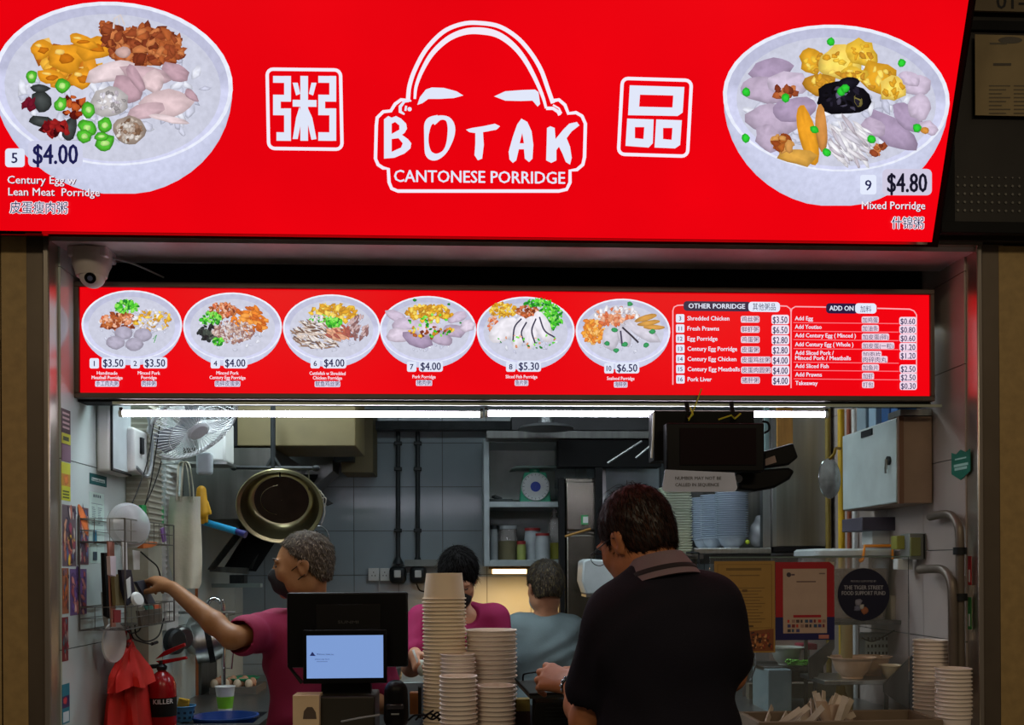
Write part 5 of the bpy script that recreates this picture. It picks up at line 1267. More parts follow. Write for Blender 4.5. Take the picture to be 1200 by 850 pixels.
# papers, bits in cabinet
sheet('paper_label', 'white paper card behind the scale, left one', 'paper', P(650, 546, 2.5), (1, 0, .0), (0, 0, -1), .065, .13, 10, 10, C(150, 160, 160), None)
sheet('paper_label', 'white paper card behind the scale, right one', 'paper', P(663, 546, 2.49), (1, 0, .0), (0, 0, -1), .06, .115, 10, 10, C(144, 154, 152), None)
g = MB(); a = P(573, 588, 2.25); g.obox((a.x + .06, 2.3, zs + .012), (.13, .1, .02), (0, 0, .1)); g.obox((a.x + .045, 2.28, zs + .03), (.05, .04, .016), (0, .3, .4)); one(g, 'folded_cloth', mat('grey_cloth', C(60, 66, 66), .8), 'folded grey cloth on the upper cabinet shelf', 'cloth', bevel=.004)
g = MB(); pbox(g, 572, 520, 650, 586, 2.52, .04); one(g, 'backing_board', mat('pale_board', C(222, 228, 222), .7), 'pale board standing behind the kitchen scale', 'board')
zL = zb_ + .034
def jar(lab, px, Y, rad, h, m, lidm=None, nm='storage_jar', lidh=.02, neck=None, cat='jar', fill=None):
    c = P(px, 650, Y); r = root(nm, (c.x, Y, zL), lab, cat)
    nr = neck or rad * .9
    MB().lathe([(.001, 0), (rad, 0), (rad, h * .75), (rad * .96, h * .84), (nr, h * .94), (nr, h)], (c.x, Y, zL), 20, cap0=True, cap1=True).build('body', m, r)
    if fill: MB().lathe([(rad * 1.01, h * .02), (rad * 1.01, h * fill[0])], (c.x, Y, zL), 20).build('contents', fill[1], r)
    if lidm: MB().lathe([(nr * 1.08, 0), (nr * 1.08, lidh), (.001, lidh)], (c.x, Y, zL + h), 18, cap0=True).build('lid', lidm, r)
    return r
jar('square clear jar with brown contents on the lower cabinet shelf', 595, 2.32, .055, .17, M['clear_plastic'], M['grey_plastic'], fill=(.62, mat('brown_spice', C(94, 88, 62), .8)))
jar('white sauce bottle with a red cap on the cabinet shelf', 624, 2.3, .045, .16, mat('bottle_white', C(150, 158, 162), .4), mat('cap_red', C(130, 30, 30), .5), 'sauce_bottle', .016, cat='bottle')
jar('second white bottle with a red cap standing closer', 636, 2.2, .04, .13, mat('bottle_white', C(150, 158, 162), .4), mat('cap_red', C(130, 30, 30), .5), 'sauce_bottle', .014, cat='bottle')
jar('tall clear oil bottle half full of yellow oil', 650, 2.28, .034, .26, M['clear_plastic'], M['grey_plastic'], 'oil_bottle', .02, .014, 'bottle', (.36, mat('oil_yellow', C(150, 150, 60), .3)))
jar('small yellow green tub between the jars', 611, 2.24, .025, .085, mat('lime_tub', C(130, 140, 70), .5), mat('cap_red', C(130, 30, 30), .5), 'small_tub', .018, cat='tub')
jar('narrow grey jar at the left end of the cabinet shelf', 579, 2.3, .022, .17, M['grey_plastic'], M['dark_iron'], 'spice_jar')
# under-cabinet lamp and warm wall
a, b = P(577, 670, 2.4), P(617, 670, 2.4)
r = root('warm_lamp', ((a.x + b.x) / 2, 2.4, a.z), 'warm glowing strip lamp under the shelf cabinet', 'lamp')
MB().cyl(a, b, .013, n=12).build('tube', mat('warm_tube', C(255, 190, 110), .5, emis=5, ecol=(1, .62, .26, 1)), r)
MB().box((a.x - .02, 2.38, a.z + .014), (b.x + .12, 2.42, a.z + .03)).build('batten', mat('lamp_batten', C(120, 96, 60), .6), r)
area('warm_lamp_glow', (a.x + .12, 2.36, a.z - .03), (0, 0, 0), .5, .06, 7, (1, .52, .18))
# lower back counter
r = root('back_counter', (.1, 2.3, 0), 'steel work counter along the back wall', 'counter')
MB().box((-.6, 2.0, .84), (.47, 2.6, .88)).build('worktop', M['steel_dark'], r, bevel=.003)
MB().box((-.58, 2.05, 0), (.45, 2.58, .84)).build('body', M['steel_dark'], r)
# ---------------------------------------------------------------- fridge column, dark ducting
r = root('upright_fridge', (P(680, 700, 1.95).x, 1.95, 0), 'tall stainless fridge behind the customer with a green sticker', 'fridge')
xa, xb = P(662, 600, 1.95).x, P(697, 600, 1.95).x
fs = mat('fridge_steel', C(120, 116, 106), .25, .95, var=.15, scale=4, stretch=(6, 6, .5))
MB().box((xa, 1.95, 0), (xb + .02, 2.13, P(680, 560, 1.95).z)).build('body', fs, r, bevel=.008)
MB().box((xa + .006, 1.925, .1), (xb + .02, 1.95, P(680, 627, 1.95).z)).build('door', fs, r, bevel=.006)
MB().box((xa + .006, 1.925, P(680, 622, 1.95).z), (xb + .02, 1.95, P(680, 565, 1.95).z)).build('door', fs, r, bevel=.006)
MB().box((xa - .03, 1.93, .1), (xa - .004, 2.0, P(680, 560, 1.95).z)).build('edge_post', M['matt_black'], r)
s0 = P(681, 615, 1.92); s1 = P(689, 604, 1.92)
MB().box((s0.x, 1.918, s0.z), (s1.x, 1.924, s1.z)).build('sticker', mat('sticker_green', C(60, 150, 90), .4), r)
MB().box((s0.x + .010, 1.916, s0.z + .008), (s1.x, 1.918, s1.z - .008)).build('sticker_panel', M['white_plastic'], r)
g = MB(); g.cyl(P(662, 629, 1.85), P(692, 620, 1.85), .006, n=8); g.build('handle', mat('dull_brass', C(150, 110, 50), .5, .5), r)
g = MB(); pbox(g, 699, 548, 706, 740, 1.88, .05); one(g, 'dark_fridge_edge', M['matt_black'], 'black strip standing in for the dark right edge of the fridge', 'post')  # no post there: strip added for the fridge's dark edge
r = root('ceiling_ducting', (.8, 1.7, 2.15), 'dark steel ducting hanging under the kitchen ceiling', 'ducting')
g = MB(); pbox(g, 570, 505, 772, 514, 1.98, .14); g.build('lower_rail', M['steel_dark'], r, bevel=.003)
g = MB(); pbox(g, 655, 514, 775, 547, 2.0, .12); g.build('dark_box', M['matt_black'], r)
g = MB(); pbox(g, 600, 488, 770, 504, 2.0, .14); g.build('upper_box', mat('duct_dark_grey', C(60, 60, 62), .5, .6), r)  # plain dark grey metal on the upper box
g = MB(); g.cyl(P(712, 543, 1.7), P(752, 517, 1.7), .006, n=8); g.cyl(P(745, 537, 1.7), P(762, 523, 1.7), .006, n=8); g.build('brace', M['steel'], r)
g = MB(); c = P(640, 503, 1.8); g.lathe([(.14, 0), (.13, .012), (.04, .03), (.035, .09)], c, 28, cap0=True); one(g, 'lamp_shade', mat('shade_grey', C(120, 122, 124), .35, .6), 'shallow grey lamp shade under the ducting', 'lamp shade')
# white cold-room panel
g = MB(); pbox(g, 705, 547, 772, 850, 2.3, .25); a = P(705, 547, 2.3)
one(g, 'white_cupboard', mat('cupboard_white', C(200, 218, 226), .3), 'pale blue-white cupboard behind the customer\'s head', 'cupboard')
g = MB(); pbox(g, 705, 547, 710, 850, 2.25, .05); one(g, 'cupboard_edge', M['steel'], 'steel edge strip at the left of the white cupboard', 'strip')
# small steel stand and white appliance
c = P(702, 690, 1.35)
r = root('paper_dispenser', (c.x, 1.35, P(700, 697, 1.35).z), 'white plastic dispenser box left of the customer\'s head', 'dispenser')
g = MB(); z0, z1 = P(700, 697, 1.35).z, P(700, 655, 1.35).z; xa, xb = P(682, 680, 1.35).x, P(726, 680, 1.35).x
g.prism([(xa + .006, 1.35, z1 - .01), (xa + .03, 1.35, z1), (xb - .02, 1.35, z1 - .01), (xb, 1.35, z0 + .02), (xb - .01, 1.35, z0), (xa + .02, 1.35, z0), (xa, 1.35, z0 + .06)], (0, .2, 0)); g.build('body', mat('disp_white', C(176, 186, 188), .35), r, bevel=.008)
MB().box((xa + .02, 1.36, z0 - .012), (xb, 1.54, z0)).build('base_plate', M['steel'], r)
g = MB(); pbox(g, 708, 700, 770, 850, 1.72, .18); one(g, 'steel_cabinet', M['steel_dark'], 'steel cabinet under the white dispenser', 'cabinet')
# ---------------------------------------------------------------- right side: bowl shelf
zsh = P(860, 643, 1.25).z
a = P(815, 650, 1.2); b = P(900, 650, 1.2)
r = root('bowl_shelf', ((a.x + b.x) / 2, 1.2, zsh - .03), 'steel wall shelf carrying the stacked white bowls', 'shelf')
MB().box((a.x - .02, 1.15, zsh - .025), (b.x, 1.75, zsh)).build('board', M['steel'], r, bevel=.003)
MB().box((b.x - .035, 1.16, zsh), (b.x, 1.2, P(900, 480, 1.2).z)).build('upright', M['steel'], r)
MB().box((a.x - .02, 1.75, zsh - .02), (b.x, 1.76, zsh + .5)).build('back_panel', M['steel_dark'], r)
MB().box((a.x - .02, 1.16, zsh - .07), (b.x, 1.18, zsh - .026)).build('lip', M['dark_iron'], r)
def bowlmesh(rad, h, th=.003, foot=.45):
    return [(rad * foot, 0), (rad * foot, .006), (rad * .68, h * .35), (rad * .80, h * .75), (rad * .85, h - .0035), (rad, h - .003), (rad, h), (rad - th, h), (rad * .80 - th, h * .76), (rad * .66, h * .38 + th), (.001, .01)]
def bowl_stack(px, Y, py_base, rad, h, n, step, m, stack, group, nm='porcelain_bowl', base_z=None, xyoff=(0, 0)):
    c = P(px, 640, Y); z0 = base_z if base_z is not None else P(px, py_base, Y).z
    o = None
    for k in range(n):
        t = n - k
        lab = ('top' if t == 1 else 'bottom' if k == 0 else ordn(t) + ' from the top') + ' ' + stack
        if o is None:
            g = MB(); g.lathe(bowlmesh(rad, h), (0, 0, 0), 28)
            o = g.build(nm, m, None, lab, 'bowl', group, ctr=False); o.location = (c.x, Y, z0)
        else: dup(o, (c.x + random.Random(k).uniform(-.0012, .0012), Y, z0 + k * step), None, lab, group)
pw = mat('porcelain', C(178, 192, 208), .25, var=.03)
bowl_stack(857.5, 1.27, 0, .074, .055, 23, .0098, pw, 'white bowl of the widest stack on the steel shelf', 'white bowls, widest stack', base_z=zsh)
bowl_stack(837, 1.38, 0, .064, .052, 21, .0098, pw, 'white bowl of the middle stack on the steel shelf', 'white bowls, middle stack', base_z=zsh)
bowl_stack(826, 1.56, 0, .064, .052, 21, .0098, pw, 'white bowl of the left stack on the steel shelf', 'white bowls, left stack', base_z=zsh)
fo = mat('foam_cream', C(190, 200, 180), .6)
# foam container stack behind the customer's head
c = P(792, 600, 1.1); z0 = P(792, 650, 1.1).z
g = MB(); g.box((c.x - .1, 1.02, z0 - .02), (c.x + .1, 1.25, z0)); r = root('foam_box_stand', (c.x, 1.1, z0 - .03), 'steel stand under the foam boxes', 'stand'); g.build('plate', M['steel_dark'], r)
for q_ in (-.09, .09): MB().box((c.x + q_ - .008, 1.13, .9), (c.x + q_ + .008, 1.146, z0 - .02)).build('leg', M['steel_dark'], r)
o = None
for k in range(26):
    t = 26 - k; lab = ('top' if t == 1 else 'bottom' if k == 0 else ordn(t) + ' from the top') + ' cream foam lid of the tall stack behind the head'
    if o is None:
        g = MB()
        hw, hd = .058, .075
        g.rings([[(hw * .9, -hd * .9, 0), (hw * .9, hd * .9, 0), (-hw * .9, hd * .9, 0), (-hw * .9, -hd * .9, 0)], [(hw, -hd, .006), (hw, hd, .006), (-hw, hd, .006), (-hw, -hd, .006)], [(hw, -hd, .009), (hw, hd, .009), (-hw, hd, .009), (-hw, -hd, .009)]])
        o = g.build('foam_container', fo, None, lab, 'container', 'cream foam lids in the tall stack', bevel=.001); o.location = (c.x, 1.12, z0)
    else: dup(o, (c.x + random.Random(k + 50).uniform(-.003, .003), 1.12, z0 + k * .0113), None, lab)
g = MB(); g.tube(bez([P(804, 648, .98), P(818, 648, .98), P(819, 652, .98), P(819, 662, .98)], 3), .004, 6); one(g, 'wire_bracket', M['dark_iron'], 'dark bent wire bracket below the foam boxes', 'bracket')
# clear plastic bags on the shelf
bg = SDF(.008, .02); c = P(889, 615, 1.28); c.z = zsh + .06
bg.ell(c, (.045, .05, .06)); bg.ell(c + Vector((.01, 0, .05)), (.03, .03, .04)); bg.noise(lambda X, Y, Z: .006 * np.sin(70 * X + 40 * Z) * np.sin(60 * Z - 30 * Y))
bg.build('plastic_bag', M['film'], label='crumpled clear plastic bag at the right end of the bowl shelf', cat='bag')
g = MB(); g.box((P(877, 600, 1.55).x, 1.55, zsh), (P(900, 600, 1.55).x, 1.57, zsh + .34)); one(g, 'chopping_board', mat('board_white', C(150, 160, 166), .5), 'pale board standing behind the plastic bag', 'board')
one(MB().ell(P(876, 636, 1.2) + Vector((0, 0, .002)), (.010, .010, .010)), 'lime', mat('lime_green', C(170, 190, 30), .5), 'small yellow green lime on the shelf edge', 'lime')
# large stainless panel duct on the right wall
xa, xb = P(906, 600, 1.15).x, 1.635
r = root('steel_duct', (1.5, 1.4, 1.6), 'tall brushed steel duct with smeared reflections at the right', 'duct')
z0 = P(940, 641, 1.15).z
MB().box((xa, 1.15, z0), (xb, 1.75, 2.72)).build('body', mat('duct_steel', C(158, 156, 146), .38, .95, var=.35, scale=2.2, stretch=(5, 5, .35)), r, bevel=.004)
MB().box((xa - .006, 1.14, z0), (xa + .012, 1.16, 2.72)).build('edge_strip', M['steel'], r)
MB().box((xa, 1.14, z0 - .02), (xb, 1.75, z0)).build('base_rim', M['matt_black'], r)
# wooden slat
a = P(911, 526, .95); b = P(929, 480, .95); b.z = ZC
one(MB().box((a.x, .95, a.z - .05), (b.x, .962, b.z)), 'wooden_slat', mat('pine', C(200, 146, 70), .5, scale=5, var=.25, stretch=(8, 8, 1)), 'short pine slat hanging behind the tube light', 'slat')
a = P(897, 640, .94); b = P(903, 490, .94)
g = MB(); g.box((P(896, 500, .96).x, .96, P(896, 560, .96).z), (P(901, 500, .96).x, .97, ZC)); one(g, 'pale_strip', mat('pale_strip', C(150, 180, 180), .4), 'pale narrow strip left of the pine slat', 'strip')
# pipes on the right wall
def vpipe(lab, px, Y, rad, m, y0=480, y1=850, zmin=1.0, nm='pipe_or_reflection'):
    a = P(px, y0, Y); one(MB().cyl((a.x, Y, zmin), (a.x, Y, a.z), rad, n=14), nm, m, lab, 'pipe')
yl = mat('yellow_paint', C(200, 160, 20), .4)
vpipe('thick yellow gas pipe behind the white wall cabinet', 985.5, .95, .014, yl)
vpipe('dull yellow rod imitating a pipe reflection, left of the hanging pan lid', 970, 1.08, .012, mat('yellow_reflection', C(120, 100, 30), .45), nm='pipe_or_reflection')  # no second pipe: the yellow pipe's reflection, modelled as a rod
vpipe('copper coloured pipe beside the thick yellow one', 994.5, .93, .009, mat('copper', C(150, 84, 60), .4, .4))
vpipe('white pipe between the copper pipe and the cabinet', 1001, .9, .009, M['white_plastic'])
vpipe('steel pipe behind the right edge of the white cabinet door', 1013, .9, .010, M['steel'])
# hanging pan lid
c = P(972, 561, .85); r = root('pan_lid', (c.x, .85, c.z - .08), 'round aluminium pan lid hanging beside the white cabinet', 'lid')
rt = Euler((R(90), 0, R(38))).to_matrix()
MB().lathe([(.001, .012), (.05, .010), (.078, .002), (.082, .003), (.083, 0), (.078, -.002), (.001, -.002)], c, 36, rt).build('disc', mat('spun_aluminium', C(176, 184, 184), .22, 1, var=.2, scale=30), r)
MB().tube(bez([c + Vector((.0, 0, .08)), c + Vector((.02, 0, .1)), c + Vector((.035, .02, .125)), Vector((P(985, 540, .95).x, .95, c.z + .135))], 4), .006, 8).build('handle', mat('brass', C(150, 120, 40), .35, .8), r)
# white wall cabinet (distribution board)
Xd = P(1052, 540, .24).x; y0_, y1_ = .24, PX(987, 550, Xd).y; z1 = P(1052, 488, .24).z; z0 = P(1052, 590, .24).z
r = root('wall_cabinet', (1.6, .5, z0), 'white metal wall cabinet with a key in its door', 'cabinet')
MB().box((Xd + .01, y0_, z0), (XR - .01, y1_, z1)).build('body', mat('cab_beige', C(140, 116, 98), .45), r, bevel=.003)
MB().box((Xd, y0_ + .012, z0 + .004), (Xd + .009, y1_ - .004, z1 - .004)).build('door', mat('cab_door', C(176, 190, 188), .35), r, bevel=.003)
MB().box((Xd + .003, y0_ - .004, z0 - .001), (Xd + .02, y0_ + .010, z1 + .001)).build('corner_strip', mat('cab_strip', C(110, 76, 56), .5), r)
k0 = PX(1041, 540, Xd - .004)
MB().cyl((Xd - .008, k0.y, k0.z), (Xd, k0.y, k0.z), .016, n=16).build('lock', M['dark_iron'], r)
g = MB(); g.box((Xd - .016, k0.y - .002, k0.z - .03), (Xd - .008, k0.y + .004, k0.z + .005)); g.box((Xd - .014, k0.y + .0, k0.z - .045), (Xd - .01, k0.y + .012, k0.z - .02)); g.build('key', M['steel'], r)
k0 = PX(1015, 508, Xd - .004); MB().box((Xd - .004, k0.y - .05, k0.z - .012), (Xd, k0.y + .05, k0.z + .012)).build('name_plate', M['dark_iron'], r)
g = MB(); pbox(g, 1055, 480, 1098, 487, .25, .1); one(g, 'cabinet_tray', M['steel'], 'thin steel tray on top of the white wall cabinet', 'tray')
for k, (x0, x1, y0, col, lab) in enumerate(((1020, 1030, 476, C(150, 180, 200), 'pale bottle on top of the wall cabinet'), (1035, 1046, 484, C(30, 90, 150), 'blue packet on top of the wall cabinet'), (1046, 1056, 470, C(60, 120, 190), 'blue and white carton on top of the wall cabinet'), (1006, 1018, 478, C(130, 150, 160), 'grey carton at the back of the cabinet top'))):
    a = PX(x0, y0, Xd + .04); b = PX(x1, y0, Xd + .04)
    ya, yb_ = sorted((a.y, b.y)); o = MB().box((Xd + .03, ya + .005, z1 + .002), (Xd + .10, yb_ - .005, max(z1 + .06, a.z)))
    one(o, 'carton', mat('carton_%d' % k, col, .5), lab, 'carton', bevel=.004)
# sticker shield on right wall
def rw(px, py, off=.008): return PX(px, py, XR - off)
a, b = rw(1115, 535), rw(1137, 530)
zt1, zb1 = rw(1115, 531).z, rw(1125, 563).z
r = root('shield_sticker', (XR - .008, (a.y + b.y) / 2, zb1), 'green shield-shaped sticker on the right wall', 'sticker')
g = MB(); X_ = XR - .0085; ya, yb_ = a.y, b.y; ym = (ya + yb_) / 2; zc = rw(1115, 556).z
g.prism([(X_, ya, zt1), (X_, (ya + ym) / 2, zt1 - .008), (X_, ym, zt1 + .004), (X_, (yb_ + ym) / 2, zt1 - .008), (X_, yb_, zt1), (X_, yb_, zc), (X_, ym, zb1), (X_, ya, zc)], (.0015, 0, 0)); g.build('sheet', mat('shield_green', C(6, 110, 90), .4), r)
q = Print(lambda u, v: Vector((X_, ya + (yb_ - ya) * u / 100, zt1 + (zb1 - zt1) * v / 100)), (-1, 0, 0), .0002)
q.text('SAFEGUARD', 90, 30, 8, C(190, 220, 210), w=-76, bold=.02) if False else None
for k, (u0, u1, v) in enumerate(((20, 80, 24), (14, 90, 44), (18, 84, 56))): q.rect(u0, v, u1, v + (5 if k == 0 else 9), C(160, 205, 195))
q.build('printing', M['print'], r)
# red and green stickers
for nm, lab, y0, y1, col in (('red_sign', 'narrow red sign at the right jamb', 652, 686, C(170, 20, 30)), ('green_sign', 'narrow green sign at the right jamb under the red one', 700, 738, C(30, 120, 50))):
    a = rw(1134.5, y0); b = rw(1138.5, y1); r = root(nm, (XR - .009, (a.y + b.y) / 2, b.z), lab, 'sign')
    MB().box((XR - .0095, min(a.y, b.y), b.z), (XR - .0075, max(a.y, b.y), a.z)).build('sheet', mat(nm, col, .4), r)
    MB().box((XR - .0105, min(a.y, b.y) + .006, b.z + .01), (XR - .0095, max(a.y, b.y) - .006, b.z + .05)).build('printing', M['white_plastic'], r)
# grey pipes
pm = mat('pipe_grey', C(110, 100, 90), .4, .4)
def gp(lab, pts, Xo, rad, fl=()):
    p_ = bez([PX(x, y, XR - Xo) for x, y in pts], 8)
    r = root('wall_pipe', p_[-1], lab, 'pipe')
    MB().tube(p_, rad, 14).build('pipe', pm, r)
    for x, y in fl:
        c = PX(x, y, XR - Xo); MB().lathe([(rad * 1.5, -.012), (rad * 1.5, .012)], c, 16, cap0=True, cap1=True).build('coupling', M['dark_iron'], r)
gp('upper grey bent pipe on the right wall', [(1090, 606), (1104, 603), (1114, 604), (1121, 612), (1124.5, 628), (1125, 680), (1125.5, 800)], .035, .014, [(1124.8, 646), (1125.4, 700)])
gp('lower grey bent pipe on the right wall', [(1078, 668), (1092, 667), (1104, 668), (1112, 676), (1116, 692), (1117, 740), (1117, 800)], .06, .015)
# switch boxes
a = P(1066, 656, .3); b = P(1098, 625, .3)
r = root('breaker_box', ((a.x + b.x) / 2, .3, a.z), 'grey breaker box with a window under the white cabinet', 'box')
MB().box((a.x, .3, a.z), (b.x, .38, b.z)).build('body', mat('breaker_grey', C(120, 124, 120), .4), r, bevel=.004)
pa = P(1067, 652, .295); pb_ = P(1079, 630, .295); MB().box((pa.x, .292, pa.z), (pb_.x, .3, pb_.z)).build('window', mat('window_olive', C(120, 124, 70), .3), r, bevel=.002)
pa = P(1083, 655, .295); MB().box((pa.x, .296, a.z + .003), (pa.x + .004, .3, b.z - .003)).build('seam', M['dark_iron'], r)
g = MB(); pbox(g, 1051, 628, 1064, 644, .34, .05); one(g, 'label_box', mat('olive_label', C(130, 130, 50), .5), 'small olive labelled switch beside the breaker box', 'switch', bevel=.003)
g = MB(); pbox(g, 1052, 655, 1070, 668, .36, .04); one(g, 'socket_box', M['white_plastic'], 'white socket below the breaker box', 'socket', bevel=.003)
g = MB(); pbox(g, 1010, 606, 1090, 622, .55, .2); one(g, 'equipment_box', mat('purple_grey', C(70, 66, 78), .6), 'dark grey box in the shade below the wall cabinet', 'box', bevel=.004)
g = MB(); pbox(g, 1022, 622, 1055, 638, .6, .1); one(g, 'white_carton', M['white_plastic'], 'white carton behind the food container', 'carton', bevel=.002)

# ---------------------------------------------------------------- hanging number display with its notice
r = root('number_display', (P(838, 550, .05).x, .05, P(838, 552, .05).z), 'black number display hanging below the menu board', 'display')
g = MB(); a = P(765, 541, .12); b = P(882, 483, .12); g.box((a.x, .1, a.z), (b.x, .19, b.z)); g.build('rear_box', M['matt_black'], r, bevel=.003)
a = P(781, 553, .02); b = P(896, 496, .02)
MB().box((a.x, .02, a.z), (b.x, .07, b.z)).build('housing', M['black'], r, bevel=.005)
a2 = P(797, 545, .018); b2 = P(886, 502, .018); MB().box((a2.x, .016, a2.z), (b2.x, .021, b2.z)).build('screen', mat('dark_led', C(20, 3, 7), .5, spec=.1), r)
MB().tube([P(766, 484, .1), P(765, 515, .1), P(763.5, 537, .1)], .004, 6).build('cable', M['white_plastic'], r)
MB().tube(bez([P(893, 494, .06), P(900, 496, .06), P(901, 504, .06), P(895, 508, .06)], 5), .004, 6).build('cable', M['black'], r)
# hooks and yellow strings
for k, x in enumerate((805.5, 858)):
    a = P(x, 473, .1); g = MB(); g.tube(bez([P(x - 1, 471, .13), P(x, 480, .12), P(x + 1, 488, .1), P(x + 2.5, 491, .08)], 4), .008, 8, flat=.5)
    one(g, 'hanging_strap', M['matt_black'], 'black strap over the %s end of the number display' % ('left' if k == 0 else 'right'), 'strap')
ys = mat('yellow_string', C(190, 190, 40), .6)
one(MB().tube([P(822, 456, .11), P(814, 478, .08), P(807, 493, .05)], .0022, 5), 'yellow_tie', ys, 'long yellow tie slanting over the menu board edge', 'tie')
one(MB().tube([P(809, 478, .08), P(812, 486, .06), P(807, 491, .055)], .003, 5), 'yellow_tie', ys, 'short yellow tie knotted at the left strap', 'tie')
one(MB().tube([P(868, 485, .06), P(861, 491, .055), P(857, 487, .06), P(842, 492, .05)], .003, 5), 'yellow_tie', ys, 'yellow tie knotted at the right strap', 'tie')
def prn(q): q.text('NUMBER MAY NOT BE', 17, 12.5, 4.1, C(60, 58, 60), w=60, bold=.02); q.text('CALLED IN SEQUENCE', 17, 21, 4.1, C(60, 58, 60), w=57, bold=.02)
a = P(776, 551, .01); b = P(864, 576.5, .01); W = b.x - a.x; Hh = a.z - b.z
r = root('notice_card', (a.x + W / 2, .01, b.z), 'grey notice card about call numbers under the number display', 'notice')
q = Print(lambda u, v: Vector((a.x + u / 98 * W, .0095, a.z - v / 28 * Hh)), (0, -1, 0), .0001)
pts = []
for cx, cy, an in ((94, 4, -90), (92, 22, 0), (6, 22, 90), (4, 0, 180)):
    for k in range(5):
        b_ = R(an + k * 22.5); rad = 6 if cy == 22 else .5; pts.append((cx + rad * math.cos(b_), cy + rad * math.sin(b_)))
g = MB(); g.prism([Vector((a.x + u / 98 * W, .01, a.z - v / 28 * Hh)) for u, v in pts], (0, .003, 0)); g.build('card', mat('card_grey', C(200, 210, 235), .5), r)
prn(q); q.build('lettering', M['print'], r)
# bluetooth speaker / phone holder thing at right of display
r = root('ticket_printer', (P(915, 560, .12).x, .12, P(910, 576, .12).z), 'black handset device mounted right of the number display', 'device')
g = MB(); g.prism([P(895, 529, .1), P(930, 519, .1), P(936, 536, .1), P(925, 545, .1), P(896, 549, .1)], (0, .05, 0)); g.build('upper_body', M['black'], r, bevel=.006)
g = MB(); g.prism([P(866, 552, .1), P(925, 548, .1), P(932, 552, .1), P(926, 562, .1), P(908, 572, .1), P(885, 576, .1), P(866, 574, .1)], (0, .07, 0)); g.build('lower_body', M['black'], r, bevel=.008)
g = MB(); g.prism([P(897, 538, .098), P(908, 534, .098), P(910, 542, .098), P(897, 546, .098)], (0, .003, 0)); g.build('label', mat('label_pinkish', C(150, 130, 124), .6), r)
MB().lathe([(.001, 0), (.012, 0), (.014, -.006)], P(866, 561, .095), 14, Euler((R(90), 0, 0)).to_matrix()).build('dial', M['grey_plastic'], r)

# ---------------------------------------------------------------- glass screen with its posters
Yg = .12
ga = P(832, 640, Yg); gb = P(1066, 850, Yg); zg = P(900, 654, Yg).z
r = root('glass_screen', ((ga.x + gb.x) / 2, Yg, 1.0), 'clear glass screen standing on the counter behind the posters', 'screen')
MB().box((ga.x, Yg, 1.0), (gb.x, Yg + .006, zg)).build('pane', M['glass'], r, smooth=0)
MB().box((ga.x, Yg - .002, zg), (gb.x, Yg + .008, zg + .004)).build('top_edge', mat('glass_edge', C(110, 130, 124), .3), r)
def cert(q):
    q.rect(0, 0, 72, 107, C(168, 130, 64)); q.line([(4, 4), (68, 4), (68, 78), (4, 78)], .8, C(120, 90, 40), True)
    q.rect(14, 8, 56, 11, C(120, 92, 44)); q.rect(18, 16, 54, 17.5, C(130, 100, 50))
    for k in range(12): q.rect(10 + (k % 2) * 3, 31 + 3.6 * k, 60 - (k * 7 % 5) * 2, 31.9 + 3.6 * k, C(128, 98, 50))
    q.rect(33, 33, 39, 36, C(110, 80, 40)); q.rect(32, 75, 46, 77, C(90, 66, 36))
    q.poly([(2, 84), (20, 80), (40, 82), (70, 79), (70, 105), (2, 105)], C(130, 74, 40))
    for _ in range(90): q.blob(rp.uniform(6, 67), rp.uniform(84, 102), rp.uniform(1, 2.6), rp.uniform(1, 3), 0, rp.choice(rndcol((176, 110, 60), (90, 46, 30), (200, 140, 90), (60, 40, 40), (140, 60, 40))), .3, 7, rp)
a = P(837, 658, Yg - .003); b = P(908.5, 765, Yg - .003)
sheet('certificate', 'ochre certificate sheet taped to the glass', 'certificate', a, (1, 0, 0), (0, 0, -1), b.x - a.x, a.z - b.z, 72, 107, C(160, 122, 60), cert)
def payp(q):
    q.rect(0, 0, 70, 66, C(164, 14, 30)); q.rect(0, 65, 70, 92, C(18, 20, 84)); q.rect(9, 8, 61, 84, C(186, 160, 144))
    q.ellipse(16, 15, 2.8, 2.8, C(60, 50, 60)); q.rect(19, 14, 23, 16, C(90, 70, 80)); q.rect(52, 13, 59, 14.5, C(120, 100, 96)); q.rect(25, 22.5, 48, 24, C(110, 88, 84))
    q.rect(21, 62.5, 54, 65.5, C(170, 20, 40))
    cols = rndcol((190, 60, 50), (70, 70, 120), (60, 60, 70), (150, 120, 110), (120, 40, 50), (50, 80, 110), (80, 60, 60))
    for rr_, (y, n) in enumerate(((68, 9), (73.5, 9), (79, 3))):
        for k in range(n): q.rect(14 + 5.2 * k, y, 14 + 5.2 * k + (3.8 if (k + rr_) % 3 else 2.4), y + 3.6, cols[(k * 3 + rr_) % 7])
    q.rect(51, 86, 63, 90.5, C(190, 120, 110)); q.poly([(64, 0), (70, 0), (70, 5)], C(180, 170, 160))
a = P(908.5, 659, Yg - .004); b = P(978, 750, Yg - .004)
sheet('payment_poster', 'red and navy payment poster on the glass', 'poster', a, (1, 0, 0), (0, 0, -1), b.x - a.x, a.z - b.z, 70, 92, C(40, 30, 70), payp)
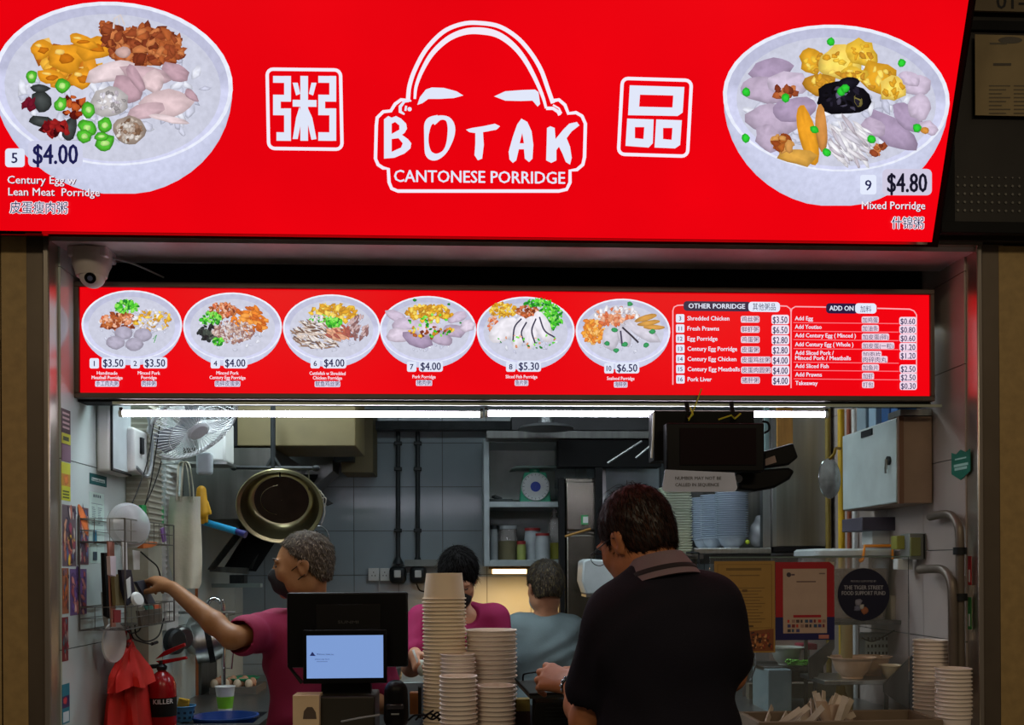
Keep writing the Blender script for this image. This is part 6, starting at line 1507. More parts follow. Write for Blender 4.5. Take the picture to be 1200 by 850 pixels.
# round sticker
c = P(1012, 697, Yg - .002); rad = 31.5 * S(Yg)
r = root('round_sticker', (c.x, Yg - .003, c.z - rad), 'round navy sticker with white lettering on the glass', 'sticker')
MB().lathe([(rad, 0), (rad, .0015), (.001, .0015)], (c.x, Yg - .001, c.z), 48, Euler((R(90), 0, 0)).to_matrix(), cap0=True).build('disc', mat('navy_disc', C(16, 18, 46), .4), r)
q = Print(lambda x, y: P(x, y, Yg - .0028), (0, -1, 0), .0001)
lw = C(160, 160, 170)
q.text('PROUDLY SUPPORTED BY', 1012, 682.5, 2.2, lw, w=30, al='c'); q.text('THE TIGER STREET', 1012, 691, 4.6, lw, w=46, bold=.04, al='c'); q.text('FOOD SUPPORT FUND', 1012, 697.6, 4.6, lw, w=51, bold=.04, al='c')
q.blob(1006, 706, 4, 4, 20, C(130, 130, 150), .3, 9, rp); q.blob(1005, 713, 5, 3, -20, C(100, 104, 130), .3, 9, rp); q.blob(1013, 715, 5, 5, 20, C(150, 90, 60), .35, 9, rp); q.blob(1010, 711, 3, 3, 0, C(170, 170, 170), .3, 8, rp)
q.build('lettering', M['print'], r)

# ---------------------------------------------------------------- things behind the glass
def shelfbar(lab, x0, x1, y, Y, d, m, nm='display_shelf'):
    a = P(x0, y, Y); b = P(x1, y, Y)
    r = root(nm, ((a.x + b.x) / 2, Y, 1.0), lab, 'shelf')
    MB().box((a.x, Y, a.z - .016), (b.x, Y + d, a.z)).build('board', m, r, bevel=.002)
    for x in (a.x + .01, b.x - .02): MB().box((x, Y + d * .5, 1.0), (x + .012, Y + d * .5 + .012, a.z - .016)).build('leg', M['steel_dark'], r)
    return a.z
zA = shelfbar('upper steel shelf behind the round sticker', 955, 1070, 728, .5, .28, M['steel_dark'])
zB = shelfbar('lower steel shelf with the beige bowls', 966, 1062, 798, .34, .26, M['steel'])
zC = shelfbar('middle shelf with vegetables behind the payment poster', 895, 962, 782, .6, .25, M['steel_dark'])
# food container with white lid and orange clips
a = P(956, 728, .52); b = P(1048, 655, .52); zl = P(1000, 643, .52).z
r = root('food_container', ((a.x + b.x) / 2, .52, zA), 'large clear food container with white lid and orange clip', 'container')
w2 = (b.x - a.x) / 2; cx_ = (a.x + b.x) / 2
def rr4(w_, d_, z, c_=.03, n=4):
    out = []
    for sx, sy_, an in ((1, 1, 0), (-1, 1, 90), (-1, -1, 180), (1, -1, 270)):
        for k in range(n + 1):
            t = R(an + 90 * k / n); out.append((cx_ + sx * (w_ - c_) + c_ * math.cos(t), .64 + sy_ * (d_ - c_) + c_ * math.sin(t), z))
    return out
g = MB(); g.rings([rr4(w2 * .9, .10, zA), rr4(w2 * .97, .12, zl - .025)], True, False); g.build('tub', M['clear_plastic'], r)
g = MB(); g.rings([rr4(w2 * .86, .09, zA + .006), rr4(w2 * .92, .105, zA + (zl - zA) * .72)], True, True); g.build('contents', mat('food_brown', C(120, 96, 74), .9, var=.4, scale=30, bump=.6, bscale=60), r)
g = MB(); g.rings([rr4(w2, .13, zl - .03), rr4(w2 * 1.03, .135, zl - .026), rr4(w2 * 1.03, .135, zl - .008), rr4(w2 * .98, .125, zl)], True, True); g.build('lid', mat('lid_white', C(176, 186, 186), .35), r)
ca, cb = P(1011, 656, .5), P(1046, 640, .5)
g = MB(); pts = [(ca.x, .5, ca.z), (ca.x + .008, .5, cb.z), (cb.x, .5, cb.z), (cb.x, .5, ca.z)]
g.tube(pts, .006, 8); g.tube([pts[0], (ca.x - .012, .5, ca.z - .006)], .007, 8); g.build('clip', mat('orange_clip', C(214, 130, 20), .4), r)
g = MB(); pbox(g, 1044, 698, 1074, 727, .55, .12); one(g, 'paper_box', mat('paper_cream', C(150, 142, 124), .6), 'cream paper box on the upper shelf by the sticker', 'box', bevel=.003)
g = MB(); pbox(g, 1044, 655, 1070, 700, .75, .08); one(g, 'dark_canister', M['dark_iron'], 'dark canister behind the breaker box', 'canister', bevel=.006)
# bowls on lower shelf
def onebowl(lab, px, Y, z, rad, h, m, nm='serving_bowl'):
    c = P(px, 700, Y); g = MB(); g.lathe(bowlmesh(rad, h), (c.x, Y, z), 32); return one(g, nm, m, lab, 'bowl')
pb = mat('beige_ware', C(196, 160, 128), .4)
onebowl('wide beige bowl on the lower shelf, left one', 998, .42, zB, .086, .078, pb)
onebowl('second beige bowl close behind the wide one', 1022, .50, zB, .072, .072, pb)
onebowl('small cream bowl at the right end of the lower shelf', 1044, .38, zB, .044, .05, mat('cream_ware', C(206, 186, 148), .4))
for k in range(3):
    c = P(1014 + 7 * k, 771, .48); one(MB().ell(c, (.018, .015, .012), n=10, k=6), 'dumpling', mat('dough', C(176, 140, 104), .7), ['round bun at the left in the beige bowl', 'round bun in the middle of the beige bowl', 'round bun at the right in the beige bowl'][k], 'bun')
# white perforated rack
a = P(1014, 778, .62); b = P(1056, 742, .62)
r = root('plastic_rack', ((a.x + b.x) / 2, .62, zB), 'white perforated plastic basket behind the beige bowls', 'basket')
MB().box((a.x, .62, a.z - .02), (b.x, .68, b.z)).build('body', mat('rack_white', C(165, 178, 178), .45), r, bevel=.004)
g = MB()
for i in range(8):
    for j_ in range(3): g.obox((a.x + .012 + i * .0145, .6195, b.z - .022 - j_ * .028), (.006, .002, .012))
g.build('slots', M['dark_iron'], r, kind='stuff')
g = MB(); g.tube(bez([P(1010, 748, .56), P(1022, 752, .56), P(1036, 746, .56), P(1050, 738, .56)], 6), .003, 6); one(g, 'cable', M['matt_black'], 'black cable draped over the white basket', 'cable')
g = MB(); c = P(992, 745, .5); g.cyl((c.x, .5, 1.0), (c.x, .5, zA - .016), .022, n=16); one(g, 'cream_pipe', mat('cream_pipe', C(150, 130, 80), .5), 'cream coloured pipe standing between the two shelves', 'pipe')
# steel side bracket plates
g = MB(); g.prism([P(948, 772, .45), P(978, 748, .45), P(978, 760, .45), P(960, 790, .45), P(957, 796, .45), P(948, 796, .45)], (0, .01, 0)); one(g, 'bracket_plate', M['steel_dark'], 'steel bracket plate left of the lower shelf', 'bracket')
g = MB(); g.prism([P(1036, 802, .33), P(1070, 768, .33), P(1070, 835, .33), P(1036, 812, .33)], (0, .01, 0)); one(g, 'bracket_plate', M['steel_dark'], 'steel bracket plate right of the lower shelf', 'bracket')
# veg bowl
onebowl('milky bowl under the payment poster', 921, .68, zC, .07, .07, mat('milky', C(160, 168, 158), .4))
rr = random.Random(12)
g = MB()
for k in range(26):
    c = P(923 + 1.2 * k, 777 + rr.uniform(-2, 2), .6); d = Vector((rr.uniform(-.03, .03), rr.uniform(-.01, .01), rr.uniform(-.008, .01))); g.cyl(c - d, c + d, .004, n=5)
one(g, 'scallions', mat('scallion', C(100, 180, 50), .5), 'chopped green scallions under the payment poster', 'scallions', kind='stuff')
g = MB(); pbox(g, 939, 755, 958, 762, .7, .08); one(g, 'red_lid_tub', mat('red_lid', C(150, 40, 60), .5), 'small red lid on the shelf under the payment poster', 'lid', bevel=.003)
g = MB(); pbox(g, 939, 762, 949, 776, .66, .05); one(g, 'glass_tub', M['clear_plastic'], 'small clear tub below the red lid', 'tub', bevel=.003)
g = MB(); pbox(g, 900, 785, 928, 836, .55, .2); one(g, 'pale_box', mat('pale_blue_box', C(110, 130, 134), .5), 'pale blue box on the counter under the payment poster', 'box', bevel=.004)
g = MB(); pbox(g, 878, 776, 965, 800, .75, .06); one(g, 'steel_backing', M['steel_dark'], 'steel backing strip behind the pale blue box', 'strip')
g = MB(); pbox(g, 878, 800, 1068, 850, .9, .04); g2 = one(g, 'lower_panel', mat('lower_panel', C(110, 104, 88), .5, .3), 'dull steel panel at the back of the right counter', 'panel')
c = P(986, 822, .5); g = MB(); g.lathe([(.001, 0), (.03, 0), (.032, .05), (.02, .08), (.018, .1)], (c.x, .5, 1.0), 18, cap1=True); one(g, 'mustard_bottle', mat('mustard', C(150, 116, 20), .4), 'mustard yellow bottle behind the chopstick tray', 'bottle')
# pipe / hook loops
g = MB(); g.tube(bez([P(883, 762, .128), P(882, 776, .15), P(878, 783, .17), P(872, 786, .18)], 5), .003, 6); g.tube(bez([P(884, 762, .128), P(885, 780, .15), P(881, 793, .17), P(879, 797, .18)], 5), .003, 6); one(g, 'wire_hooks', M['chrome'], 'bright wire hooks under the certificate', 'hook')

# ---------------------------------------------------------------- paper cups in stacks on the counter
def cupmesh(rt, rb, h, up=True):
    p = [(.001, .004), (rb - .001, .004), (rb, 0), (rb + .0005, .0), (rt - .001, h - .004), (rt + .0025, h - .004), (rt + .0035, h - .002), (rt + .0025, h), (rt - .002, h), (rt - .003, h - .003), (rb - .001, .007), (.001, .007)]
    if not up: p = [(a, h - b) for a, b in p]
    return p
def cupstack(px, Y, py_top, rt, rb, h, step, m, where, group, up=True, zmin=1.0, nm='paper_cup', cat='cup'):
    c = P(px, py_top, Y); ztop = c.z
    n = int((ztop - h - zmin) / step) + 1
    step = (ztop - h - zmin) / (n - 1)
    o = None
    for k in range(n):
        lab = ('top' if k == 0 else 'bottom' if k == n - 1 else ordn(k + 1) + ' from the top') + ' ' + where
        z = ztop - h - k * step
        rr = random.Random(px * 10 + k)
        if o is None:
            g = MB(); g.lathe(cupmesh(rt, rb, h, up), (0, 0, 0), 36); o = g.build(nm, m, None, lab, cat, group, smooth=40); o.location = (c.x, Y, z)
        else: dup(o, (c.x + rr.uniform(-.0009, .0009), Y + rr.uniform(-.0009, .0009), z), rr.uniform(0, 6), lab)
cupstack(520.5, -.02, 672, .066, .056, .081, .0118, M['paper_cup'], 'upturned cup of the tallest stack by the till', 'cream paper cups, tallest stack', up=False)
cupstack(575.5, .02, 738, .080, .068, .075, .0144, M['paper_cup_pink'], 'paper bowl of the wide rear stack', 'paper bowls, wide rear stack', nm='paper_bowl', cat='bowl')
cupstack(536.5, -.09, 766, .052, .042, .07, .0122, M['paper_cup_pink'], 'small paper cup of the rear middle stack', 'small paper cups, rear middle stack')
cupstack(537, -.21, 792, .0535, .044, .07, .0128, M['paper_cup_pink'], 'small paper cup of the front middle stack', 'small paper cups, front middle stack')
cupstack(581, -.16, 803, .056, .047, .07, .0128, M['paper_cup_pink'], 'small paper cup of the front right stack', 'small paper cups, front right stack')
cupstack(1091, .09, 750, .0555, .048, .075, .0128, M['paper_cup_pink'], 'paper cup of the stack nearest the bent pipe', 'paper cups by the bent pipe')
cupstack(1117, -.1, 783, .0525, .045, .075, .0122, M['paper_cup_pink'], 'paper cup of the stack nearest the right jamb', 'paper cups by the right jamb')

# ---------------------------------------------------------------- till: two screens on one stand
r = root('till', (P(405, 800, .05).x, .05, 1.0), 'black cash till with a big rear screen and a small lit customer screen', 'till')
a = P(337, 783, .06); b = P(478, 694, .06)
MB().box((a.x, .05, a.z), (b.x, .075, b.z)).build('main_screen', M['black'], r, bevel=.006, seg=3)
a1, b1 = P(370, 742, .045), P(446, 708, .045)
MB().box((a1.x, .043, a1.z), (b1.x, .05, b1.z)).build('rear_cover', M['matt_black'], r, bevel=.003)
q = Print(lambda x, y: P(x, y, .042), (0, -1, 0), .0001); q.text('SUNMI', 408, 731, 3.4, C(60, 60, 62), w=24, bold=.05, al='c'); q.build('lettering', M['print'], r)
a, b = P(355, 802, .0), P(453, 738, .0)
cs = MB().box((a.x, .0, a.z), (b.x, .018, b.z)).build('customer_screen', M['black'], r, bevel=.003)
a, b = P(359.5, 795.5, -.0005), P(449, 744.5, -.0005)
MB().box((a.x, -.0006, a.z), (b.x, .001, b.z)).build('lit_panel', mat('screen_glow', C(118, 148, 200), .3, emis=.85, ecol=C(122, 156, 216), var=0), cs)
q = Print(lambda x, y: P(x, y, -.001), (0, -1, 0), .0001)
q.poly([(363, 769), (366, 764), (369, 768), (370, 769)], C(40, 50, 110)); q.text('Welcome, thank you', 371, 768, 2.0, C(40, 50, 100), w=20); q.text('please pay here', 369, 773.5, 1.6, C(50, 60, 110), w=17); q.rect(371, 775.5, 384, 776, C(90, 110, 160))
q.build('screen_text', mat('print_screen', None, .4, attr=True, emis=.6, var=0), cs)
g = MB(); a, b = P(377, 815, .06), P(435, 800, .06); g.box((a.x, .05, 1.12), (b.x, .09, b.z + .02)); g.build('neck', M['black'], r)
g = MB(); a, b = P(372, 850, .0), P(440, 815, .0); g.box((a.x, -.02, 1.0), (b.x, .16, b.z)); g.build('base', mat('till_base', C(40, 36, 26), .5), r, bevel=.006)
g = MB(); g.prism([P(352, 802, .03), P(337, 782, .05), P(337, 778, .05), P(356, 800, .03)], (0, .01, 0)); g.build('hinge', M['black'], r)
# cardboard box left of till
a, b = P(343, 842, -.05), P(374, 815, -.05)
r = root('card_box', ((a.x + b.x) / 2, -.05, 1.0), 'cream card box with a rounded cut-out beside the till', 'box')
MB().box((a.x, -.05, 1.0), (b.x, .03, b.z)).build('body', M['cream'], r, bevel=.002)
MB().prism([P(355, 843, -.051), P(356, 834, -.051), P(360, 829, -.051), P(366, 829, -.051), P(370, 835, -.051), P(371, 843, -.051)], (0, .002, 0)).build('cut_out', mat('cutout_shade', C(90, 76, 64), .8), r)
# scanner
c = P(464, 822, -.08)
r = root('barcode_scanner', (c.x, -.08, 1.0), 'black hooded barcode scanner between the till and the cups', 'scanner')
g = SDF(.005, .02); g.cap(c + Vector((0, 0, .03)), c + Vector((0, 0, -.05)), .036, .038); g.cap(c + Vector((0, .03, .02)), c + Vector((0, .03, -.06)), .03, .034); g.build('hood', M['black'], r)
MB().obox((c.x, -.117, c.z - .012), (.052, .012, .016)).build('window', mat('scan_window', C(40, 38, 44), .1), r, bevel=.003)
MB().obox((c.x, -.12, c.z - .034), (.024, .006, .004)).build('label', M['grey_plastic'], r)
MB().lathe([(.045, 0), (.045, .012), (.02, .02), (.018, .06)], (c.x, -.06, 1.0), 20, cap0=True).build('foot', M['black'], r)
g = MB(); pbox(g, 480, 812, 491, 838, .0, .04); one(g, 'snack_packet', mat('orange_packet', C(150, 90, 40), .5), 'orange packet between the scanner and the tall cup stack', 'packet', bevel=.003)
g = MB(); pbox(g, 490, 806, 493.5, 842, -.04, .03); one(g, 'stylus_holder', M['matt_black'], 'narrow dark holder beside the tall cup stack', 'holder')
rr = random.Random(2)
for k in range(5):
    x = 478 + 9 * k; pts = [P(x, 842 + rr.uniform(-2, 3), -.16), P(x + 8, 836 + rr.uniform(-3, 3), -.17), P(x + 20, 842 + rr.uniform(-4, 4), -.18), P(x + 30, 838 + rr.uniform(-6, 6), -.2 + .0 * k)]
    one(MB().tube(bez(pts, 6), .0032, 6), 'cable', M['black'], ['black cable knot in front of the scanner', 'second cable of the tangle by the cups', 'third cable of the tangle by the cups', 'cable running over the counter under the cups', 'last cable of the tangle by the small cups'][k], 'cable')
one(MB().tube(bez([P(400, 846, -.14), P(420, 842, -.15), P(445, 838, -.13)], 6), .003, 6), 'cable', M['grey_plastic'], 'grey cable in front of the till base', 'cable')
# soup pots and counter behind the till
g = MB(); a = P(470, 800, 1.5); g.box((P(440, 800, 1.2).x, 1.2, .85), (P(510, 800, 1.2).x, 1.7, P(470, 800, 1.2).z)); one(g, 'prep_table', mat('prep_steel', C(150, 160, 160), .3, .6), 'pale steel prep table behind the till', 'table', bevel=.004)
c = P(452, 793, 1.35); g = MB(); g.lathe([(.001, 0), (.07, 0), (.075, .03), (.08, .05), (.001, .052)], (c.x, 1.35, P(452, 800, 1.2).z), 24); one(g, 'covered_pot', M['steel_dark'], 'low covered pot on the prep table', 'pot')
# ---------------------------------------------------------------- payment tray by the customer's hand
r = root('payment_tray', (P(640, 810, -.12).x, -.12, 1.0), 'black tray stand with a wire loop beneath the customer\'s hand', 'tray')
a, b = P(607, 800, -.05), P(664, 815, -.14)
g = MB(); z1_ = P(640, 810, -.1).z
g.prism([P(604, 797, -.02), P(655, 797, -.02), P(668, 813, -.2), P(621, 815, -.2)], (0, .002, -.012)); g.build('plate', mat('tray_dark', C(66, 70, 68), .35, .4), r, bevel=.002)
MB().tube([P(604, 796, -.02), P(621, 814, -.2), P(668, 812, -.2)], .004, 6).build('rim', M['black'], r)
MB().tube(bez([P(613, 802, -.03), P(613, 793, -.03), P(616, 790, -.03), P(634, 787, -.03)], 4), .003, 6).build('wire_loop', M['black'], r)
a, b = P(626, 850, -.14), P(668, 816, -.14)
MB().box((a.x, -.19, 1.0), (b.x, -.06, b.z - .012)).build('stand', M['matt_black'], r, bevel=.003)
g = MB()
for k in range(5): zz = b.z - .03 - .011 * k; g.box((a.x + .03, -.192, zz), (b.x, -.19, zz + .003))
g.build('vents', M['dark_iron'], r, kind='stuff')
a, b = P(605, 850, -.02), P(621, 820, -.02)
r = root('ticket_block', ((a.x + b.x) / 2, -.02, 1.0), 'yellow and dark red ticket box behind the paper cups', 'box')
zm = P(612, 834, -.02).z
MB().box((a.x, -.02, zm), (b.x, .03, b.z)).build('yellow_top', mat('ochre_card', C(150, 130, 60), .6), r)
MB().box((a.x, -.02, 1.0), (b.x, .03, zm)).build('red_base', mat('dark_red_box', C(60, 22, 24), .6), r)
# ---------------------------------------------------------------- tray of wrapped chopsticks
a, b = P(883, 838, .1), P(1062, 838, .1)
r = root('cutlery_tray', ((a.x + b.x) / 2, -.05, 1.0), 'brown plastic cutlery tray at the right end of the counter', 'tray')
tm = mat('tray_brown', C(124, 108, 90), .5)
zr = P(970, 842, -.08).z; x0, x1 = P(882, 842, -.08).x, P(1066, 842, -.08).x + .08
for nm, lo, hi in (('rim_front', (x0, -.14, 1.0), (x1, -.125, zr)), ('rim_back', (x0, .075, 1.0), (x1, .09, zr)), ('rim_side', (x0, -.125, 1.0), (x0 + .015, .075, zr)), ('rim_side', (x1 - .015, -.125, 1.0), (x1, .075, zr)), ('divider', (1.21, -.125, 1.0), (1.222, .075, zr - .004)), ('bottom', (x0 + .01, -.13, 1.0), (x1 - .01, .08, 1.01))):
    MB().box(lo, hi).build(nm, tm, r, bevel=.003)
rr = random.Random(21)
o = None
wr = mat('wrapper', C(206, 192, 174), .5, var=.1, scale=20); cols_l = []
for k in range(26):
    px = 895 + k * 5.0 + rr.uniform(-3, 3); back = rr.uniform(-.08, .05)
    c = P(px, 842, -.03); x = min(max(c.x, x0 + .06), 1.17)
    ang = rr.uniform(-28, 28) if k not in (2, 3) else 48
    lean = R(rr.uniform(12, 32))
    lab = ordn(k + 1) + ' paper-wrapped utensil from the left in the cutlery tray'
    if o is None:
        g = MB(); w_ = .0095
        g.rings([[(-w_, -.002, 0), (w_, -.002, 0), (w_, .002, 0), (-w_, .002, 0)], [(-w_, -.003, .08), (w_, -.003, .08), (w_, .003, .08), (-w_, .003, .08)], [(-w_, -.001, .135), (w_, -.001, .135), (w_, .001, .135), (-w_, .001, .135)]])
        o = g.build('wrapped_chopsticks', wr, None, lab, 'chopsticks', 'wrapped utensils in the cutlery tray'); t = o
    else: t = dup(o, label=lab)
    t.location = (x, back, 1.012); t.rotation_euler = (R(rr.uniform(-30, 5)), R(rr.uniform(32, 62) if k < 16 else rr.uniform(-25, 40)), R(rr.uniform(-50, 50)))
for k, (px, py) in enumerate(((962, 822), (978, 826), (993, 835))):
    c = P(px, py, -.04); g = MB()
    rows = []
    for j in range(7):
        t = j / 6; w_ = .006 + .018 * math.sin(min(1, t * 1.2) * PI / 2) * (1 - .3 * t * t); rows.append([c + Vector((w_ * math.cos(a_) + .02 * (1 - t) * (-1 if k else 1), .006 * math.sin(a_) - .03 * (1 - t), -.09 + .09 * t)) for a_ in [2 * PI * i / 10 for i in range(10)]])
    g.rings(rows); one(g, 'plastic_spoon', mat('spoon_tan', C(170, 146, 124), .4), ['tallest beige plastic spoon in the cutlery tray', 'beige plastic spoon just right of the tallest', 'shorter beige plastic spoon at the right of the cutlery'][k], 'spoon')
# ---------------------------------------------------------------- people
def skinmat(n, c): return mat(n, c, .5, var=.07, scale=40, bump=.05, bscale=150, spec=.35)
def frame(H, yaw, pitch=0, roll=0):
    """head frame: local +y is where the face looks; yaw 0 looks into the kitchen (+Y), 90 looks left (-X)"""
    return Matrix.Translation(Vector(H)) @ Euler((0, 0, R(yaw))).to_matrix().to_4x4() @ Euler((R(-pitch), 0, 0)).to_matrix().to_4x4() @ Euler((0, R(roll), 0)).to_matrix().to_4x4()
def head_sdf(s, m, neck_to, ls=1.0, nr=.054):
    T = lambda x, y, z: m @ Vector((x * ls, y * ls, z * ls)); r3 = m.to_3x3()
    E_ = lambda c, r, k=.02, op='u': s.ell(T(*c), tuple(q * ls for q in r), r3, k, op)
    E_((0, -.018, .038), (.073, .094, .084)); E_((0, .030, -.01), (.064, .066, .075), .03); E_((0, .036, -.055), (.052, .052, .056), .03)
    E_((0, .070, -.093), (.022, .018, .018), .02)
    for sx in (1, -1):
        E_((sx * .046, -.0, -.068), (.018, .045, .03), .03); E_((sx * .038, .062, -.022), (.022, .018, .02), .02)
        E_((sx * .030, .084, .024), (.022, .010, .008), .012)
        E_((sx * .030, .094, .006), (.016, .010, .010), .008, 's'); E_((sx * .030, .078, .006), (.013, .013, .012), .003)
        E_((sx * .074, -.010, -.008), (.007, .019, .031), .006); E_((sx * .078, -.014, .002), (.006, .022, .022), .006); E_((sx * .082, -.006, -.004), (.005, .009, .014), .004, 's')
        E_((sx * .010, .100, -.030), (.008, .010, .007), .006)
    s.cap(T(0, .090, .012), T(0, .108, -.026), .007 * ls, .0115 * ls, .012)
    E_((0, .093, -.056), (.024, .010, .006), .006); E_((0, .090, -.067), (.020, .010, .007), .006); E_((0, .103, -.0615), (.022, .004, .0015), .002, 's')
    s.cap(T(0, -.03, -.05), neck_to, nr * ls, nr * 1.1, .03)
def hair_sdf(m, ls=1.0, grow=.008, line=(.07, .068), nape=-.062, vol=(0, 0, 0), h=.005, amp=.003, tilt=(.75, -.66)):
    s = SDF(h, .015); T = lambda x, y, z: m @ Vector((x * ls, y * ls, z * ls)); r3 = m.to_3x3()
    s.ell(T(0, -.018, .038), tuple((q + grow) * ls for q in (.075 + vol[0], .095 + vol[1], .085 + vol[2])), r3)
    s.ell(T(0, -.045, -.01), tuple((q + grow) * ls for q in (.062, .062, .07)), r3, .02)
    for sx in (1, -1): s.ell(T(sx * .084, -.004, -.016), (.026 * ls, .029 * ls, .038 * ls), r3, .006, 's')
    s.plane(T(0, line[0], line[1]), r3 @ Vector((0, tilt[0], tilt[1]))); s.plane(T(0, 0, nape), r3 @ Vector((0, -.15, -1)))
    s.noise(lambda X, Y, Z: amp * (np.sin(190 * X + 60 * Z) * np.sin(150 * Y + 80 * Z) + .6 * np.sin(310 * Z + 120 * X)))
    return s
def strands(hair, m, mt_, parent, cols, n=2600, L=.02, lift=.004, seed=1, flow=(0, -.6, -.8), swirl=None, w_=.0011):
    me = hair.data; rr = np.random.RandomState(seed); P_ = np.empty(len(me.polygons) * 3); me.polygons.foreach_get('center', P_); P_ = P_.reshape(-1, 3)
    N_ = np.empty(len(me.polygons) * 3); me.polygons.foreach_get('normal', N_); N_ = N_.reshape(-1, 3)
    o0 = np.array(ORG[hair.name]); P_ = P_ + o0; r3 = m.to_3x3(); crown = np.array(m @ Vector((0.012, -.06, .11))); fl = np.array(r3 @ Vector(flow))
    idx = rr.randint(0, len(P_), n); b = MB()
    for i in idx:
        p = P_[i] + rr.uniform(-.002, .002, 3); nn = N_[i]; d = (p - crown); d = d / (np.linalg.norm(d) + 1e-6) + fl * .5 + rr.normal(0, .22, 3); d -= nn * d.dot(nn); d /= np.linalg.norm(d) + 1e-6
        sd = np.cross(d, nn); l = L * rr.uniform(.6, 1.3); c = cols[rr.randint(len(cols))]
        q0 = p - sd * w_ - nn * .001; q1 = p + sd * w_ - nn * .001; q2 = p + d * l * .55 + nn * lift * .8; q3 = p + d * l + nn * lift * rr.uniform(.3, 1.2)
        b.addc([q0, q1, q2 + sd * w_ * .8, q2 - sd * w_ * .8, q3], [(0, 1, 2, 3), (3, 2, 4)], [c] * 5)
    b.keepn = True
    return b.build('strands', mt_, parent, kind='stuff', smooth=0)
def hand_sdf(s, wrist, d, n, thumb_sign, curl, size=1.0, spread=.0, thumb_open=.5, k=.009):
    d = Vector(d).normalized(); n = Vector(n); n = (n - d * n.dot(d)).normalized(); l = d.cross(n).normalized() * thumb_sign; w = Vector(wrist)
    tips = []
    for i, (off, kn, ln) in enumerate(((.029, .084, .070), (.010, .089, .078), (-.010, .085, .072), (-.028, .076, .057))):
        off *= size; kn *= size; ln *= size
        base = w + d * kn + l * off - n * (.004 if i in (1, 2) else 0)
        s.cap(w + l * off * .55 + d * .008, base, .0155 * size, .0115 * size, .016)
        dirv = (d + l * spread * (1.5 - i) * .5).normalized(); p = base; a = 0
        for j, (fr_, rad) in enumerate(((.46, .0098), (.30, .0088), (.24, .0078))):
            c = curl[i] if isinstance(curl[i], (int, float)) else curl[i][j]
            a += R(c); dd = dirv * math.cos(a) + n * math.sin(a); q = p + dd * ln * fr_
            s.cap(p, q, rad * size * (1.06 if j == 0 else 1), rad * size * .93, .004 if j else .007); p = q
        tips.append(p)
    tb = w + d * .022 * size + l * .022 * size + n * .006; t1 = tb + (d * .62 + l * .62 * (thumb_open + .4) + n * .45) .normalized() * .046 * size; t2 = t1 + (d * .8 + l * .3 * thumb_open + n * .4).normalized() * .034 * size; t3 = t2 + (d * .85 + l * .05 + n * .45).normalized() * .026 * size
    s.cap(tb, t1, .0155 * size, .0115 * size, .014); s.cap(t1, t2, .0112 * size, .0098 * size, .004); s.cap(t2, t3, .0098 * size, .008 * size, .004)
    return tips, (w, d, n, l)
def legs(r, cx, cy, zh, yaw, m, shoe, w=.095):
    c_, s_ = math.cos(R(yaw)), math.sin(R(yaw))
    s = SDF(.014, .05); s.ell((cx, cy, zh - .02), (.165, .115, .13), (0, 0, yaw))
    for q in (1, -1):
        hx, hy = cx + q * w * c_, cy + q * w * s_; s.chain([(hx, hy, zh - .06), (hx * 1 + q * .01 * c_, hy + .0, zh * .52), (hx + q * .01 * c_, hy, .1)], [.09, .066, .058])
    s.plane((cx, cy, .06), (0, 0, -1)); s.build('trousers', m, r)
    for q in (1, -1):
        hx, hy = cx + q * (w + .01) * c_, cy + q * (w + .01) * s_; f = Vector((-s_, c_, 0))
        z = SDF(.009, .03); z.cap((hx, hy, .045), Vector((hx, hy, .035)) + f * .13, .045, .036); z.cap(Vector((hx, hy, .07)), Vector((hx, hy, .05)), .045, .045); z.plane((0, 0, 0.0), (0, 0, -1)); z.build('shoe', shoe, r)
dark_tr = mat('dark_trousers', C(30, 30, 36), .8); shoe_m = mat('black_shoe', C(20, 20, 20), .4)
SK1 = skinmat('skin_tan', C(150, 104, 66)); SK2 = skinmat('skin_warm', C(176, 126, 96)); SK3 = skinmat('skin_light', C(190, 138, 108)); SK4 = skinmat('skin_customer', C(182, 118, 80))
strand_m = mat('hair_strand', None, .75, attr=True, var=.05, spec=.12)
wrk = lambda a, f=1: (lambda X, Y, Z: a * (np.sin(23 * f * X + 31 * f * Z + 4 * np.sin(17 * Y)) + .7 * np.sin(41 * f * Z - 27 * f * X + 3 * np.sin(29 * Y + 9 * Z))))

# === the masked cook with grey hair reaching to the rack
H = P(354, 664, .47)
r = root('person', (H.x + .04, .5, 0), 'grey-haired person in a maroon shirt and black mask reaching left to the rack', 'person')
m1 = frame(H, 93, 4, 0)
sc_ = P(368, 735, .50); nb = Vector((P(362, 716, .50).x, .50, P(362, 722, .5).z))
shR = P(322, 738, .50); shL = Vector((shR.x + .34, .52, shR.z)); elb = P(272, 748, .27); wri = P(203, 690, .42)
s = SDF(.0055, .02); head_sdf(s, m1, nb)
s.ell((sc_.x, .5, shR.z - .1), (.15, .09, .17), None, .04); s.cap(shR, shL, .045, .045, .04)
s.chain([shR, elb], [.048, .037], .03); s.chain([elb, elb.lerp(wri, .3), wri], [.037, .038, .024], .02)
hd = (P(176, 676, .50) - wri).normalized()
hand_sdf(s, wri + hd * .012, hd, Vector((-.35, .25, -.9)), 1, [(28, 40, 30), (38, 48, 35), (46, 50, 40), (50, 55, 40)], .95, thumb_open=.2)
shLe = shL + Vector((.05, .0, -.27)); s.chain([shL, shLe, shLe + Vector((-.08, -.2, .02))], [.05, .042, .03], .02)
hand_sdf(s, shLe + Vector((-.085, -.21, .02)), Vector((-.4, -.9, 0)), Vector((0, 0, -1)), 1, [25] * 4)
s.build('body', SK1, r)
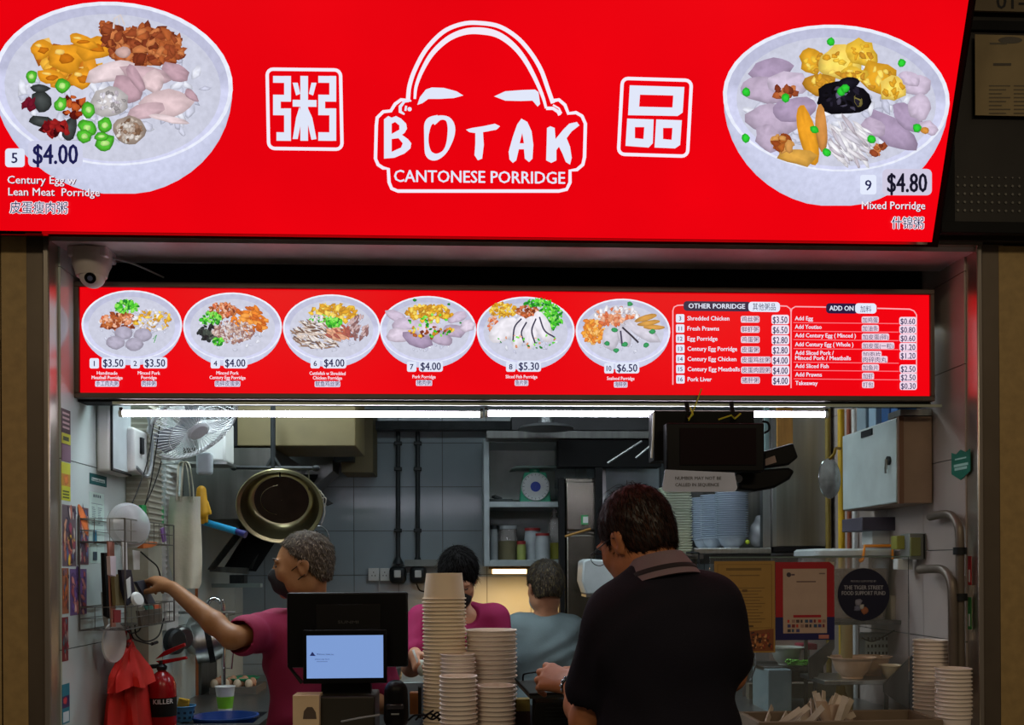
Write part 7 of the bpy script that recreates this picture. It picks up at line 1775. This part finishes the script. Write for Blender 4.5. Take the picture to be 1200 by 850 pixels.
# shirt
s = SDF(.0065, .04)
s.ell((sc_.x, .50, shR.z - .10), (.185, .125, .19)); s.ell((sc_.x + .005, .49, shR.z - .34), (.175, .13, .24)); s.cap(shR + Vector((.02, 0, .005)), shL, .062, .062, .05)
sl_e = shR.lerp(elb, .72); s.cap(shR, sl_e, .068, .070, .04)
s.cap(shL, shL.lerp(shLe, .75), .068, .072, .04)
s.ell((nb.x, .5, nb.z + .035), (.062, .062, .06), None, .02, 's')
s.noise(wrk(.0028)); dr = (elb - shR).normalized(); s.cap(sl_e + dr * .03, sl_e + dr * .2, .055, .05, .006, 's')
s.plane(sl_e + dr * .02, dr) if False else None
s.plane((0, 0, .84), (0, 0, -1)); s.build('shirt', mat('maroon_shirt', C(140, 20, 66), .8, var=.08, scale=5, bump=.1, bscale=200), r)
s = SDF(.006, .01); T = lambda x, y, z: m1 @ Vector((x, y, z)); r3 = m1.to_3x3()
s.ell(T(0, .046, -.055), (.057, .056, .060), r3); s.ell(T(0, .098, -.048), (.014, .014, .034), r3, .025); s.plane(T(0, .030, 0), r3 @ Vector((0, -1, .15))); s.cap(T(0, .092, .002), T(0, .110, -.028), .010, .015, .02); s.plane(T(0, .1, .0), r3 @ Vector((0, -.35, 1))); s.plane(T(0, .04, -.116), r3 @ Vector((0, -.2, -1)))
s.build('face_mask', mat('black_mask', C(16, 15, 18), .8), r)
for sx in (1, -1): MB().tube(bez([T(sx * .056, .05, -.024), T(sx * .070, .02, -.006), T(sx * .082, -.01, .014)], 5), .0018, 5).build('mask_strap', M['matt_black'], r); MB().tube(bez([T(sx * .052, .045, -.075), T(sx * .064, .015, -.05), T(sx * .080, -.016, -.03)], 5), .0018, 5).build('mask_strap', M['matt_black'], r)
for sx in (1, -1):
    e = MB().ell(T(sx * .030, .0835, .006), (.0115, .0085, .006), r3, 12, 8).build('eye', mat('eye_dark', C(34, 24, 20), .15), r)
    MB().tube(bez([T(sx * .014, .097, .030), T(sx * .032, .095, .034), T(sx * .05, .078, .027)], 4), [.002] * 4 + [.0028] * 3 + [.0018] * 2, 6).build('eyebrow', mat('brow_grey', C(70, 60, 52), .8), r)
hs = hair_sdf(m1, line=(.058, .082), nape=-.070, grow=.006, amp=.0018); hr = hs.build('hair', mat('hair_grey', C(66, 56, 45), .8, var=.3, scale=60), r)
strands(hr, m1, strand_m, hr, rndcol((98, 86, 70), (66, 56, 46), (124, 112, 94), (44, 37, 30)), 3600, .014, .0025, 3)
legs(r, sc_.x, .52, .92, 178, dark_tr, shoe_m)

# === woman bending over the counter behind the cups
Yw = .98; H = P(537, 678, Yw)
r = root('person', (H.x, Yw + .05, 0), 'dark-haired person in a magenta top and black mask bending over behind the cup stacks', 'person')
m2 = frame(H, 180, 34, 0); T = lambda x, y, z: m2 @ Vector((x, y, z)); r3 = m2.to_3x3()
nb = P(540, 716, Yw + .10); shR = P(492, 728, Yw + .06); shL = P(580, 726, Yw + .06)
s = SDF(.006, .02); head_sdf(s, m2, nb, .96, .046)
s.ell((nb.x, Yw + .1, nb.z - .13), (.14, .085, .16), None, .04); s.cap(shR, shL, .042, .042, .04)
elb = P(482, 782, Yw - .06); wri = P(486, 766, Yw - .30)
s.chain([shR, elb, wri], [.045, .038, .024], .02)
hand_sdf(s, wri, Vector((.12, -.5, -.5)), Vector((.6, -.3, -.5)), 1, [(40, 45, 30), (45, 50, 30), (50, 55, 30), (55, 55, 30)], .85)
elL = P(594, 800, Yw); s.chain([shL, elL, P(560, 800, Yw - .22)], [.045, .038, .024], .02); hand_sdf(s, P(560, 800, Yw - .22), Vector((-.5, -.6, 0)), Vector((0, 0, -1)), 1, [25] * 4, .85)
s.build('body', SK3, r)
s = SDF(.008, .04); s.ell((nb.x, Yw + .09, nb.z - .13), (.165, .115, .17)); s.ell((nb.x, Yw + .1, nb.z - .36), (.155, .12, .24)); s.cap(shR + Vector((.02, 0, 0)), shL - Vector((.02, 0, 0)), .058, .058, .04)
s.cap(shR, shR.lerp(elb, .7), .062, .062, .04); s.cap(shL, shL.lerp(elL, .6), .062, .062, .04)
s.ell(P(548, 712, Yw - .03), (.052, .08, .085), None, .01, 's'); s.noise(wrk(.0025)); s.plane((0, 0, .84), (0, 0, -1))
s.build('shirt', mat('magenta_top', C(150, 12, 80), .8, var=.08, scale=5), r)
s = SDF(.006, .01); s.ell(T(0, .050, -.053), (.056, .064, .06), r3); s.plane(T(0, .03, 0), r3 @ Vector((0, -1, .1))); s.plane(T(0, .1, -.012), r3 @ Vector((0, .2, 1))); s.plane(T(0, .04, -.112), r3 @ Vector((0, -.2, -1)))
s.build('face_mask', mat('black_mask', C(16, 15, 18), .8), r)
for sx in (1, -1): MB().ell(T(sx * .029, .081, .004), (.0115, .0085, .004), r3, 12, 8).build('eye', mat('eye_dark', C(34, 24, 20), .15), r)
hs = hair_sdf(m2, .96, grow=.011, line=(.082, .048), nape=-.075, tilt=(.86, -.5), vol=(.003, 0, .004), amp=.0016); hr = hs.build('hair', mat('hair_black', C(7, 6, 6), .85, spec=.05, var=.3, scale=60), r)
strands(hr, m2, strand_m, hr, rndcol((12, 10, 10), (16, 14, 14), (7, 6, 6), (26, 24, 24)), 2400, .035, .002, 5)
legs(r, nb.x, Yw + .12, .90, 180, dark_tr, shoe_m, .085)
# ladle in her hand
c = P(494, 783, Yw - .36); h0 = wri + Vector((.03, -.09, -.03))
r = root('ladle', (c.x, c.y, c.z - .03), 'pale plastic ladle held in the bending person\'s hand', 'ladle')
MB().tube(bez([P(484, 762, Yw - .36), P(487, 770, Yw - .37), P(491, 780, Yw - .37)], 5), .006, 8, flat=.5).build('handle', M['white_plastic'], r)
MB().ell(c, (.018, .02, .032), n=16, k=10).build('scoop', mat('ladle_pale', C(176, 184, 170), .35), r)

# === person in the grey T-shirt seen from behind
Yg_ = 1.52; H = P(638, 688, Yg_)
r = root('person', (H.x, Yg_, 0), 'short-haired person in a grey T-shirt seen from behind under the shelf cabinet', 'person')
m3 = frame(H, 16, 8, 0); nb = P(640, 724, Yg_)
shR = P(668, 738, Yg_); shL = P(607, 736, Yg_)
s = SDF(.0065, .02); head_sdf(s, m3, nb, .98, .048); s.cap(shR, shL, .045, .045, .04); s.ell((nb.x, Yg_, nb.z - .15), (.14, .085, .17), None, .04)
for a, sx in ((shL, -1), (shR, 1)):
    e_ = a + Vector((sx * .055, -.0, -.27)); w_ = e_ + Vector((-sx * .05, .22, .03)); s.chain([a, e_, w_], [.045, .04, .025], .02); hand_sdf(s, w_, Vector((-sx * .3, 1, 0)), Vector((0, 0, -1)), -sx, [25] * 4, .9)
s.build('body', SK2, r)
s = SDF(.007, .05); s.ell((nb.x, Yg_, nb.z - .16), (.18, .12, .19)); s.ell((nb.x, Yg_ + .01, nb.z - .4), (.165, .125, .26)); s.cap(shR - Vector((.01, 0, 0)), shL + Vector((.01, 0, 0)), .058, .058, .05)
for a, sx in ((shL, -1), (shR, 1)): s.cap(a, a + Vector((sx * .045, 0, -.19)), .066, .072, .04)
s.ell((nb.x, Yg_ + .0, nb.z + .03), (.058, .06, .05), None, .012, 's')
s.noise(lambda X, Y, Z: .0042 * np.sin(26 * (X * .8 + Z) + 3 * np.sin(11 * X)) / (1 + np.exp((Z - nb.z + .16) * 60)) + .003 * np.sin(40 * X - 52 * Z + 2 * np.sin(19 * Z)) / (1 + np.exp((nb.x - .03 - X) * 60)))
s.plane((0, 0, .86), (0, 0, -1)); s.build('shirt', mat('grey_tshirt', C(104, 120, 124), .85, var=.08, scale=6, bump=.1, bscale=180), r)
T = lambda x, y, z: m3 @ Vector((x, y, z)); r3 = m3.to_3x3()
s = SDF(.006, .01); s.ell(T(0, .052, -.055), (.058, .066, .062), r3); s.plane(T(0, .02, 0), r3 @ Vector((0, -1, .1))); s.plane(T(0, .1, -.012), r3 @ Vector((0, .2, 1))); s.plane(T(0, .04, -.116), r3 @ Vector((0, -.2, -1))); s.build('face_mask', mat('white_mask', C(170, 176, 180), .8), r)
hs = hair_sdf(m3, .98, grow=.009, line=(.062, .06), nape=-.066, vol=(.002, 0, .002), amp=.0012); hr = hs.build('hair', mat('hair_brown', C(38, 31, 25), .7, var=.3, scale=60), r)
strands(hr, m3, strand_m, hr, rndcol((74, 62, 44), (52, 43, 32), (104, 92, 66), (36, 29, 22)), 3400, .018, .003, 7)
legs(r, nb.x, Yg_ + .0, .92, 0, dark_tr, shoe_m)

# === customer in the dark polo shirt, back to the camera
Yc_ = -.72; H = P(745, 634, Yc_)
r = root('person', (P(790, 800, Yc_).x, Yc_ - .02, 0), 'customer in a black polo shirt with a grey collar, seen from behind', 'person')
m4 = frame(H, 34, 24, -4); T = lambda x, y, z: m4 @ Vector((x, y, z)); r3 = m4.to_3x3()
nb = P(772, 670, Yc_ - .06)
shL = P(718, 724, Yc_ - .05); shR = P(836, 708, Yc_ - .08)
elL = P(690, 846, Yc_ + .02); wrL = P(671, 802, Yc_ + .26)
s = SDF(.005, .02); head_sdf(s, m4, nb, 1.0, .056)
s.ell((nb.x + .02, Yc_ - .07, nb.z - .2), (.15, .09, .2), None, .04); s.cap(shR, shL, .048, .048, .05)
s.chain([shL, elL], [.052, .046], .03); s.chain([elL, elL.lerp(wrL, .4), wrL], [.046, .044, .027], .02)
hd = (P(630, 790, Yc_ + .36) - wrL).normalized()
_, (hw, hdv, hn, hl) = hand_sdf(s, wrL + hd * .006, hd, Vector((.25, .75, -.55)), -1, [(14, 34, 22), (20, 40, 26), (26, 44, 28), (32, 46, 30)], 1.1, spread=.16, thumb_open=.45)
elR = P(853, 790, Yc_ - .04); wrR = P(800, 800, Yc_ + .2); s.chain([shR, elR, wrR], [.05, .042, .027], .02); hand_sdf(s, wrR, Vector((-.75, .6, 0)), Vector((.0, .5, -.8)), 1, [30] * 4)
s.build('body', SK4, r)
# finger nails of the visible hand are left to the geometry; watch on the wrist
wd = (wrL - elL).normalized(); wc = wrL - wd * .012; q4 = wd.to_track_quat('Z', 'Y').to_matrix()
w = MB(); w.lathe([(.030, -.011), (.033, -.009), (.033, .009), (.030, .011)], wc, 28, q4, sy=.92)
wo = w.build('watch', mat('watch_band', C(24, 22, 24), .35, .4), r)
bd = MB()
for k in range(16):
    a = 2 * PI * k / 16; bd.ell(wc + q4 @ Vector((.0335 * math.cos(a), .0335 * .92 * math.sin(a), .0)), (.004, .004, .006), n=8, k=5)
bd.build('watch_links', M['chrome'], wo, kind='stuff')
MB().lathe([(.016, 0), (.016, .006), (.001, .006)], wc + q4 @ Vector((-.033, 0, 0)), 20, (Vector((-1, .2, .3))).to_track_quat('Z', 'Y').to_matrix()).build('watch_face', M['chrome'], wo)
# shirt
s = SDF(.007, .05)
mid = (shL + shR) / 2
s.ell((mid.x + .0, Yc_ - .07, nb.z - .17), (.190, .125, .19)); s.ell((mid.x + .012, Yc_ - .06, nb.z - .44), (.182, .135, .30)); s.cap(shL + Vector((.02, 0, -.004)), shR - Vector((.012, 0, .006)), .063, .063, .06)
s.cap(nb + Vector((0, 0, -.04)), nb + Vector((.0, 0, -.012)), .085, .058, .05)
sle = shL.lerp(elL, .66); s.chain([shL, sle], [.068, .076], .03); dL = (elL - shL).normalized()
s.cap(sle + dL * .055, sle + dL * .2, .062, .055, .004, 's')
sre = shR.lerp(elR, .72); s.chain([shR, sre], [.062, .068], .04)
s.noise(wrk(.0024, .8)); s.noise(lambda X, Y, Z: .0035 * np.sin(38 * (X + .5 * Z)) * np.exp(-((X - mid.x + .12) / .05) ** 2) / (1 + np.exp((Z - nb.z + .16) * 60)))
s.ell(tuple(nb + Vector((0, .0, .045))), (.062, .064, .05), None, .006, 's')
s.plane((0, 0, .86), (0, 0, -1))
s.build('polo_shirt', mat('navy_polo', C(24, 22, 33), .85, var=.12, scale=5, bump=.15, bscale=260, spec=.2), r)
# collar: folded band around the neck
nd = (H - nb).normalized(); nd = (nd + Vector((0, 0, 1.6))).normalized(); qn = nd.to_track_quat('Z', 'Y').to_matrix()
def collar_ring(z, rad, sy_=1.0, yo=0): return [nb + qn @ Vector((rad * math.cos(2 * PI * i / 48), rad * sy_ * math.sin(2 * PI * i / 48) + yo, z)) for i in range(48)]
g = MB(); g.rings([collar_ring(-.030, .098), collar_ring(-.008, .088), collar_ring(.022, .073), collar_ring(.034, .066), collar_ring(.030, .062), collar_ring(.0, .066), collar_ring(-.03, .085)], close=True)
g.build('collar', mat('collar_grey', C(122, 104, 112), .85, bump=.1, bscale=200), r)
g = MB(); g.rings([collar_ring(-.014, .0925), collar_ring(-.004, .0885), collar_ring(-.002, .0855), collar_ring(-.014, .089)], close=True); g.build('collar_stripe', mat('stripe_dark', C(26, 22, 28), .85), r)
# hair
hs = hair_sdf(m4, grow=.007, line=(.070, .05), nape=-.068, vol=(.0, .0, .004), h=.0045, amp=.0009, tilt=(.80, -.6)); hr = hs.build('hair', mat('hair_dark_brown', C(34, 22, 18), .5, var=.35, scale=60), r)
strands(hr, m4, strand_m, hr, rndcol((44, 28, 22), (30, 20, 17), (64, 40, 30), (20, 14, 12)), 6000, .022, .0018, 9, w_=.001)
b = MB(); rr = random.Random(4)
for k in range(16):
    p0 = T(rr.uniform(-.02, .04), rr.uniform(-.05, .03), .128); d = r3 @ Vector((rr.uniform(-1, 1), rr.uniform(-.4, .9), 0)); b.tube(bez([p0, p0 + d * .02 + Vector((0, 0, .014)), p0 + d * .05 + Vector((0, 0, .010)), p0 + d * .07 + Vector((0, 0, -.004))], 3), .0004, 3)
b.build('stray_hairs', mat('stray', C(20, 14, 12), .5), r, kind='stuff')
# glasses
gl = MB()
for sx in (1, -1):
    gl.tube([T(sx * .033 + .024 * math.cos(a), .112, .002 + .017 * math.sin(a)) for a in [2 * PI * i / 20 for i in range(20)]], .0013, 6, close=True); gl.tube([T(sx * .057, .110, .006), T(sx * .074, .09, .008), T(sx * .080, .0, .012), T(sx * .080, -.022, .0)], .0016, 6)
gl.tube([T(-.01, .113, .006), T(0, .115, .009), T(.01, .113, .006)], .0013, 6)
gl = gl.build('glasses', mat('glasses_frame', C(40, 40, 44), .3, .6), r)
legs(r, mid.x + .01, Yc_ - .05, .93, 0, mat('blue_jeans', C(34, 40, 58), .85), shoe_m)
